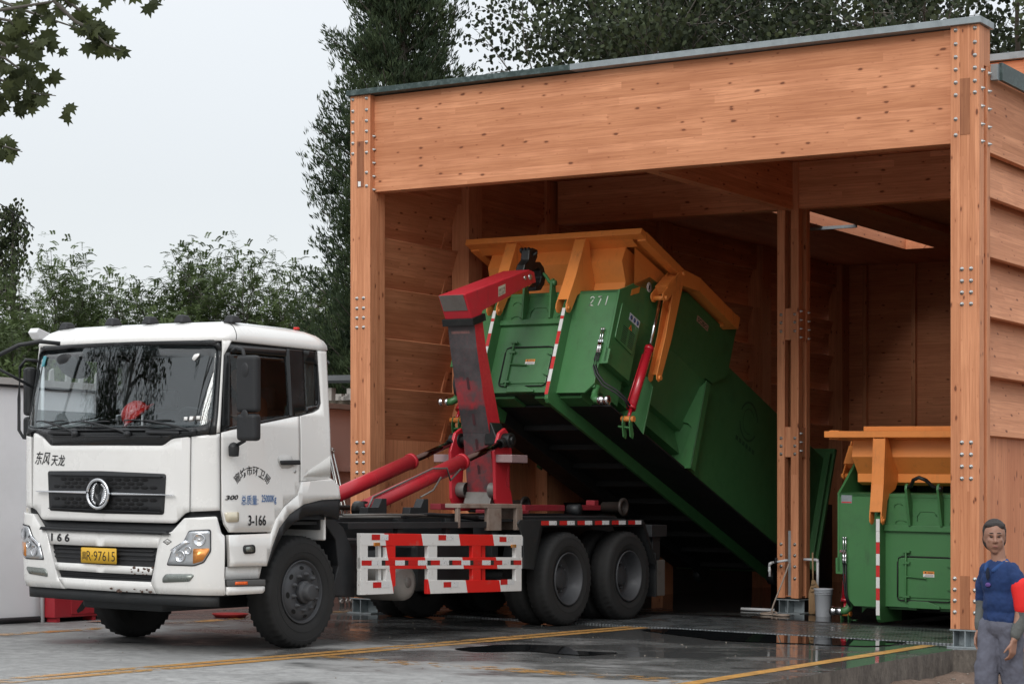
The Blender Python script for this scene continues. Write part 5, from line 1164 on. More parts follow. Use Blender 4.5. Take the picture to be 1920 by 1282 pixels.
    mb = MB()
    for r_ in range(3): mb.box(-1.085+.01*r_, -.97, -.0135, -.0127, .550+r_*.010, .5535+r_*.010)
    mb.box(-1.075, -1.055, -.0135, -.0128, .588, .603); mb.box(-1.04, -.975, -.0135, -.0128, .591, .600); B('label_print', mb, INK, lb)
    mb = MB(); front(mb, [(-1.27, .18), (-1.27, .255), (-1.235, .262), (-1.03, .262), (-.89, .21), (-.89, .18)], -.03, .03); B('door_sill', mb, GRN, dr_, bevel=.004)
    # drain elbows with bright couplings
    for sg, b_ in ((1, -.10), (-1, XL+.10)):
        mb = MB(); mb.tube([(b_, .10, .30), (b_, .10, .20), (b_+sg*.01, .08, .14), (b_+sg*.05, .06, .105), (b_+sg*.10, .06, .10)], .045, 14); e_ = B('drain_elbow', mb, GRN)
        mb = MB(); mb.lathe((b_+sg*.09, .06, .10), (sg, 0, 0), [(.046, 0), (.052, .01), (.052, .06), (.046, .065), (.046, .09), (.055, .095), (.055, .14), (.03, .145), (.001, .145)], 18); B('coupling', mb, M['chrome'], e_)
    # hydraulic hoses
    for sg, b_ in ((1, -.07), (-1, XL+.07)):
        hs_ = B('hydraulic_hose', MB().tube([(b_, -.03, .68), (b_+.005, -.04, .5), (b_+.02, -.03, .3), (b_+.05, .0, .18)], .012, 8).tube([(b_+.03, -.035, .68), (b_+.035, -.04, .5), (b_+.04, -.03, .3), (b_+.07, .0, .16)], .012, 8), M['black_plastic']) if sg < 0 else B('hydraulic_hose', MB().tube([(b_+sg*.0, -.03, .68), (b_-sg*.005, -.035, .58), (b_-sg*.015, -.03, .50), (b_+sg*.03, -.02, .40), (b_+sg*.12, .02, .30), (b_+sg*.25, .10, .24), (b_+sg*.33, .20, .18), (b_+sg*.36, .28, .12)], .012, 8).tube([(b_-sg*.03, -.035, .68), (b_-sg*.04, -.04, .58), (b_-sg*.04, -.035, .49), (b_+sg*.00, -.02, .39), (b_+sg*.10, .02, .27), (b_+sg*.24, .10, .21), (b_+sg*.33, .20, .15), (b_+sg*.345, .28, .09)], .012, 8), M['black_plastic'])
        mb = MB()
        for q in (0, -.03): mb.tube([(b_+sg*q, -.035, .66), (b_+sg*q, -.035, .80)], .015, 10); mb.tube([(b_+sg*q, -.035, .80), (b_+sg*q, -.035, .98)], .0075, 8); mb.tube([(b_+sg*q, -.035, .955), (b_+sg*q, -.035, .985)], .012, 8); mb.tube([(b_+sg*q, -.035, .70), (b_+sg*q, -.035, .72)], .019, 10); mb.tube([(b_+sg*q, -.035, .74), (b_+sg*q, -.035, .76)], .019, 10)
        mb.box(b_-.045, b_+.02, -.04, 0, .80, .83); B('hose_coupling', mb, M['chrome'], hs_)
    # ---- orange hopper lid
    lid = B('lid_frame', MB().box(-2.28, .24, -.14, .0, 2.15, 2.225), ORG_, bevel=.006)
    mb = MB()
    for a_, b_ in ((.12, .24), (-2.28, -2.16)):
        mb.box(a_, b_, .0, 1.00, 2.13, 2.24); mb.box(a_, b_, 1.42, 2.48, 2.17, 2.33)
        mb.hexa([(a_, .98, 2.03), (b_, .98, 2.03), (b_, 1.42, 2.16), (a_, 1.42, 2.16), (a_, .98, 2.24), (b_, .98, 2.24), (b_, 1.42, 2.34), (a_, 1.42, 2.34)])
    mb.box(-2.28, .24, 2.46, 2.56, 2.18, 2.34); B('lid_side_rail', mb, ORG_, lid, bevel=.006)
    mb = MB(); sidep(mb, [(2.40, 2.32), (2.52, 2.34), (2.53, 2.41), (2.47, 2.43), (2.42, 2.38)], .10, .04); B('lid_hinge_lug', mb, ORG_, lid, bevel=.006)
    mb = MB(); a0, a1 = -2.03, -.10
    prof = [(-.02, 2.15), (.13, 2.125), (.10, 1.93), (.27, 1.735), (.27, 1.635), (.40, 1.60)]
    for i in range(len(prof)-1):
        p_, q_ = prof[i], prof[i+1]; x0, x1 = (-2.22, .06) if i == 0 else (a0, a1); mb.poly([(x0, *p_), (x1, *p_), (x1, *q_), (x0, *q_)])
    mb.poly([(a1, .13, 2.125), (a1, .10, 1.93), (a1, .27, 1.735), (a1, .27, 1.635), (a1, .40, 1.60), (a1, .95, 1.9), (a1, .95, 2.15)]); mb.poly([(a0, .13, 2.125), (a0, .10, 1.93), (a0, .27, 1.735), (a0, .27, 1.635), (a0, .40, 1.60), (a0, .95, 1.9), (a0, .95, 2.15)])
    mb.poly([(-2.16, -.05, 2.20), (.12, -.05, 2.20), (.12, 2.5, 2.24), (-2.16, 2.5, 2.24)]); mb.poly([(.02, .95, 1.9), (.02, .95, 2.15), (.02, .13, 2.12), (.02, .28, 1.70)])
    B('lid_shell', mb, ORG_, lid)
    if not number:
        mb = MB(); mb.box(-1.85, .02, .02, 1.8, 2.228, 2.285); B('lid_top_plate', mb, ORG_, lid, bevel=.006)
    for a_ in (RL, RR):
        mb = MB()
        for q in (-.055, .085):   # two cheek plates with rounded eyes
            x_ = a_+q
            pts = [(-.03, 2.15), (-.12, 2.15), (-.17, 1.6), (-.235, 1.22), (-.225, 1.165), (-.18, 1.135), (-.13, 1.15), (-.105, 1.20), (-.05, 1.42), (.03, 1.50), (.18, 1.55), (.26, 1.64), (.26, 1.75), (.10, 1.92)] if q > 0 else [(-.03, 2.15), (-.12, 2.15), (-.17, 1.6), (-.235, 1.22), (-.225, 1.165), (-.18, 1.135), (-.13, 1.15), (-.105, 1.20), (-.07, 1.45), (-.05, 1.7), (-.04, 1.9)]
            sidep(mb, pts, x_, .014)
        mb.prism([(a_-.045, l_, h_) for l_, h_ in [(-.03, 2.14), (-.118, 2.14), (-.165, 1.6), (-.225, 1.285), (-.215, 1.285), (-.155, 1.6), (-.02, 2.14)]], (.135, 0, 0))
        am = B('lid_arm', mb, ORG_, lid, bevel=.004); 
        mb = MB(); mb.lathe((a_+.099, -.185, 1.19), (1, 0, 0), [(.001, .018), (.022, .018), (.024, 0)], 14); mb.lathe((a_+.099, -.185, 1.19), (1, 0, 0), [(.045, .0), (.045, .006), (.03, .006), (.028, 0)], 18); B('pivot_pin', mb, ORG_, am)
    # ---- lifting link and cylinder on each flank
    for sg, b_ in ((1, .02), (-1, XL-.02)):
        f_ = lambda x: b_+sg*x
        mb = MB()
        for x_ in (.09, .20): sidep(mb, [(.90, 2.21), (.97, 2.25), (1.03, 2.22), (1.04, 2.10), (1.01, 1.3), (.94, .74), (.90, .70), (.85, .71), (.83, .76), (.86, 1.3), (.84, 1.85)], f_(x_), .012)
        mb.prism([(f_(.09), l_, h_) for l_, h_ in [(.985, 2.1), (1.0, 2.1), (.97, 1.3), (.92, .80), (.905, .80), (.955, 1.3)]], (sg*.12, 0, 0)); lk = B('lift_link', mb, ORG_, bevel=.003)
        mb = MB()
        for x_ in (.05, .21): sidep(mb, [(.95, 2.22), (1.0, 2.16), (.97, 2.06), (.79, 1.78), (.72, 1.68), (.66, 1.655), (.61, 1.68), (.60, 1.73), (.66, 1.82), (.88, 2.16)], f_(x_), .014)
        mb.prism([(f_(.05), l_, h_) for l_, h_ in [(.66, 1.86), (.76, 1.80), (.90, 2.0), (.82, 2.08)]], (sg*.17, 0, 0)); B('clevis', mb, ORG_, lk, bevel=.003)
        mb = MB(); mb.tube([(f_(.03), .68, 1.71), (f_(.25), .68, 1.71)], .03, 14); mb.tube([(f_(.03), .97, 2.18), (f_(.25), .97, 2.18)], .028, 14); mb.tube([(f_(.20), .90, .755), (f_(.235), .90, .755)], .03, 14); B('pivot_pin', mb, ORG_, lk)
        P0 = (f_(.135), .53, .19); P1 = (f_(.135), .67, 1.045); P2 = (f_(.135), .70, 1.69)
        mb = MB(); mb.tube([P0, P1], .052, 22); mb.tube([(P1[0], .664, 1.01), (P1[0], .672, 1.055)], .058, 22); mb.tube([(P0[0], .528, .185), (P0[0], .535, .225)], .058, 22); mb.tube([(f_(.135), .505, .05), P0], .022, 12)
        mb.tube([(P0[0]-sg*.03, .475, .25), (P0[0]-sg*.03, .60, .93)], .008, 8); cy = B('lift_cylinder', mb, paint('cylinder_red', (.50, .015, .03), .25, coat=.6, dirt=.1))
        mb = MB(); mb.tube([P1, P2], .020, 16); B('piston_rod', mb, M['chrome'], cy)
        mb = MB()
        for x_ in (.08, .175): sidep(mb, [(.50, .10), (.54, .06), (.54, .0), (.62, -.10), (.62, -.16), (.55, -.16), (.47, -.02), (.46, .06)], f_(x_), .012)
        mb.prism([(f_(.0), .53, -.04), (f_(.0), .60, -.04), (f_(.18), .60, -.06), (f_(.18), .53, -.06)], (0, 0, .02)); br_ = B('cylinder_lug', mb, GRN, bevel=.004)
        mb = MB(); mb.tube([(f_(.05), .505, .05), (f_(.22), .505, .05)], .034, 16); B('lug_pin', mb, ORG_, br_)
    # marks
    if number:
        wt = paint('white_paint_marks', (.72, .74, .70), .6, dirt=.2)
        segs = {'2': [(0, .8), (.12, .97), (.35, 1.0), (.5, .85), (.42, .62), (.2, .3), (0, .02), (.25, .06), (.55, .0)], '7': [(.02, .98), (.5, 1.0), (.42, .7), (.3, .3), (.22, .0)], '1': [(.3, 1.0), (.26, .6), (.2, .0)]}
        mb = MB()
        for k_, ch in enumerate('271'):
            mb.tube([(-.365+.103*k_+.105*x, -.002, 1.297+.118*y) for x, y in segs[ch]], .0065, 6)
        B('painted_number', mb, wt, fr_)
        so = B('nameplate', MB().poly([(.0215, 1.86, 1.975), (.0215, 2.18, 1.975), (.0215, 2.18, 2.055), (.0215, 1.86, 2.055)]), paint('plate_pale', (.50, .32, .24), .4), lid, recalc=False)
        text_mesh('SOBO', lambda x, y: T(.0235, 1.885+x, 1.985+y), paint('plate_text', (.02, .05, .025), .5, bump=0), 'lettering', so, .27, .055, bold=.02)
        mb = MB(); fd = paint('faded_stencil', (.028, .085, .036), .6, bump=0)
        for (r0, r1, t0, t1) in ((.24, .27, 20, 165), (.24, .27, 200, 335), (.16, .175, 40, 300)):
            n_ = 16
            for i in range(n_):
                q0, q1 = math.radians(t0+(t1-t0)*i/n_), math.radians(t0+(t1-t0)*(i+1)/n_); mb.poly([(-.0285, 3.75+r*math.cos(q), 1.40+r*math.sin(q)) for r, q in ((r0, q0), (r1, q0), (r1, q1), (r0, q1))])
        for i in range(6): mb.poly([(-.0285, 3.47+.1*i, 1.04), (-.0285, 3.54+.1*i, 1.04), (-.0285, 3.54+.1*i, 1.10), (-.0285, 3.47+.1*i, 1.10)])
        B('faded_emblem', mb, fd, recalc=False)
    if nameplate:
        o = B('nameplate', MB().box(XL+.03, XL+.165, -.004, .0, 1.38, 1.475), M['galv']); B('plate_band', MB().box(XL+.035, XL+.16, -.0055, -.004, 1.385, 1.397), M['red_plain'], o)
    return root
M['tape_w'] = paint('tape_white', (.74, .74, .72), .35, dirt=.2, dscale=12, dcol=(.3, .28, .25)); M['tape_r'] = paint('tape_red', (.60, .03, .03), .35, dirt=.2, dscale=12)
container((-1.08, 9.5, 0), 5.5, 2.5, math.radians(21), 0.0, 'green container marked 271 with orange lid frame, front end hoisted by the truck', 'refuse compaction containers', number=True)
container((3.27, 9.5, 0), 7.47, .035, 0.0, 4.33, 'green container with orange lid frame standing level behind the right post', 'refuse compaction containers', nameplate=True)
# ================================================================ YARD WALL AND SMALL THINGS
M['wall_white'] = paint('lime_white_wall', (.88, .88, .895), .9, 0, .28, (.45, .44, .43), .9, bump=.2, thr=(.5, .8), spec=.2)
M['wall_pink'] = paint('pink_wall', (.44, .30, .27), .85, 0, .3, (.25, .2, .19), 1.2, bump=.2, spec=.2)
mb = MB(); mb.box(-4.55, -4.26, -12, 2.55, -.1, 2.52); wl = build('yard_wall', mb, M['wall_white'], None, 'long white rendered yard wall running behind the truck cab', 'wall')
mb = MB(); mb.box(-4.60, -4.21, -12, 2.6, 2.523, 2.545); build('wall_drip_edge', mb, M['chassis'], wl)
mb = MB(); mb.box(-4.62, -4.20, -12, 2.6, 2.548, 2.62); build('coping', mb, paint('coping_stone', (.42, .40, .38), .9, dirt=.6, dscale=8), wl)
mb = MB(); mb.box(-4.66, -4.36, 2.56, 9.0, -.1, 2.53); wp = build('yard_wall', mb, M['wall_pink'], None, 'pinkish yard wall behind the steel rods left of the shed post', 'wall')
mb = MB(); mb.box(-4.72, -4.30, 2.6, 9.0, 2.533, 2.60); build('coping', mb, paint('brown_coping', (.22, .17, .15), .8, dirt=.5), wp)
mb = MB(); mb.box(-4.36, -4.30, 2.6, 9, 1.72, 1.78); build('wall_band', mb, M['wall_pink'], wp)
mb = MB(); rs = random.Random(3)
mb.tube([(-4.205, -12, .03), (-4.22, -8, .035), (-4.21, -3, .03), (-4.215, 0, .035), (-4.21, 2.5, .03)], .035, 6); build('wall_skirting', mb, M['chassis'], wl)
# loose stakes and bricks on the coping, seen through the windscreen
for k_, v_ in enumerate((.9, 1.15, 1.4, 1.6, 1.85)):
    h_ = .10+.05*((k_*7) % 3); mb = MB(); mb.prism([(-4.42, v_, 2.62), (-4.42, v_+.07, 2.62), (-4.42, v_+.06, 2.62+h_), (-4.42, v_+.015, 2.62+h_*.8)], (.03, 0, 0))
    o = build('stone_shard', mb, paint('shard_grey', (.38, .37, .35), .9), None, 'upright grey shard of stone set along the wall coping', 'shard', 'shards on the wall coping')
mb = MB(); mb.tube([(-4.17, 1.72, 0), (-4.17, 1.72, 2.95)], .045, 12); mb.tube([(-4.17, 1.72, 2.0), (-4.17, 1.72, 2.03)], .052, 12); mb.tube([(-4.17, 1.72, 1.0), (-4.17, 1.72, 1.03)], .052, 12)
pp = build('drain_pipe', mb, paint('pipe_grey', (.30, .33, .35), .5), None, 'grey vertical pipe standing against the white wall', 'pipe'); mb = MB(); mb.tube([(-4.17, 1.72, 2.95), (-4.17, 1.72, 3.03)], .055, 12); build('pipe_cap', mb, M['chassis'], pp)
# surveillance camera on a pole
cc = thing('surveillance_camera', (-4.18, .84, 0), 'white surveillance camera on a thin white pole above the wall', 'camera')
WP = paint('white_plastic', (.74, .75, .76), .4, dirt=.1)
mb = MB(); mb.tube([(-4.18, .84, 0), (-4.18, .84, 3.0)], .022, 10); build('pole', mb, WP, cc)
mb = MB(); mb.prism([(-4.22, p, q) for p, q in [(.66, 3.12), (.70, 3.17), (1.18, 3.04), (1.18, 2.96), (.72, 3.05)]], (.13, 0, 0)); build('housing', mb, WP, cc, bevel=.012)
mb = MB(); mb.tube([(-4.18, .84, 2.95), (-4.18, .86, 3.06)], .03, 8); build('bracket', mb, WP, cc)
# fire cabinet
fc = thing('fire_cabinet', (-4.10, 1.1, 0), 'red fire cabinet with white writing standing at the foot of the white wall', 'cabinet')
RD = paint('cabinet_red', (.36, .02, .03), .45, dirt=.35)
mb = MB(); mb.box(-4.20, -4.02, .86, 1.52, .05, .78); build('cabinet_body', mb, RD, fc, bevel=.008)
mb = MB(); mb.box(-4.02, -4.012, 1.10, 1.50, .08, .76); cdn = build('cabinet_door', mb, RD, fc, bevel=.004)
for v_ in (.9, 1.44):
    mb = MB(); mb.box(-4.18, -4.03, v_, v_+.05, 0, .05); build('foot', mb, RD, fc)
WI = paint('white_ink', (.75, .72, .70), .6, bump=0)
text_mesh('火警', lambda x, y: (-4.010, 1.13+x, .285+y), WI, 'lettering', cdn, .13, .065); text_mesh('119', lambda x, y: (-4.010, 1.35+x, .300+y), WI, 'lettering', cdn, .10, .065)
mb = MB(); mb.side([(1.275, .29), (1.335, .29), (1.33, .32), (1.32, .325), (1.34, .335), (1.335, .352), (1.275, .352), (1.27, .335), (1.29, .325), (1.28, .32)], -4.0115, .001); build('telephone_symbol', mb, WI, cdn)
mb = MB(); mb.side([(1.18, .12), (1.28, .22), (1.33, .27), (1.36, .2), (1.28, .12), (1.2, .09)], -4.0117, .0012); build('scorch_mark', mb, M['chassis'], cdn)
# red basin under the truck, far side
mb = MB(); mb.lathe((-3.35, 2.95, 0), (0, 0, 1), [(.001, .004), (.16, .004), (.20, .045), (.21, .045), (.205, .035), (.165, .0), (.001, .0)], 28); build('basin', mb, paint('basin_red', (.30, .015, .015), .5, dirt=.4), None, 'shallow red basin on the ground beyond the front wheel', 'basin')
# bundle of steel rods leaning on the pink wall
rs = random.Random(11)
for k in range(12):
    v0 = 5.62+.05*k+rs.uniform(-.02, .02); tv = 5.35+.062*k+rs.uniform(-.03, .03)
    a = Vector((-3.92+rs.uniform(-.04, .04), v0+.1, .0)); b_ = Vector((-4.30, tv, 2.05+rs.uniform(-.12, .12))); d = (b_-a).normalized()
    mb = MB(); mb.tube([a, b_], .014, 8); rod = build('steel_rod', mb, M['bolt'], None, 'thin bright steel rod with flattened eye ends leaning on the pink wall', 'rod', 'steel rods leaning against the wall')
    for e in (a+d*.06, b_-d*.04):
        mb = MB(); mb.lathe(e+Vector((.012, 0, 0)), (1, 0, 0), [(.012, -.008), (.030, -.008), (.030, .008), (.012, .008), (.012, -.008)], 12); build('rod_end', mb, M['bolt'], rod)
mb = MB(); mb.tube([(-4.12, 5.2, 1.25), (-4.08, 6.7, 1.25)], .035, 10); mb.tube([(-4.1, 5.4, 0), (-4.1, 5.4, 1.25)], .03, 8); mb.tube([(-4.08, 6.6, 0), (-4.08, 6.6, 1.25)], .03, 8); build('rod_rack', mb, M['chassis'], None, 'dark tubular rail holding the leaning steel rods', 'rack')
# scrap on and beyond the pink wall
sh = thing('scrap_shed', (-6.2, 9.4, 0), 'low dark-roofed lean-to with scrap behind the pink wall', 'lean-to')
mb = MB(); mb.box(-7.6, -5.0, 8.5, 8.6, 0, 2.78); build('wall', mb, paint('old_plaster', (.22, .19, .15), .9, dirt=.7), sh)
mb = MB(); mb.hexa([(-7.8, 8.2, 3.0), (-4.8, 8.2, 3.0), (-4.8, 10, 3.2), (-7.8, 10, 3.2), (-7.8, 8.2, 3.04), (-4.8, 8.2, 3.04), (-4.8, 10, 3.24), (-7.8, 10, 3.24)]); build('roof', mb, M['chassis'], sh)
mb = MB(); rs = random.Random(4)
for k in range(26): v_ = 8.3; u_ = -7.2+rs.random()*2.2; mb.box(u_, u_+.05+rs.random()*.12, 8.3, 8.4, 2.76, 2.80+rs.random()*.15)
build('scrap', mb, paint('scrap_pale', (.42, .40, .37), .8, dirt=.7), sh)
mb = MB(); mb.tube([(-6.6, 8.1, 2.85), (-6.0, 8.1, 3.3)], .035, 6); build('bent_bar', mb, M['chassis'], sh)
# far hillside and tower crane jib
def hill_mat():
    k = NT('far_hillside'); s, o = k.coord(); n = k.noise(s, o, .05, 6, .7); c = k.mix((k.ramp(n, 0, .35, .65), 0), (.11, .155, .16), (.16, .21, .215)); k.l(c[0], c[1], k.p, 'Base Color'); k.set('Roughness', 1); return k.m
M['hill'] = hill_mat()
mb = MB(); idx = {}
for i in range(41):
    for j in range(9):
        x = -190+i*6.5; y = 360+j*14; t = j/8; z = -8+(24+5*noise.noise(Vector((i*.25, 0, 1)))+4*noise.noise(Vector((i*.6, 2, 1))))*math.sin(t*math.pi/2)
        idx[i, j] = len(mb.v); mb.v.append((x, y, z))
for i in range(40):
    for j in range(8): mb.face((idx[i, j], idx[i+1, j], idx[i+1, j+1], idx[i, j+1]), True)
build('hills', mb, M['hill'], kind='structure', wcoord=True, recalc=False)
cr = bpy.data.objects.new('tower_crane', None); cr.location = (-16, 150, 0); ORG['tower_crane'] = Vector((-16, 150, 0)); link(cr, None, 'distant orange lattice crane jib in front of the hillside', 'crane', None, None)
mb = MB()
for k in range(24):
    x0 = -17+k*.75; zz = 5.9-.012*k
    for (p, q) in (((x0, 150, zz), (x0+.75, 150, zz)), ((x0, 150, zz+.9), (x0+.75, 150, zz+.9)), ((x0, 150, zz), (x0+.375, 150, zz+.9)), ((x0+.375, 150, zz+.9), (x0+.75, 150, zz))): mb.tube([p, q], .07, 4)
build('jib', mb, paint('crane_orange', (.70, .38, .26), .7), cr, wcoord=True)
mb = MB(); mb.tube([(-17, 150, -6), (-17, 150, 9)], .4, 4); mb.tube([(-17, 150, 9), (1, 150, 6.7)], .05, 4); build('mast', mb, paint('crane_orange2', (.66, .36, .25), .7), cr, wcoord=True)
# overhead wire, top left
wire = bpy.data.meshes.new('w'); mb = MB()
mb.tube([(-12.5, 30, 8.2), (-8.9, 36, 6.05), (-8.86, 38, 5.9)], .012, 5); build('overhead_wire', mb, M['chassis'], None, 'thin dark overhead wire running down to the weeping tree', 'wire', wcoord=True)
# plastic pipework, hose, bucket and broom at the middle post
PW = paint('pvc_white', (.55, .56, .57), .35, dirt=.3)
mb = MB(); mb.tube([(1.02, 8.50, .685), (.80, 8.50, .645)], .016, 10); mb.tube([(.80, 8.5, .645), (.77, 8.5, .63), (.765, 8.5, .60)], .019, 10); mb.tube([(.765, 8.5, .61), (.77, 8.5, .47)], .016, 10); mb.tube([(.765, 8.5, .56), (.767, 8.5, .52)], .019, 10)
tp = build('water_tap_pipe', mb, PW, None, 'white plastic tap pipe elbowed down on the left side of the middle post', 'pipe'); mb = MB(); mb.tube([(.88, 8.5, .662), (.84, 8.5, .652)], .024, 10); mb.box(.845, .875, 8.49, 8.51, .68, .71); build('valve', mb, M['black_plastic'], tp)
mb = MB(); mb.tube([(1.10, 8.80, .69), (1.26, 8.80, .69)], .018, 10); mb.tube([(1.26, 8.8, .69), (1.285, 8.8, .685), (1.29, 8.8, .66)], .021, 10); mb.tube([(1.29, 8.8, .67), (1.29, 8.8, .30)], .018, 10); build('water_pipe', mb, PW, None, 'white plastic pipe bending down into the grey bucket', 'pipe')
mb = MB(); P_ = [(1.02, 8.55, .66), (.96, 8.48, .42), (.88, 8.36, .10), (.95, 8.2, .03), (1.05, 8.05, .02), (1.18, 7.98, .02), (1.25, 8.05, .02), (1.18, 8.15, .02), (1.05, 8.12, .02), (.90, 8.05, .02), (.82, 8.15, .02), (.88, 8.28, .03), (.98, 8.22, .045), (1.1, 8.02, .04)]
sm = []
for i in range(len(P_)-1):
    a, b_, c_, d_ = (Vector(P_[max(0, min(len(P_)-1, i+q-1))]) for q in range(4))
    for t in (0, .25, .5, .75): sm.append(.5*((2*b_)+(-a+c_)*t+(2*a-5*b_+4*c_-d_)*t*t+(-a+3*b_-3*c_+d_)*t**3))
mb.tube(sm, .011, 8); build('water_hose', mb, paint('hose_beige', (.34, .27, .22), .5, dirt=.4), None, 'beige water hose hanging from the tap and coiled on the wet floor', 'hose')
mb = MB(); mb.lathe((.45, 8.75, .03), (1, .1, 0), [(.001, -.2), (.02, -.2), (.02, .25), (.001, .25)], 8); build('hose_nozzle', mb, PW, None, 'pale pipe end lying on the floor left of the coiled hose', 'pipe')
bk = thing('bucket', (1.57, 8.36, 0), 'grey plastic bucket with ribbed rim beside the straw broom', 'bucket')
mb = MB(); mb.lathe((1.57, 8.36, 0), (0, 0, 1), [(.001, .006), (.085, .006), (.09, .0), (.095, .01), (.112, .335), (.12, .34), (.122, .355), (.112, .352), (.108, .33), (.088, .012), (.001, .012)], 32); build('bucket_body', mb, paint('bucket_grey', (.42, .44, .47), .4, dirt=.3), bk)
mb = MB()
for h_ in (.285, .305, .325): mb.lathe((1.57, 8.36, 0), (0, 0, 1), [(.109, h_-.004), (.121, h_), (.110, h_+.004)], 32)
build('rim_rib', mb, paint('bucket_grey2', (.40, .42, .45), .4), bk)
br = thing('broom', (1.32, 8.66, 0), 'straw broom standing head down against the middle post', 'broom')
mb = MB(); mb.tube([(1.22, 8.80, .78), (1.255, 8.74, .42)], .012, 8); build('handle', mb, paint('broom_stick', (.30, .20, .11), .7), br)
mb = MB(); rs = random.Random(9)
for k in range(420):
    an = rs.uniform(0, 6.28); r0 = .022*math.sqrt(rs.random()); r1 = .13*math.sqrt(rs.random()); top = Vector((1.258+r0*math.cos(an), 8.735+r0*math.sin(an)*.5, .42+rs.uniform(-.02, .02))); bot = Vector((1.36+r1*math.cos(an), 8.66+r1*math.sin(an)*.35, .01+rs.random()*.06)); mid = top.lerp(bot, .4)+Vector((r1*.25*math.cos(an), 0, 0))
    w_ = .0022
    mb.poly([tuple(top), tuple(top+Vector((w_, w_, 0))), tuple(mid+Vector((w_*1.5, w_, 0))), tuple(mid)]); mb.poly([tuple(mid), tuple(mid+Vector((w_*1.5, w_, 0))), tuple(bot+Vector((w_, w_, 0))), tuple(bot)])
build('bristles', mb, paint('straw', (.30, .19, .10), .9, dirt=.6, dscale=9, dcol=(.08, .05, .03), bump=0), br, recalc=False)
mb = MB()
for t in (.1, .2, .32): c_ = Vector((1.258, 8.735, .42)).lerp(Vector((1.36, 8.66, .03)), t); mb.lathe(c_, (-.25, .1, 1), [(.026+.05*t, -.006), (.030+.06*t, 0), (.026+.05*t, .006)], 14)
build('binding', mb, paint('twine', (.20, .13, .07), .8), br)
mb = MB(); rs = random.Random(31)
for k in range(420):
    if k < 300: u_, v_ = 5.05+rs.random()**1.6*2.6, -2+rs.random()*6.3; w_ = wsoil(u_, v_)
    else: u_, v_ = rs.uniform(-3.8, 4.4), rs.uniform(-3.5, 4.6); w_ = .0
    r_ = rs.uniform(.006, .022) if k < 300 else rs.uniform(.003, .009)
    mb.ball((u_, v_, w_+r_*.3), r_, 5, 3, (rs.uniform(.7, 1.5), rs.uniform(.7, 1.5), rs.uniform(.4, .8)))
build('grit', mb, paint('grit_stone', (.22, .19, .16), .9, dirt=.6), None, kind='stuff', at=(4, 0, 0))
# debris flakes by the fire cabinet
mb = MB(); mb.poly([(-3.85, 1.15, .006), (-3.80, 1.35, .012), (-3.7, 1.42, .006), (-3.72, 1.2, .015)]); build('tile_shard', mb, paint('shard_orange', (.55, .27, .17), .8), None, 'flat orange flake lying in front of the red fire cabinet', 'flake', recalc=False)

# ================================================================ TREES
def leaf_mat(name, cA, cB, rough=.55, trans=.25):
    k = NT(name); at = k.n('ShaderNodeAttribute', attribute_name='gc'); sep = k.n('ShaderNodeSeparateXYZ'); k.l(at, 'Vector', sep, 0)
    c = k.mix((sep, 0), cA, cB); k.l(c[0], c[1], k.p, 'Base Color'); k.set('Roughness', rough); k.set('Specular IOR Level', .15)
    tl = k.n('ShaderNodeBsdfTranslucent'); k.l(c[0], c[1], tl, 0); mx = k.n('ShaderNodeMixShader'); mx.inputs[0].default_value = trans; k.l(k.p, 0, mx, 1); k.l(tl, 0, mx, 2); k.l(mx, 0, k.out, 0); return k.m
M['bark'] = paint('bark', (.11, .10, .085), .9, 0, .6, (.05, .045, .04), 6, bump=.8)
M['leaf_locust'] = leaf_mat('leaf_locust', (.060, .088, .035), (.125, .170, .065)); M['leaf_poplar'] = leaf_mat('leaf_poplar', (.022, .031, .018), (.072, .092, .042), .6, .22)
M['leaf_cyp'] = leaf_mat('leaf_cypress', (.028, .045, .026), (.085, .118, .055)); M['leaf_plane'] = leaf_mat('leaf_plane', (.035, .045, .02), (.075, .09, .035), .5, .35); M['leaf_shrub'] = leaf_mat('leaf_shrub', (.07, .10, .035), (.16, .20, .075))
def rv(r, s=1.0):
    while True:
        p = Vector((r.uniform(-1, 1), r.uniform(-1, 1), r.uniform(-1, 1)))
        if p.length <= 1: return p*s
def leafq(mb, p, d, up, ln, wd, g):
    """one pointed leaf: six-sided face"""
    s_ = d.cross(up)
    if s_.length < .01: s_ = d.cross(Vector((1, 0, 0)))
    s_.normalize(); q = [p, p+d*ln*.3+s_*wd*.5, p+d*ln*.65+s_*wd*.42, p+d*ln, p+d*ln*.65-s_*wd*.42, p+d*ln*.3-s_*wd*.5]
    mb.poly([tuple(x) for x in q], g=[(g, 0, 0)]*6)
def leaf4(mb, p, d, s_, ln, wd, g): mb.poly([tuple(p), tuple(p+d*ln*.5+s_*wd*.5), tuple(p+d*ln), tuple(p+d*ln*.5-s_*wd*.5)], g=[(g, 0, 0)]*4)
def branchy(mb, r, p0, d0, ln, rad, depth, tips, spread=.55, grav=0.):
    P = [Vector(p0)]; d = Vector(d0).normalized(); n_ = 4
    for i in range(n_):
        d = (d+rv(r, .16)+Vector((0, 0, grav))).normalized(); P.append(P[-1]+d*ln/n_)
    mb.tube([tuple(p) for p in P], rad, 6 if depth > 0 else 4, cap=False, r2=rad*.55)
    if depth == 0: tips.append((P[-1], d)); tips.append((P[2], d)); return
    for k in range(r.choice((2, 3, 3))):
        q = P[r.choice((2, 3, 4))]; dd = (d+rv(r, spread*1.6)).normalized(); branchy(mb, r, q, dd, ln*r.uniform(.6, .8), rad*.5, depth-1, tips, spread, grav)
    branchy(mb, r, P[-1], d, ln*.75, rad*.55, depth-1, tips, spread, grav)
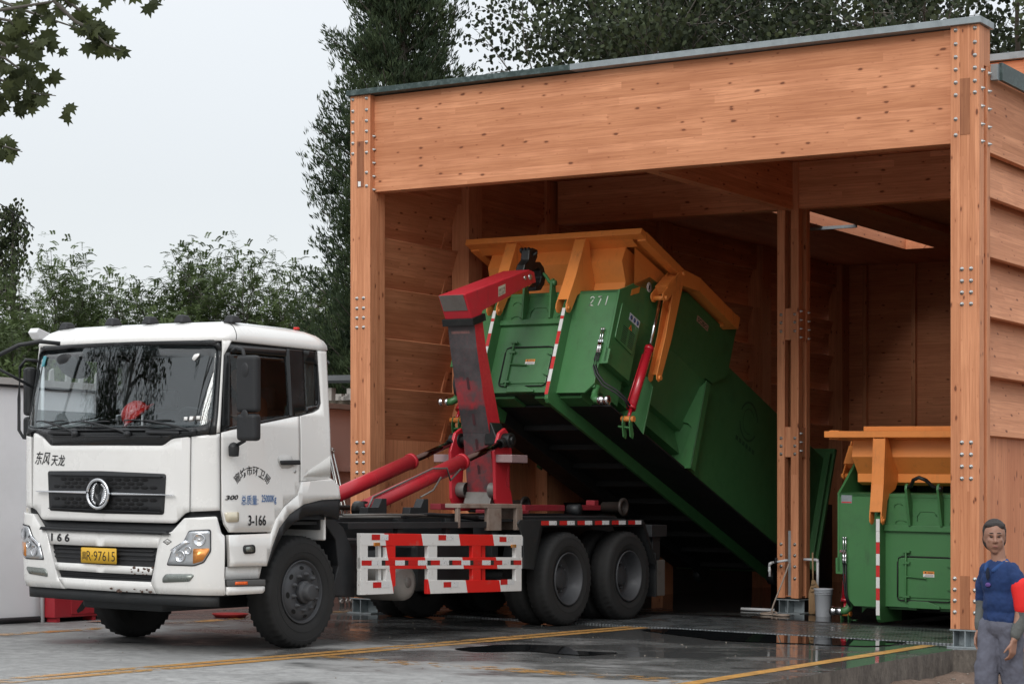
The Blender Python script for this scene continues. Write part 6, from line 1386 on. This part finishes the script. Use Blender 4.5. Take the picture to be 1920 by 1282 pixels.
def tree_obj(name, at, wood_mb, leaf_mb, leafmat, label, cat, group=None, lab2=None):
    e = bpy.data.objects.new(name, None); e.location = Vector(at); ORG[e.name] = Vector((0, 0, 0)); link(e, None, label, cat, group, None)
    def mk(nm, mb, mt):
        me = bpy.data.meshes.new(nm); me.from_pydata(mb.v, [], mb.f); me.polygons.foreach_set('use_smooth', mb.sm)
        if mb.g and mb.g[0] is not None:
            a = me.attributes.new('gc', 'FLOAT_VECTOR', 'CORNER'); dat = []
            for g in mb.g:
                for q in g: dat += q
            a.data.foreach_set('vector', dat)
        me.materials.append(mt); o = bpy.data.objects.new(nm, me); col.objects.link(o); o.parent = e; return o
    return e, mk('trunk', wood_mb, M['bark']), mk('crown', leaf_mb, leafmat)
def copy_tree(t, at, rz, s, label, sz=None):
    e, a, b_ = t; n_ = e.copy(); col.objects.link(n_); n_.location = at; n_.rotation_euler = (0, 0, rz); n_.scale = (s, s, sz or s); n_['label'] = label
    for c in (a, b_): x = c.copy(); col.objects.link(x); x.parent = n_
    return n_
# --- locust row beyond the wall
def locust(seed, H=9.2):
    r = random.Random(seed); wm, lm = MB(), MB(); tips = []
    wm.tube([(0, 0, 0), (.05, .02, H*.22), (.02, .05, H*.36)], .11, 8, cap=False, r2=.08)
    for k in range(9): branchy(wm, r, (.02, .04, H*(.2+.025*k)), rv(r, 1.2)+Vector((0, 0, 1.0)), H*.165, .05, 3, tips, .62, -.005)
    for p, d in tips:
        for k in range(r.choice((5, 6, 8))):
            o_ = p+rv(r, .40); rd = (d*.3+rv(r, 1)+Vector((0, 0, .05))).normalized(); up = Vector((0, 0, 1))+rv(r, .4); s_ = rd.cross(up).normalized(); g0 = min(1, max(0, .5+.5*noise.noise(p*.9)+r.uniform(-.25, .25)+.18*(p.z/H-.6)))
            L = r.uniform(.16, .28); n_ = 6
            for i in range(n_):
                q = o_+rd*L*i/n_-Vector((0, 0, .10*(i/n_)**2))
                for sg in (-1, 1): leaf4(lm, q, (s_*sg+rd*.45+Vector((0, 0, -.15))).normalized(), rd, .065, .036, g0)
    return wm, lm
T1 = tree_obj('locust_tree', (-9.9, 44, -1.5), *locust(1), M['leaf_locust'], 'tall locust tree second from left beyond the white wall, its tip breaking the skyline', 'tree', 'locust trees beyond the yard wall')
T2 = tree_obj('locust_tree', (-8.35, 46, -1.6), *locust(2), M['leaf_locust'], 'rounded locust tree behind the far roof marker lamps of the cab', 'tree', 'locust trees beyond the yard wall')
lab = ['locust tree over the left edge of the windscreen mirror arm', 'loose-crowned locust tree left of the cab roof centre', 'highest locust tree directly above the cab roof', 'locust tree above the driver side of the cab roof', 'feathery locust tree nearest the dark cypress', 'low locust tree at the foot of the cypress behind the cab rear', 'shorter locust tree behind the surveillance camera', 'locust tree at the far left edge of the photo behind the wall', 'small locust tree showing between cab rear and shed post']
spec = [(T1, -10.9, 45, 1.9, .84), (T2, -7.4, 45, .8, .98), (T1, -6.55, 46, 2.9, 1.06), (T2, -5.55, 45, 3.6, 1.06), (T1, -4.75, 47, 4.8, 1.0), (T2, -3.9, 44, 5.2, .76), (T2, -9.3, 41, 1.4, .80), (T1, -10.6, 40, .3, .86), (T1, -3.3, 46, .9, .70)]
for (t, x, y, rz, s), lb in zip(spec, lab): copy_tree(t, (x, y, -1.6), rz, s, lb)
for x, y, s_, lb_ in ((-10.15, 47, .98, 'locust tree seen over the surveillance camera, farther back'), (-8.0, 48, 1.02, 'locust tree in the second row over the windscreen'), (-6.0, 49, 1.06, 'locust tree in the second row over the middle of the cab roof'), (-4.3, 49, .98, 'locust tree in the second row over the cab door')): copy_tree(T2, (x, y, -1.7), x, s_, lb_)
# undergrowth filling behind the wall
def shrub(seed, rx, rz_, n_, mat, ln=.10, wd=.045):
    r = random.Random(seed); lm, wm = MB(), MB(); cl = [(rv(r, 1.0), r.uniform(.35, .6)) for _ in range(46)]
    for k in range(14): a = rv(r, 1); wm.tube([(0, 0, 0), (a.x*rx*.4, a.y*rx*.4, rz_*.5), (a.x*rx*.8, a.y*rx*.8, rz_*(1.0+a.z*.5))], .02, 4, cap=False, r2=.006)
    for k in range(n_):
        c, q = r.choice(cl); p = c+rv(r, q*.6); P = Vector((p.x*rx, p.y*rx, rz_*.95+p.z*rz_*.95)); d = (rv(r, 1)+Vector((0, 0, .1))).normalized()
        g = min(1, max(0, .45+.6*noise.noise(P*1.3)+.25*p.z+r.uniform(-.2, .2))); leaf4(lm, P, d, d.cross(rv(r, 1)+Vector((.01, 0, 0))).normalized(), ln*r.uniform(.7, 1.4), wd*r.uniform(.8, 1.3), g)
    return wm, lm
S1 = tree_obj('shrub', (-10.2, 38, -1.2), *shrub(21, 1.7, 2.6, 15000, M['leaf_locust'], .13, .05), M['leaf_locust'], 'dense dark green bush at the left edge behind the white wall', 'bush', 'bushes behind the yard wall')
for (x, y, rz, s, lb, sz) in [(-7.7, 40, 1, 1.0, 'dense bush behind the far mirrors of the cab', .85), (-5.6, 41, 2.2, 1.05, 'bush hidden low behind the cab roof', .8), (-8.9, 30, 3, .62, 'bush growing just over the wall coping left of the windscreen', 1.05), (-6.5, 31, 4.3, .55, 'light bush seen through the cab side window over the wall', .95), (-3.75, 44, 5, .8, 'low bush between the cab and the shed post', .62)]:
    copy_tree(S1, (x, y, -1.3), rz, s, lb, sz)
S2 = tree_obj('shrub', (-5.45, 26, -.8), *shrub(33, .75, 1.75, 5200, M['leaf_shrub'], .16, .035), M['leaf_shrub'], 'bright reedy shrub over the wall seen through the windscreen', 'bush', 'bushes behind the yard wall')
copy_tree(S2, (-6.7, 27, -.8), 2., 1.0, 'bright reedy shrub over the wall beside the mirror housing')
# --- weeping poplar, far left
r = random.Random(5); wm, lm = MB(), MB(); wm.tube([(0, 0, 0), (.05, 0, 5), (.0, .05, 9.2)], .14, 8, cap=False, r2=.03)
for k in range(44):
    z0 = 3.0+6.2*k/44; an = r.uniform(0, 6.28); L = (1.25-.95*((z0-3)/6.2))*r.uniform(.7, 1.1); P = [Vector((0, 0, z0)), Vector((math.cos(an)*L*.5, math.sin(an)*L*.5, z0+.35)), Vector((math.cos(an)*L, math.sin(an)*L, z0-.1)), Vector((math.cos(an)*L*1.12, math.sin(an)*L*1.12, z0-.7))]
    wm.tube([tuple(p) for p in P], .018, 4, cap=False, r2=.006)
    for i in range(130):
        t = r.random()*3; a = P[int(min(2, t))].lerp(P[int(min(2, t))+1], t-int(min(2, t)))+rv(r, .20); leafq(lm, a, (rv(r, .7)+Vector((0, 0, -1))).normalized(), rv(r, 1), .095, .07, r.random())
tree_obj('weeping_poplar', (-12.2, 50, -1.6), wm, lm, M['leaf_poplar'], 'narrow weeping poplar with hanging leaves at the left edge above the bushes', 'tree')
# --- big cypress beside the shed
r = random.Random(8); wm, lm = MB(), MB(); H = 16.5; wm.tube([(.15, 0, 0), (.2, 0, 8), (.25, 0, H-.5)], .19, 8, cap=False, r2=.05)
n_b = 520
for k in range(n_b):
    f = k/n_b; z0 = 2.0+(H-2.2)*f; an = r.uniform(0, 6.28); hw = min(1.95, max(.25, .205*(17.7-z0)))*r.uniform(.6, 1.08)*(1 if math.cos(an) < 0 else .88)
    if z0 > 11.2 and math.cos(an) > -.2 and r.random() < .38: continue
    tip = Vector((.2+math.cos(an)*hw, math.sin(an)*hw, z0+.50*hw+.1)); base = Vector((.2, 0, z0-.1)); mid = base.lerp(tip, .5)+Vector((0, 0, -.12)); wm.tube([tuple(base), tuple(mid), tuple(tip)], .030, 4, cap=False, r2=.008)
    for i in range(int(44+38*hw)):
        t = r.random()**.6; a = base.lerp(mid, t*2) if t < .5 else mid.lerp(tip, t*2-1); a = a+rv(r, .17+.12*t); dd = ((tip-base).normalized()*.7+Vector((0, 0, .8))+rv(r, .75)).normalized(); g = min(1, max(0, .35+.5*noise.noise(a*1.1)+r.uniform(-.25, .3)))
        s_ = dd.cross(rv(r, 1)+Vector((.01, 0, 0))).normalized()
        for j in range(5): d2 = (dd+rv(r, .55)).normalized(); leaf4(lm, a+rv(r, .06), d2, d2.cross(rv(r, 1)+Vector((.01, .02, 0))).normalized(), r.uniform(.09, .17), .027, g)
tree_obj('cypress', (-2.35, 40, -2.2), wm, lm, M['leaf_cyp'], 'large dark cypress rising behind the left end of the shed roof', 'tree')
# --- broad-leaved poplars over the roof
def poplar(seed):
    r = random.Random(seed); wm, lm = MB(), MB(); tips = []; wm.tube([(0, 0, 0), (.1, .1, 6), (.0, .15, 11.5)], .22, 9, cap=False, r2=.12)
    for k in range(13): branchy(wm, r, (.05, .1, 8.6+.35*k), rv(r, 1.2)+Vector((0, 0, .35)), 2.1, .06, 3, tips, .6, .0)
    for p, d in tips:
        if r.random() < .12: continue
        for k in range(r.choice((12, 16, 20))):
            a = p+rv(r, .5); dd = (rv(r, .8)+Vector((0, 0, -.6))).normalized(); leafq(lm, a, dd, rv(r, 1), r.uniform(.09, .135), r.uniform(.08, .11), min(1, max(0, .35+.6*noise.noise(p*.8)+r.uniform(-.3, .3))))
    return wm, lm
P1 = tree_obj('poplar_tree', (1.75, 44, -3.0), *poplar(41), M['leaf_poplar'], 'leftmost poplar crown overhanging the shed roof, open to the sky at its left', 'tree', 'poplars behind the shed')
P2 = tree_obj('poplar_tree', (5.4, 45, -3.0), *poplar(42), M['leaf_poplar'], 'dense poplar crown above the middle of the shed roof', 'tree', 'poplars behind the shed')
for (t, x, y, rz, s, lb) in [(P1, 8.7, 43, 2.2, 1.04, 'poplar with a leaning stem left of the right shed post'), (P2, 10.3, 42, 4.4, 1.0, 'poplar with a thick straight grey trunk at the right edge over the roof'), (P1, 3.8, 47, 3.3, 1.1, 'poplar filling the sky between the first two crowns'), (P2, 7.3, 49, 1.1, 1.1, 'poplar behind the dense middle crown')]: copy_tree(t, (x, y, -3.0), rz, s, lb)
# --- trees across the yard, left of the camera (they show as reflections in the windscreen)
for (t, x, y, rz, s, lb) in [(P1, -20, 14.5, .7, .95, 'poplar across the yard, reflected in the windscreen')]: copy_tree(t, (x, y, -1.0), rz, s, lb)
# --- plane tree branch overhead, top left
r = random.Random(77); wm, lm = MB(), MB(); base = Vector((-7.5, 14.5, -.5))
def W2(px, py, Y=13.5): return Vector(((px-960)/3843*Y, Y, 1.915-(py-830)/3843*Y))
wm.tube([(-7.5, 14.5, -.5), (-7.4, 14.4, 3), (-7.2, 14.3, 6.5)], .22, 10, cap=False, r2=.13)
def plane_leaf(mb, c, d, nrm, s, g):
    d = d.normalized(); s_ = d.cross(nrm).normalized(); up = s_.cross(d)
    prof = [(0, -.30), (.16, -.36), (.20, -.22), (.52, -.26), (.36, -.05), (.62, .16), (.34, .17), (.30, .38), (.14, .28), (0, .66)]
    pts = prof+[(-x, y) for x, y in reversed(prof[1:-1])]
    C_ = c+up*.0
    for i in range(len(pts)):
        a, b_ = pts[i], pts[(i+1) % len(pts)]; mb.poly([tuple(C_), tuple(C_+(s_*a[0]+d*a[1]-up*.25*abs(a[0]))*s), tuple(C_+(s_*b_[0]+d*b_[1]-up*.25*abs(b_[0]))*s)], g=[(g, 0, 0)]*3)
twigs = [([(-260, -120), (-60, -20), (60, 25), (120, 45), (150, 55)], 10, 40), ([(-60, -60), (80, -30), (150, 20), (175, 65), (215, 92)], 22, 30), ([(-40, -90), (120, -60), (200, -20), (300, -8)], 14, 34), ([(-200, 40), (-40, 60), (20, 90), (75, 78), (100, 80)], 26, 42), ([(-220, 150), (-60, 130), (0, 150), (60, 175), (105, 180)], 34, 40),
         ([(-200, 60), (-60, 90), (10, 110), (50, 140), (62, 190)], 26, 40), ([(-220, 190), (-80, 160), (-20, 170), (30, 190), (55, 205)], 22, 36), ([(-200, 230), (-80, 260), (-20, 275), (10, 275), (42, 285)], 22, 26), ([(-150, -20), (0, 20), (60, 10), (120, 0), (165, -10)], 22, 46), ([(-150, 0), (-30, 30), (20, 40), (40, 60), (55, 75)], 26, 44), ([(100, 0), (140, 40), (170, 55), (200, 85), (228, 95)], 10, 16)]
for pts, nl, spr in twigs:
    Y = 13.5+r.uniform(-.5, .5); P = [W2(*p, Y) for p in pts]; wm.tube([tuple(p) for p in P], .016, 5, cap=False, r2=.003)
    for k in range(nl):
        t = r.uniform(1.2, len(P)-1.001); i = int(t); c = P[i].lerp(P[i+1], t-i)+Vector((r.gauss(0, 1), r.gauss(0, 1), r.gauss(0, 1)-.2))*spr/3843*13.5*.42
        plane_leaf(lm, c, Vector((r.uniform(-.6, .9), r.uniform(-.3, .3), r.uniform(-1, .1))), Vector((r.uniform(-.5, .5), -1, r.uniform(-.6, .6))), r.uniform(.075, .125), r.random())
for k in range(5): wm.tube([(-7.3, 14.4, 5.2-.5*k), tuple(W2(-260+40*k, -100+80*k))], .05, 6, cap=False, r2=.02)
for k in range(10): wm.ball(tuple(W2(*[(66, 24), (65, 103), (68, 90), (30, -10), (130, 12)][k % 5], 13.4)), .008, 8, 5)
e_ = tree_obj('plane_tree', (0, 0, 0), wm, lm, M['leaf_plane'], 'plane tree whose lobed leaves hang into the top left corner', 'tree')
for k in range(0): pass
# ================================================================ PEOPLE
SKIN = paint('skin', (.30, .155, .105), .5, dirt=.1, dcol=(.25, .12, .08), dscale=8, bump=.02)
def limb(mb, pts, rad, n=14):
    """tapered round limb through joints, domed ends"""
    P = [Vector(p) for p in pts]; fine = []; fr = []
    for i in range(len(P)-1):
        a, b_, c_, d_ = (P[max(0, min(len(P)-1, i+q-1))] for q in range(4)); r1, r2 = rad[i], rad[i+1]
        for t in ([0, .25, .5, .75] if i < len(P)-2 else [0, .25, .5, .75, 1]):
            fine.append(.5*((2*b_)+(-a+c_)*t+(2*a-5*b_+4*c_-d_)*t*t+(-a+3*b_-3*c_+d_)*t**3)); fr.append(r1+(r2-r1)*t)
    rings = []
    for i, p in enumerate(fine):
        t = (fine[min(i+1, len(fine)-1)]-fine[max(i-1, 0)]).normalized(); a = t.cross(Vector((.03, 1, .02))).normalized(); b_ = a.cross(t); base = len(mb.v)
        for k in range(n): th = 2*math.pi*k/n; mb.v.append(tuple(p+(a*math.cos(th)+b_*math.sin(th))*fr[i]))
        rings.append(base)
    for i in range(len(rings)-1):
        for k in range(n): j = (k+1) % n; mb.face((rings[i]+k, rings[i]+j, rings[i+1]+j, rings[i+1]+k), True)
    for q, i in ((0, 0), (-1, -1)): mb.ball(tuple(fine[i]), fr[i]*.995, n, 8)
def flat(mb, c, r, yaw=0, n=18, m=12):
    k = len(mb.v); mb.ball((0, 0, 0), 1, n, m, r); ca, sa = math.cos(yaw), math.sin(yaw)
    for i in range(k, len(mb.v)): x, y, z = mb.v[i]; mb.v[i] = (c[0]+x*ca-y*sa, c[1]+x*sa+y*ca, c[2]+z)
def person(name, at, label, fn, hd=1.0):
    e = bpy.data.objects.new(name, None); e.location = Vector(at); ORG[e.name] = Vector((0, 0, 0)); link(e, None, label, 'person', None, None)
    def part(nm, draw, mat, voxel=.009, sm=6, fold=0):
        mb = MB(); draw(mb); me = bpy.data.meshes.new(nm); me.from_pydata(mb.v, [], mb.f); me.polygons.foreach_set('use_smooth', [True]*len(mb.f)); me.materials.append(mat)
        o = bpy.data.objects.new(nm, me); col.objects.link(o); o.parent = e
        if voxel:
            m = o.modifiers.new('remesh', 'REMESH'); m.mode = 'VOXEL'; m.voxel_size = voxel; m.use_smooth_shade = True
            m = o.modifiers.new('smooth', 'SMOOTH'); m.factor = .5; m.iterations = sm
            if fold:
                tx = bpy.data.textures.new('cloth_folds', 'CLOUDS'); tx.noise_scale = .085; tx.noise_depth = 3; m = o.modifiers.new('folds', 'DISPLACE'); m.texture = tx; m.strength = fold; m.mid_level = .5; m.texture_coords = 'LOCAL'
        return o
    fn(part); return e
def hand(mb, w, d, nrm, s=1.0, curl=.5, thumb=1):
    """palm and five curled fingers from wrist w, pointing d, palm normal nrm"""
    d = Vector(d).normalized(); nrm = Vector(nrm).normalized(); x = d.cross(nrm).normalized(); w = Vector(w)
    for k in range(5): limb(mb, [w+x*(k-2)*.016*s, w+d*.085*s+x*(k-2)*.018*s], [.014*s, .013*s], 8)
    for k, L in enumerate((.066, .075, .070, .055)):
        b_ = w+d*.085*s+x*(k-1.5)*.021*s; p = [b_]; a = 0
        for q in (.42, .33, .25): a += curl*.75; p.append(p[-1]+(d*math.cos(a)+nrm*math.sin(a))*L*q*s*1.1)
        limb(mb, p, [.0095*s, .009*s, .0085*s, .007*s], 8)
    b_ = w+d*.025*s-x*.036*s*thumb; limb(mb, [b_, b_+(d*.7-x*.6*thumb+nrm*.35)*.035*s, b_+(d*1.3-x*.7*thumb+nrm*.7)*.05*s], [.013*s, .011*s, .009*s], 8)
def face_head(mb, c, yaw, s=1.0):
    """skull, jaw, nose, brow, ears; faces -Y turned by yaw"""
    ca, sa = math.cos(yaw), math.sin(yaw)
    def q(x, y, z): return (c[0]+(x*ca-y*sa)*s, c[1]+(x*sa+y*ca)*s, c[2]+z*s)
    flat(mb, q(0, .012, .035), (.086*s, .095*s, .088*s), yaw); flat(mb, q(0, -.018, -.030), (.071*s, .072*s, .072*s), yaw); flat(mb, q(0, -.045, -.088), (.030*s, .028*s, .022*s), yaw)
    limb(mb, [q(0, -.085, .022), q(0, -.108, -.018)], [.010*s, .015*s], 8); flat(mb, q(-.014, -.098, -.022), (.010*s,)*3); flat(mb, q(.014, -.098, -.022), (.010*s,)*3)
    for sg in (-1, 1):
        flat(mb, q(sg*.030, -.074, .030), (.026*s, .014*s, .008*s), yaw); flat(mb, q(sg*.036, -.062, -.012), (.024*s, .022*s, .020*s), yaw); flat(mb, q(sg*.077, .012, .0), (.010*s, .020*s, .032*s), yaw)
    flat(mb, q(0, -.084, -.048), (.024*s, .012*s, .008*s), yaw); flat(mb, q(0, -.081, -.062), (.022*s, .013*s, .008*s), yaw)
    return q
# --- street cleaner walking past at the right edge
def cleaner(part):
    yaw = math.radians(40); hc = (0.01, 0, 1.462)
    hipL, hipR = (-.085, 0, .84), (.085, .02, .84)
    qf = [None]
    def body(mb):
        qf[0] = face_head(mb, hc, yaw, 1.0)
        limb(mb, [(.02, .02, 1.43), (.03, .03, 1.27)], [.05, .062])
        flat(mb, (.045, .03, 1.15), (.15, .10, .17)); flat(mb, (.05, .03, .97), (.135, .10, .16)); flat(mb, (.045, .03, .86), (.14, .105, .11))
        limb(mb, [(.15, .02, 1.20), (.235, .03, 1.02), (.235, -.05, .76)], [.040, .042, .027]); hand(mb, (.233, -.055, .745), (-.05, -.15, -1), (-1, -.1, 0), .95, .55, 1)
        limb(mb, [(-.08, .04, 1.20), (-.155, .08, 1.0), (-.125, -.02, .79)], [.040, .040, .027]); hand(mb, (-.12, -.03, .775), (.1, -.25, -1), (1, -.1, 0), .95, .6, -1)
        limb(mb, [(-.04, .02, .84), (-.035, -.07, .45), (-.03, .02, .08)], [.075, .055, .038]); limb(mb, [(.12, .04, .84), (.12, .08, .46), (.13, .22, .10)], [.075, .055, .038])
        limb(mb, [(-.03, .03, .05), (-.03, -.14, .035)], [.04, .035]); limb(mb, [(.13, .23, .07), (.13, .07, .035)], [.04, .035])
    part('body', body, SKIN, .0075, 4)
    ca, sa = math.cos(yaw), math.sin(yaw); Q = lambda x, y, z: (hc[0]+(x*ca-y*sa)*1.0, hc[1]+(x*sa+y*ca)*1.0, hc[2]+z*1.0)
    DK = paint('eye_dark', (.02, .012, .01), .3, bump=0); LP = paint('lip', (.28, .10, .085), .5, bump=0)
    for sg in (-1, 1): part('eye', lambda mb: flat(mb, Q(sg*.030, -.083, .014), (.013, .007, .005), yaw), DK, 0); part('eyebrow', lambda mb: flat(mb, Q(sg*.031, -.088, .040), (.019, .005, .0035), yaw), DK, 0)
    part('mouth', lambda mb: flat(mb, Q(0, -.092, -.055), (.021, .006, .004), yaw), LP, 0)
    HR = paint('hair_dark_grey', (.028, .022, .02), .65, dirt=.4, dcol=(.09, .08, .08), dscale=30, bump=.8)
    def hair(mb):
        flat(mb, Q(0, .036, .052), (.094, .092, .088), yaw); flat(mb, Q(-.02, -.035, .092), (.05, .03, .022), yaw); flat(mb, Q(.04, -.028, .085), (.04, .035, .026), yaw); flat(mb, Q(0, .050, -.01), (.094, .070, .088), yaw)
        for k in range(9): a = -1.25+2.5*k/8; flat(mb, Q(.066*math.sin(a), -.030-.030*math.cos(a)+.02, .088+.012*math.cos(a)), (.022, .020, .018))
        flat(mb, Q(0, .125, -.01), (.04, .035, .04)); limb(mb, [Q(-.074, .0, .06), Q(-.080, .03, -.02)], [.018, .012]); limb(mb, [Q(.074, .0, .06), Q(.080, .03, -.02)], [.018, .012])
    part('hair', hair, HR, .008, 2)
    BL = paint('polo_blue', (.008, .030, .11), .85, dirt=.5, dcol=(.006, .02, .07), dscale=5, bump=.4)
    def shirt(mb):
        flat(mb, (.045, .03, 1.15), (.172, .118, .165)); flat(mb, (.055, .03, 1.00), (.165, .122, .18)); flat(mb, (.06, .03, .90), (.168, .128, .10)); flat(mb, (.05, .03, 1.235), (.15, .085, .065))
        limb(mb, [(.165, .02, 1.225), (.225, .025, 1.13), (.248, .03, 1.02)], [.068, .066, .060]); limb(mb, [(-.085, .04, 1.225), (-.145, .065, 1.12), (-.165, .08, 1.03)], [.066, .062, .058]); limb(mb, [(.03, .03, 1.24), (.028, .025, 1.262)], [.088, .075])
    part('shirt', shirt, BL, .008, 4, .03)
    def collar(mb):
        for sg in (-1, 1): limb(mb, [(.028+sg*.05, .06, 1.295), (.024+sg*.066, -.01, 1.275), (.018+sg*.035, -.075, 1.235)], [.024, .026, .016])
    part('collar', collar, paint('collar_blue', (.015, .055, .18), .85), .007, 3)
    part('placket', lambda mb: flat(mb, (.02, -.102, 1.215), (.016, .012, .045)), paint('placket_navy', (.006, .012, .03), .9), 0)
    part('chest_badge', lambda mb: flat(mb, (.0, -.1, 1.165) if False else (.015, -.092, 1.135), (.026, .010, .016)), paint('badge_violet', (.10, .05, .22), .7), 0)
    part('arm_band', lambda mb: limb(mb, [(.228, .026, 1.13), (.245, .03, 1.05), (.250, .03, .985)], [.072, .071, .066]), paint('arm_band_red', (.72, .015, .012), .7, dirt=.1), .008, 2)
    SL = paint('sleeve_guard', (.10, .105, .10), .9, dirt=.6, dcol=(.04, .045, .045), dscale=9, bump=.6)
    part('sleeve_guard', lambda mb: limb(mb, [(.248, .03, 1.0), (.250, .025, .90), (.236, -.04, .79)], [.056, .058, .040]), SL, .008, 3, .018)
    part('sleeve_guard', lambda mb: limb(mb, [(-.165, .08, 1.02), (-.160, .06, .92), (-.130, -.01, .82)], [.052, .052, .038]), SL, .008, 3, .018)
    def trous(mb):
        flat(mb, (.055, .035, .85), (.172, .135, .12)); limb(mb, [(-.025, .02, .82), (-.03, -.055, .46), (-.03, .02, .09)], [.110, .092, .074]); limb(mb, [(.125, .04, .82), (.125, .08, .47), (.13, .215, .11)], [.110, .092, .074])
    part('trousers', trous, paint('work_trousers', (.115, .12, .155), .9, dirt=.6, dcol=(.06, .062, .08), dscale=4, bump=.5), .008, 3, .028)
    part('shoe', lambda mb: (limb(mb, [(-.03, .03, .045), (-.03, -.16, .035)], [.048, .042])), paint('shoe_green', (.02, .05, .05), .7), .009, 2)
    part('shoe', lambda mb: (limb(mb, [(.13, .24, .065), (.13, .05, .035)], [.048, .042])), paint('shoe_green2', (.02, .05, .05), .7), .009, 2)
cl_ = person('person', (3.43, 14.6, -.225), 'woman walking at the right edge in blue polo shirt, grey trousers and red arm band', cleaner)
cl_.rotation_euler = (0, 0, math.radians(-50)); cl_.scale = (.90, .90, 1.0)
# --- driver behind the side window
def driver(part):
    c = W(-.40, -.30, 2.50); R_ = math.radians(213-180)
    def V(u, v, w): return tuple(W(u, v, w))
    def body(mb):
        face_head(mb, tuple(c), -R_, 1.0); limb(mb, [tuple(c+Vector((0, 0, -.03))), V(-.40, -.24, 2.32)], [.05, .06]); flat(mb, V(-.40, -.2, 2.05), (.15, .12, .25))
        limb(mb, [V(-.22, -.24, 2.26), V(-.12, -.36, 2.05), V(-.16, -.62, 2.13)], [.05, .042, .03]); hand(mb, V(-.17, -.64, 2.135), W(-.2, -.75, 2.15)-W(-.17, -.64, 2.135), (0, 0, -1), .9, .8, 1)
        limb(mb, [V(-.58, -.24, 2.26), V(-.66, -.38, 2.05), V(-.60, -.64, 2.12)], [.05, .042, .03]); hand(mb, V(-.60, -.66, 2.12), W(-.58, -.78, 2.14)-W(-.6, -.66, 2.12), (0, 0, -1), .9, .8, -1)
        for x in (-.30, -.50): limb(mb, [V(x, -.15, 1.72), V(x, -.60, 1.72), V(x, -.62, 1.30), V(x, -.78, 1.22)], [.08, .06, .05, .035])
    part('body', body, SKIN, .010, 3)
    part('jacket', lambda mb: (flat(mb, V(-.40, -.2, 2.08), (.19, .14, .24)), limb(mb, [V(-.22, -.22, 2.27), V(-.12, -.36, 2.05), V(-.15, -.56, 2.12)], [.07, .06, .045]), limb(mb, [V(-.58, -.22, 2.27), V(-.66, -.38, 2.05), V(-.61, -.58, 2.11)], [.07, .06, .045])), paint('jacket_orange', (.20, .055, .025), .85, dirt=.4), .011, 3)
    part('hair', lambda mb: flat(mb, tuple(c+Vector((.0, .025, .05))), (.085, .095, .085)), paint('hair_black', (.012, .011, .011), .6), .01, 2)
    part('trousers', lambda mb: [limb(mb, [V(x, -.15, 1.72), V(x, -.60, 1.72), V(x, -.62, 1.34)], [.095, .08, .065]) for x in (-.30, -.50)], paint('driver_trousers', (.03, .03, .035), .9), .012, 2)
person('person', (0, 0, 0), 'driver in dark orange jacket holding the wheel, seen dimly through the cab side window', driver)
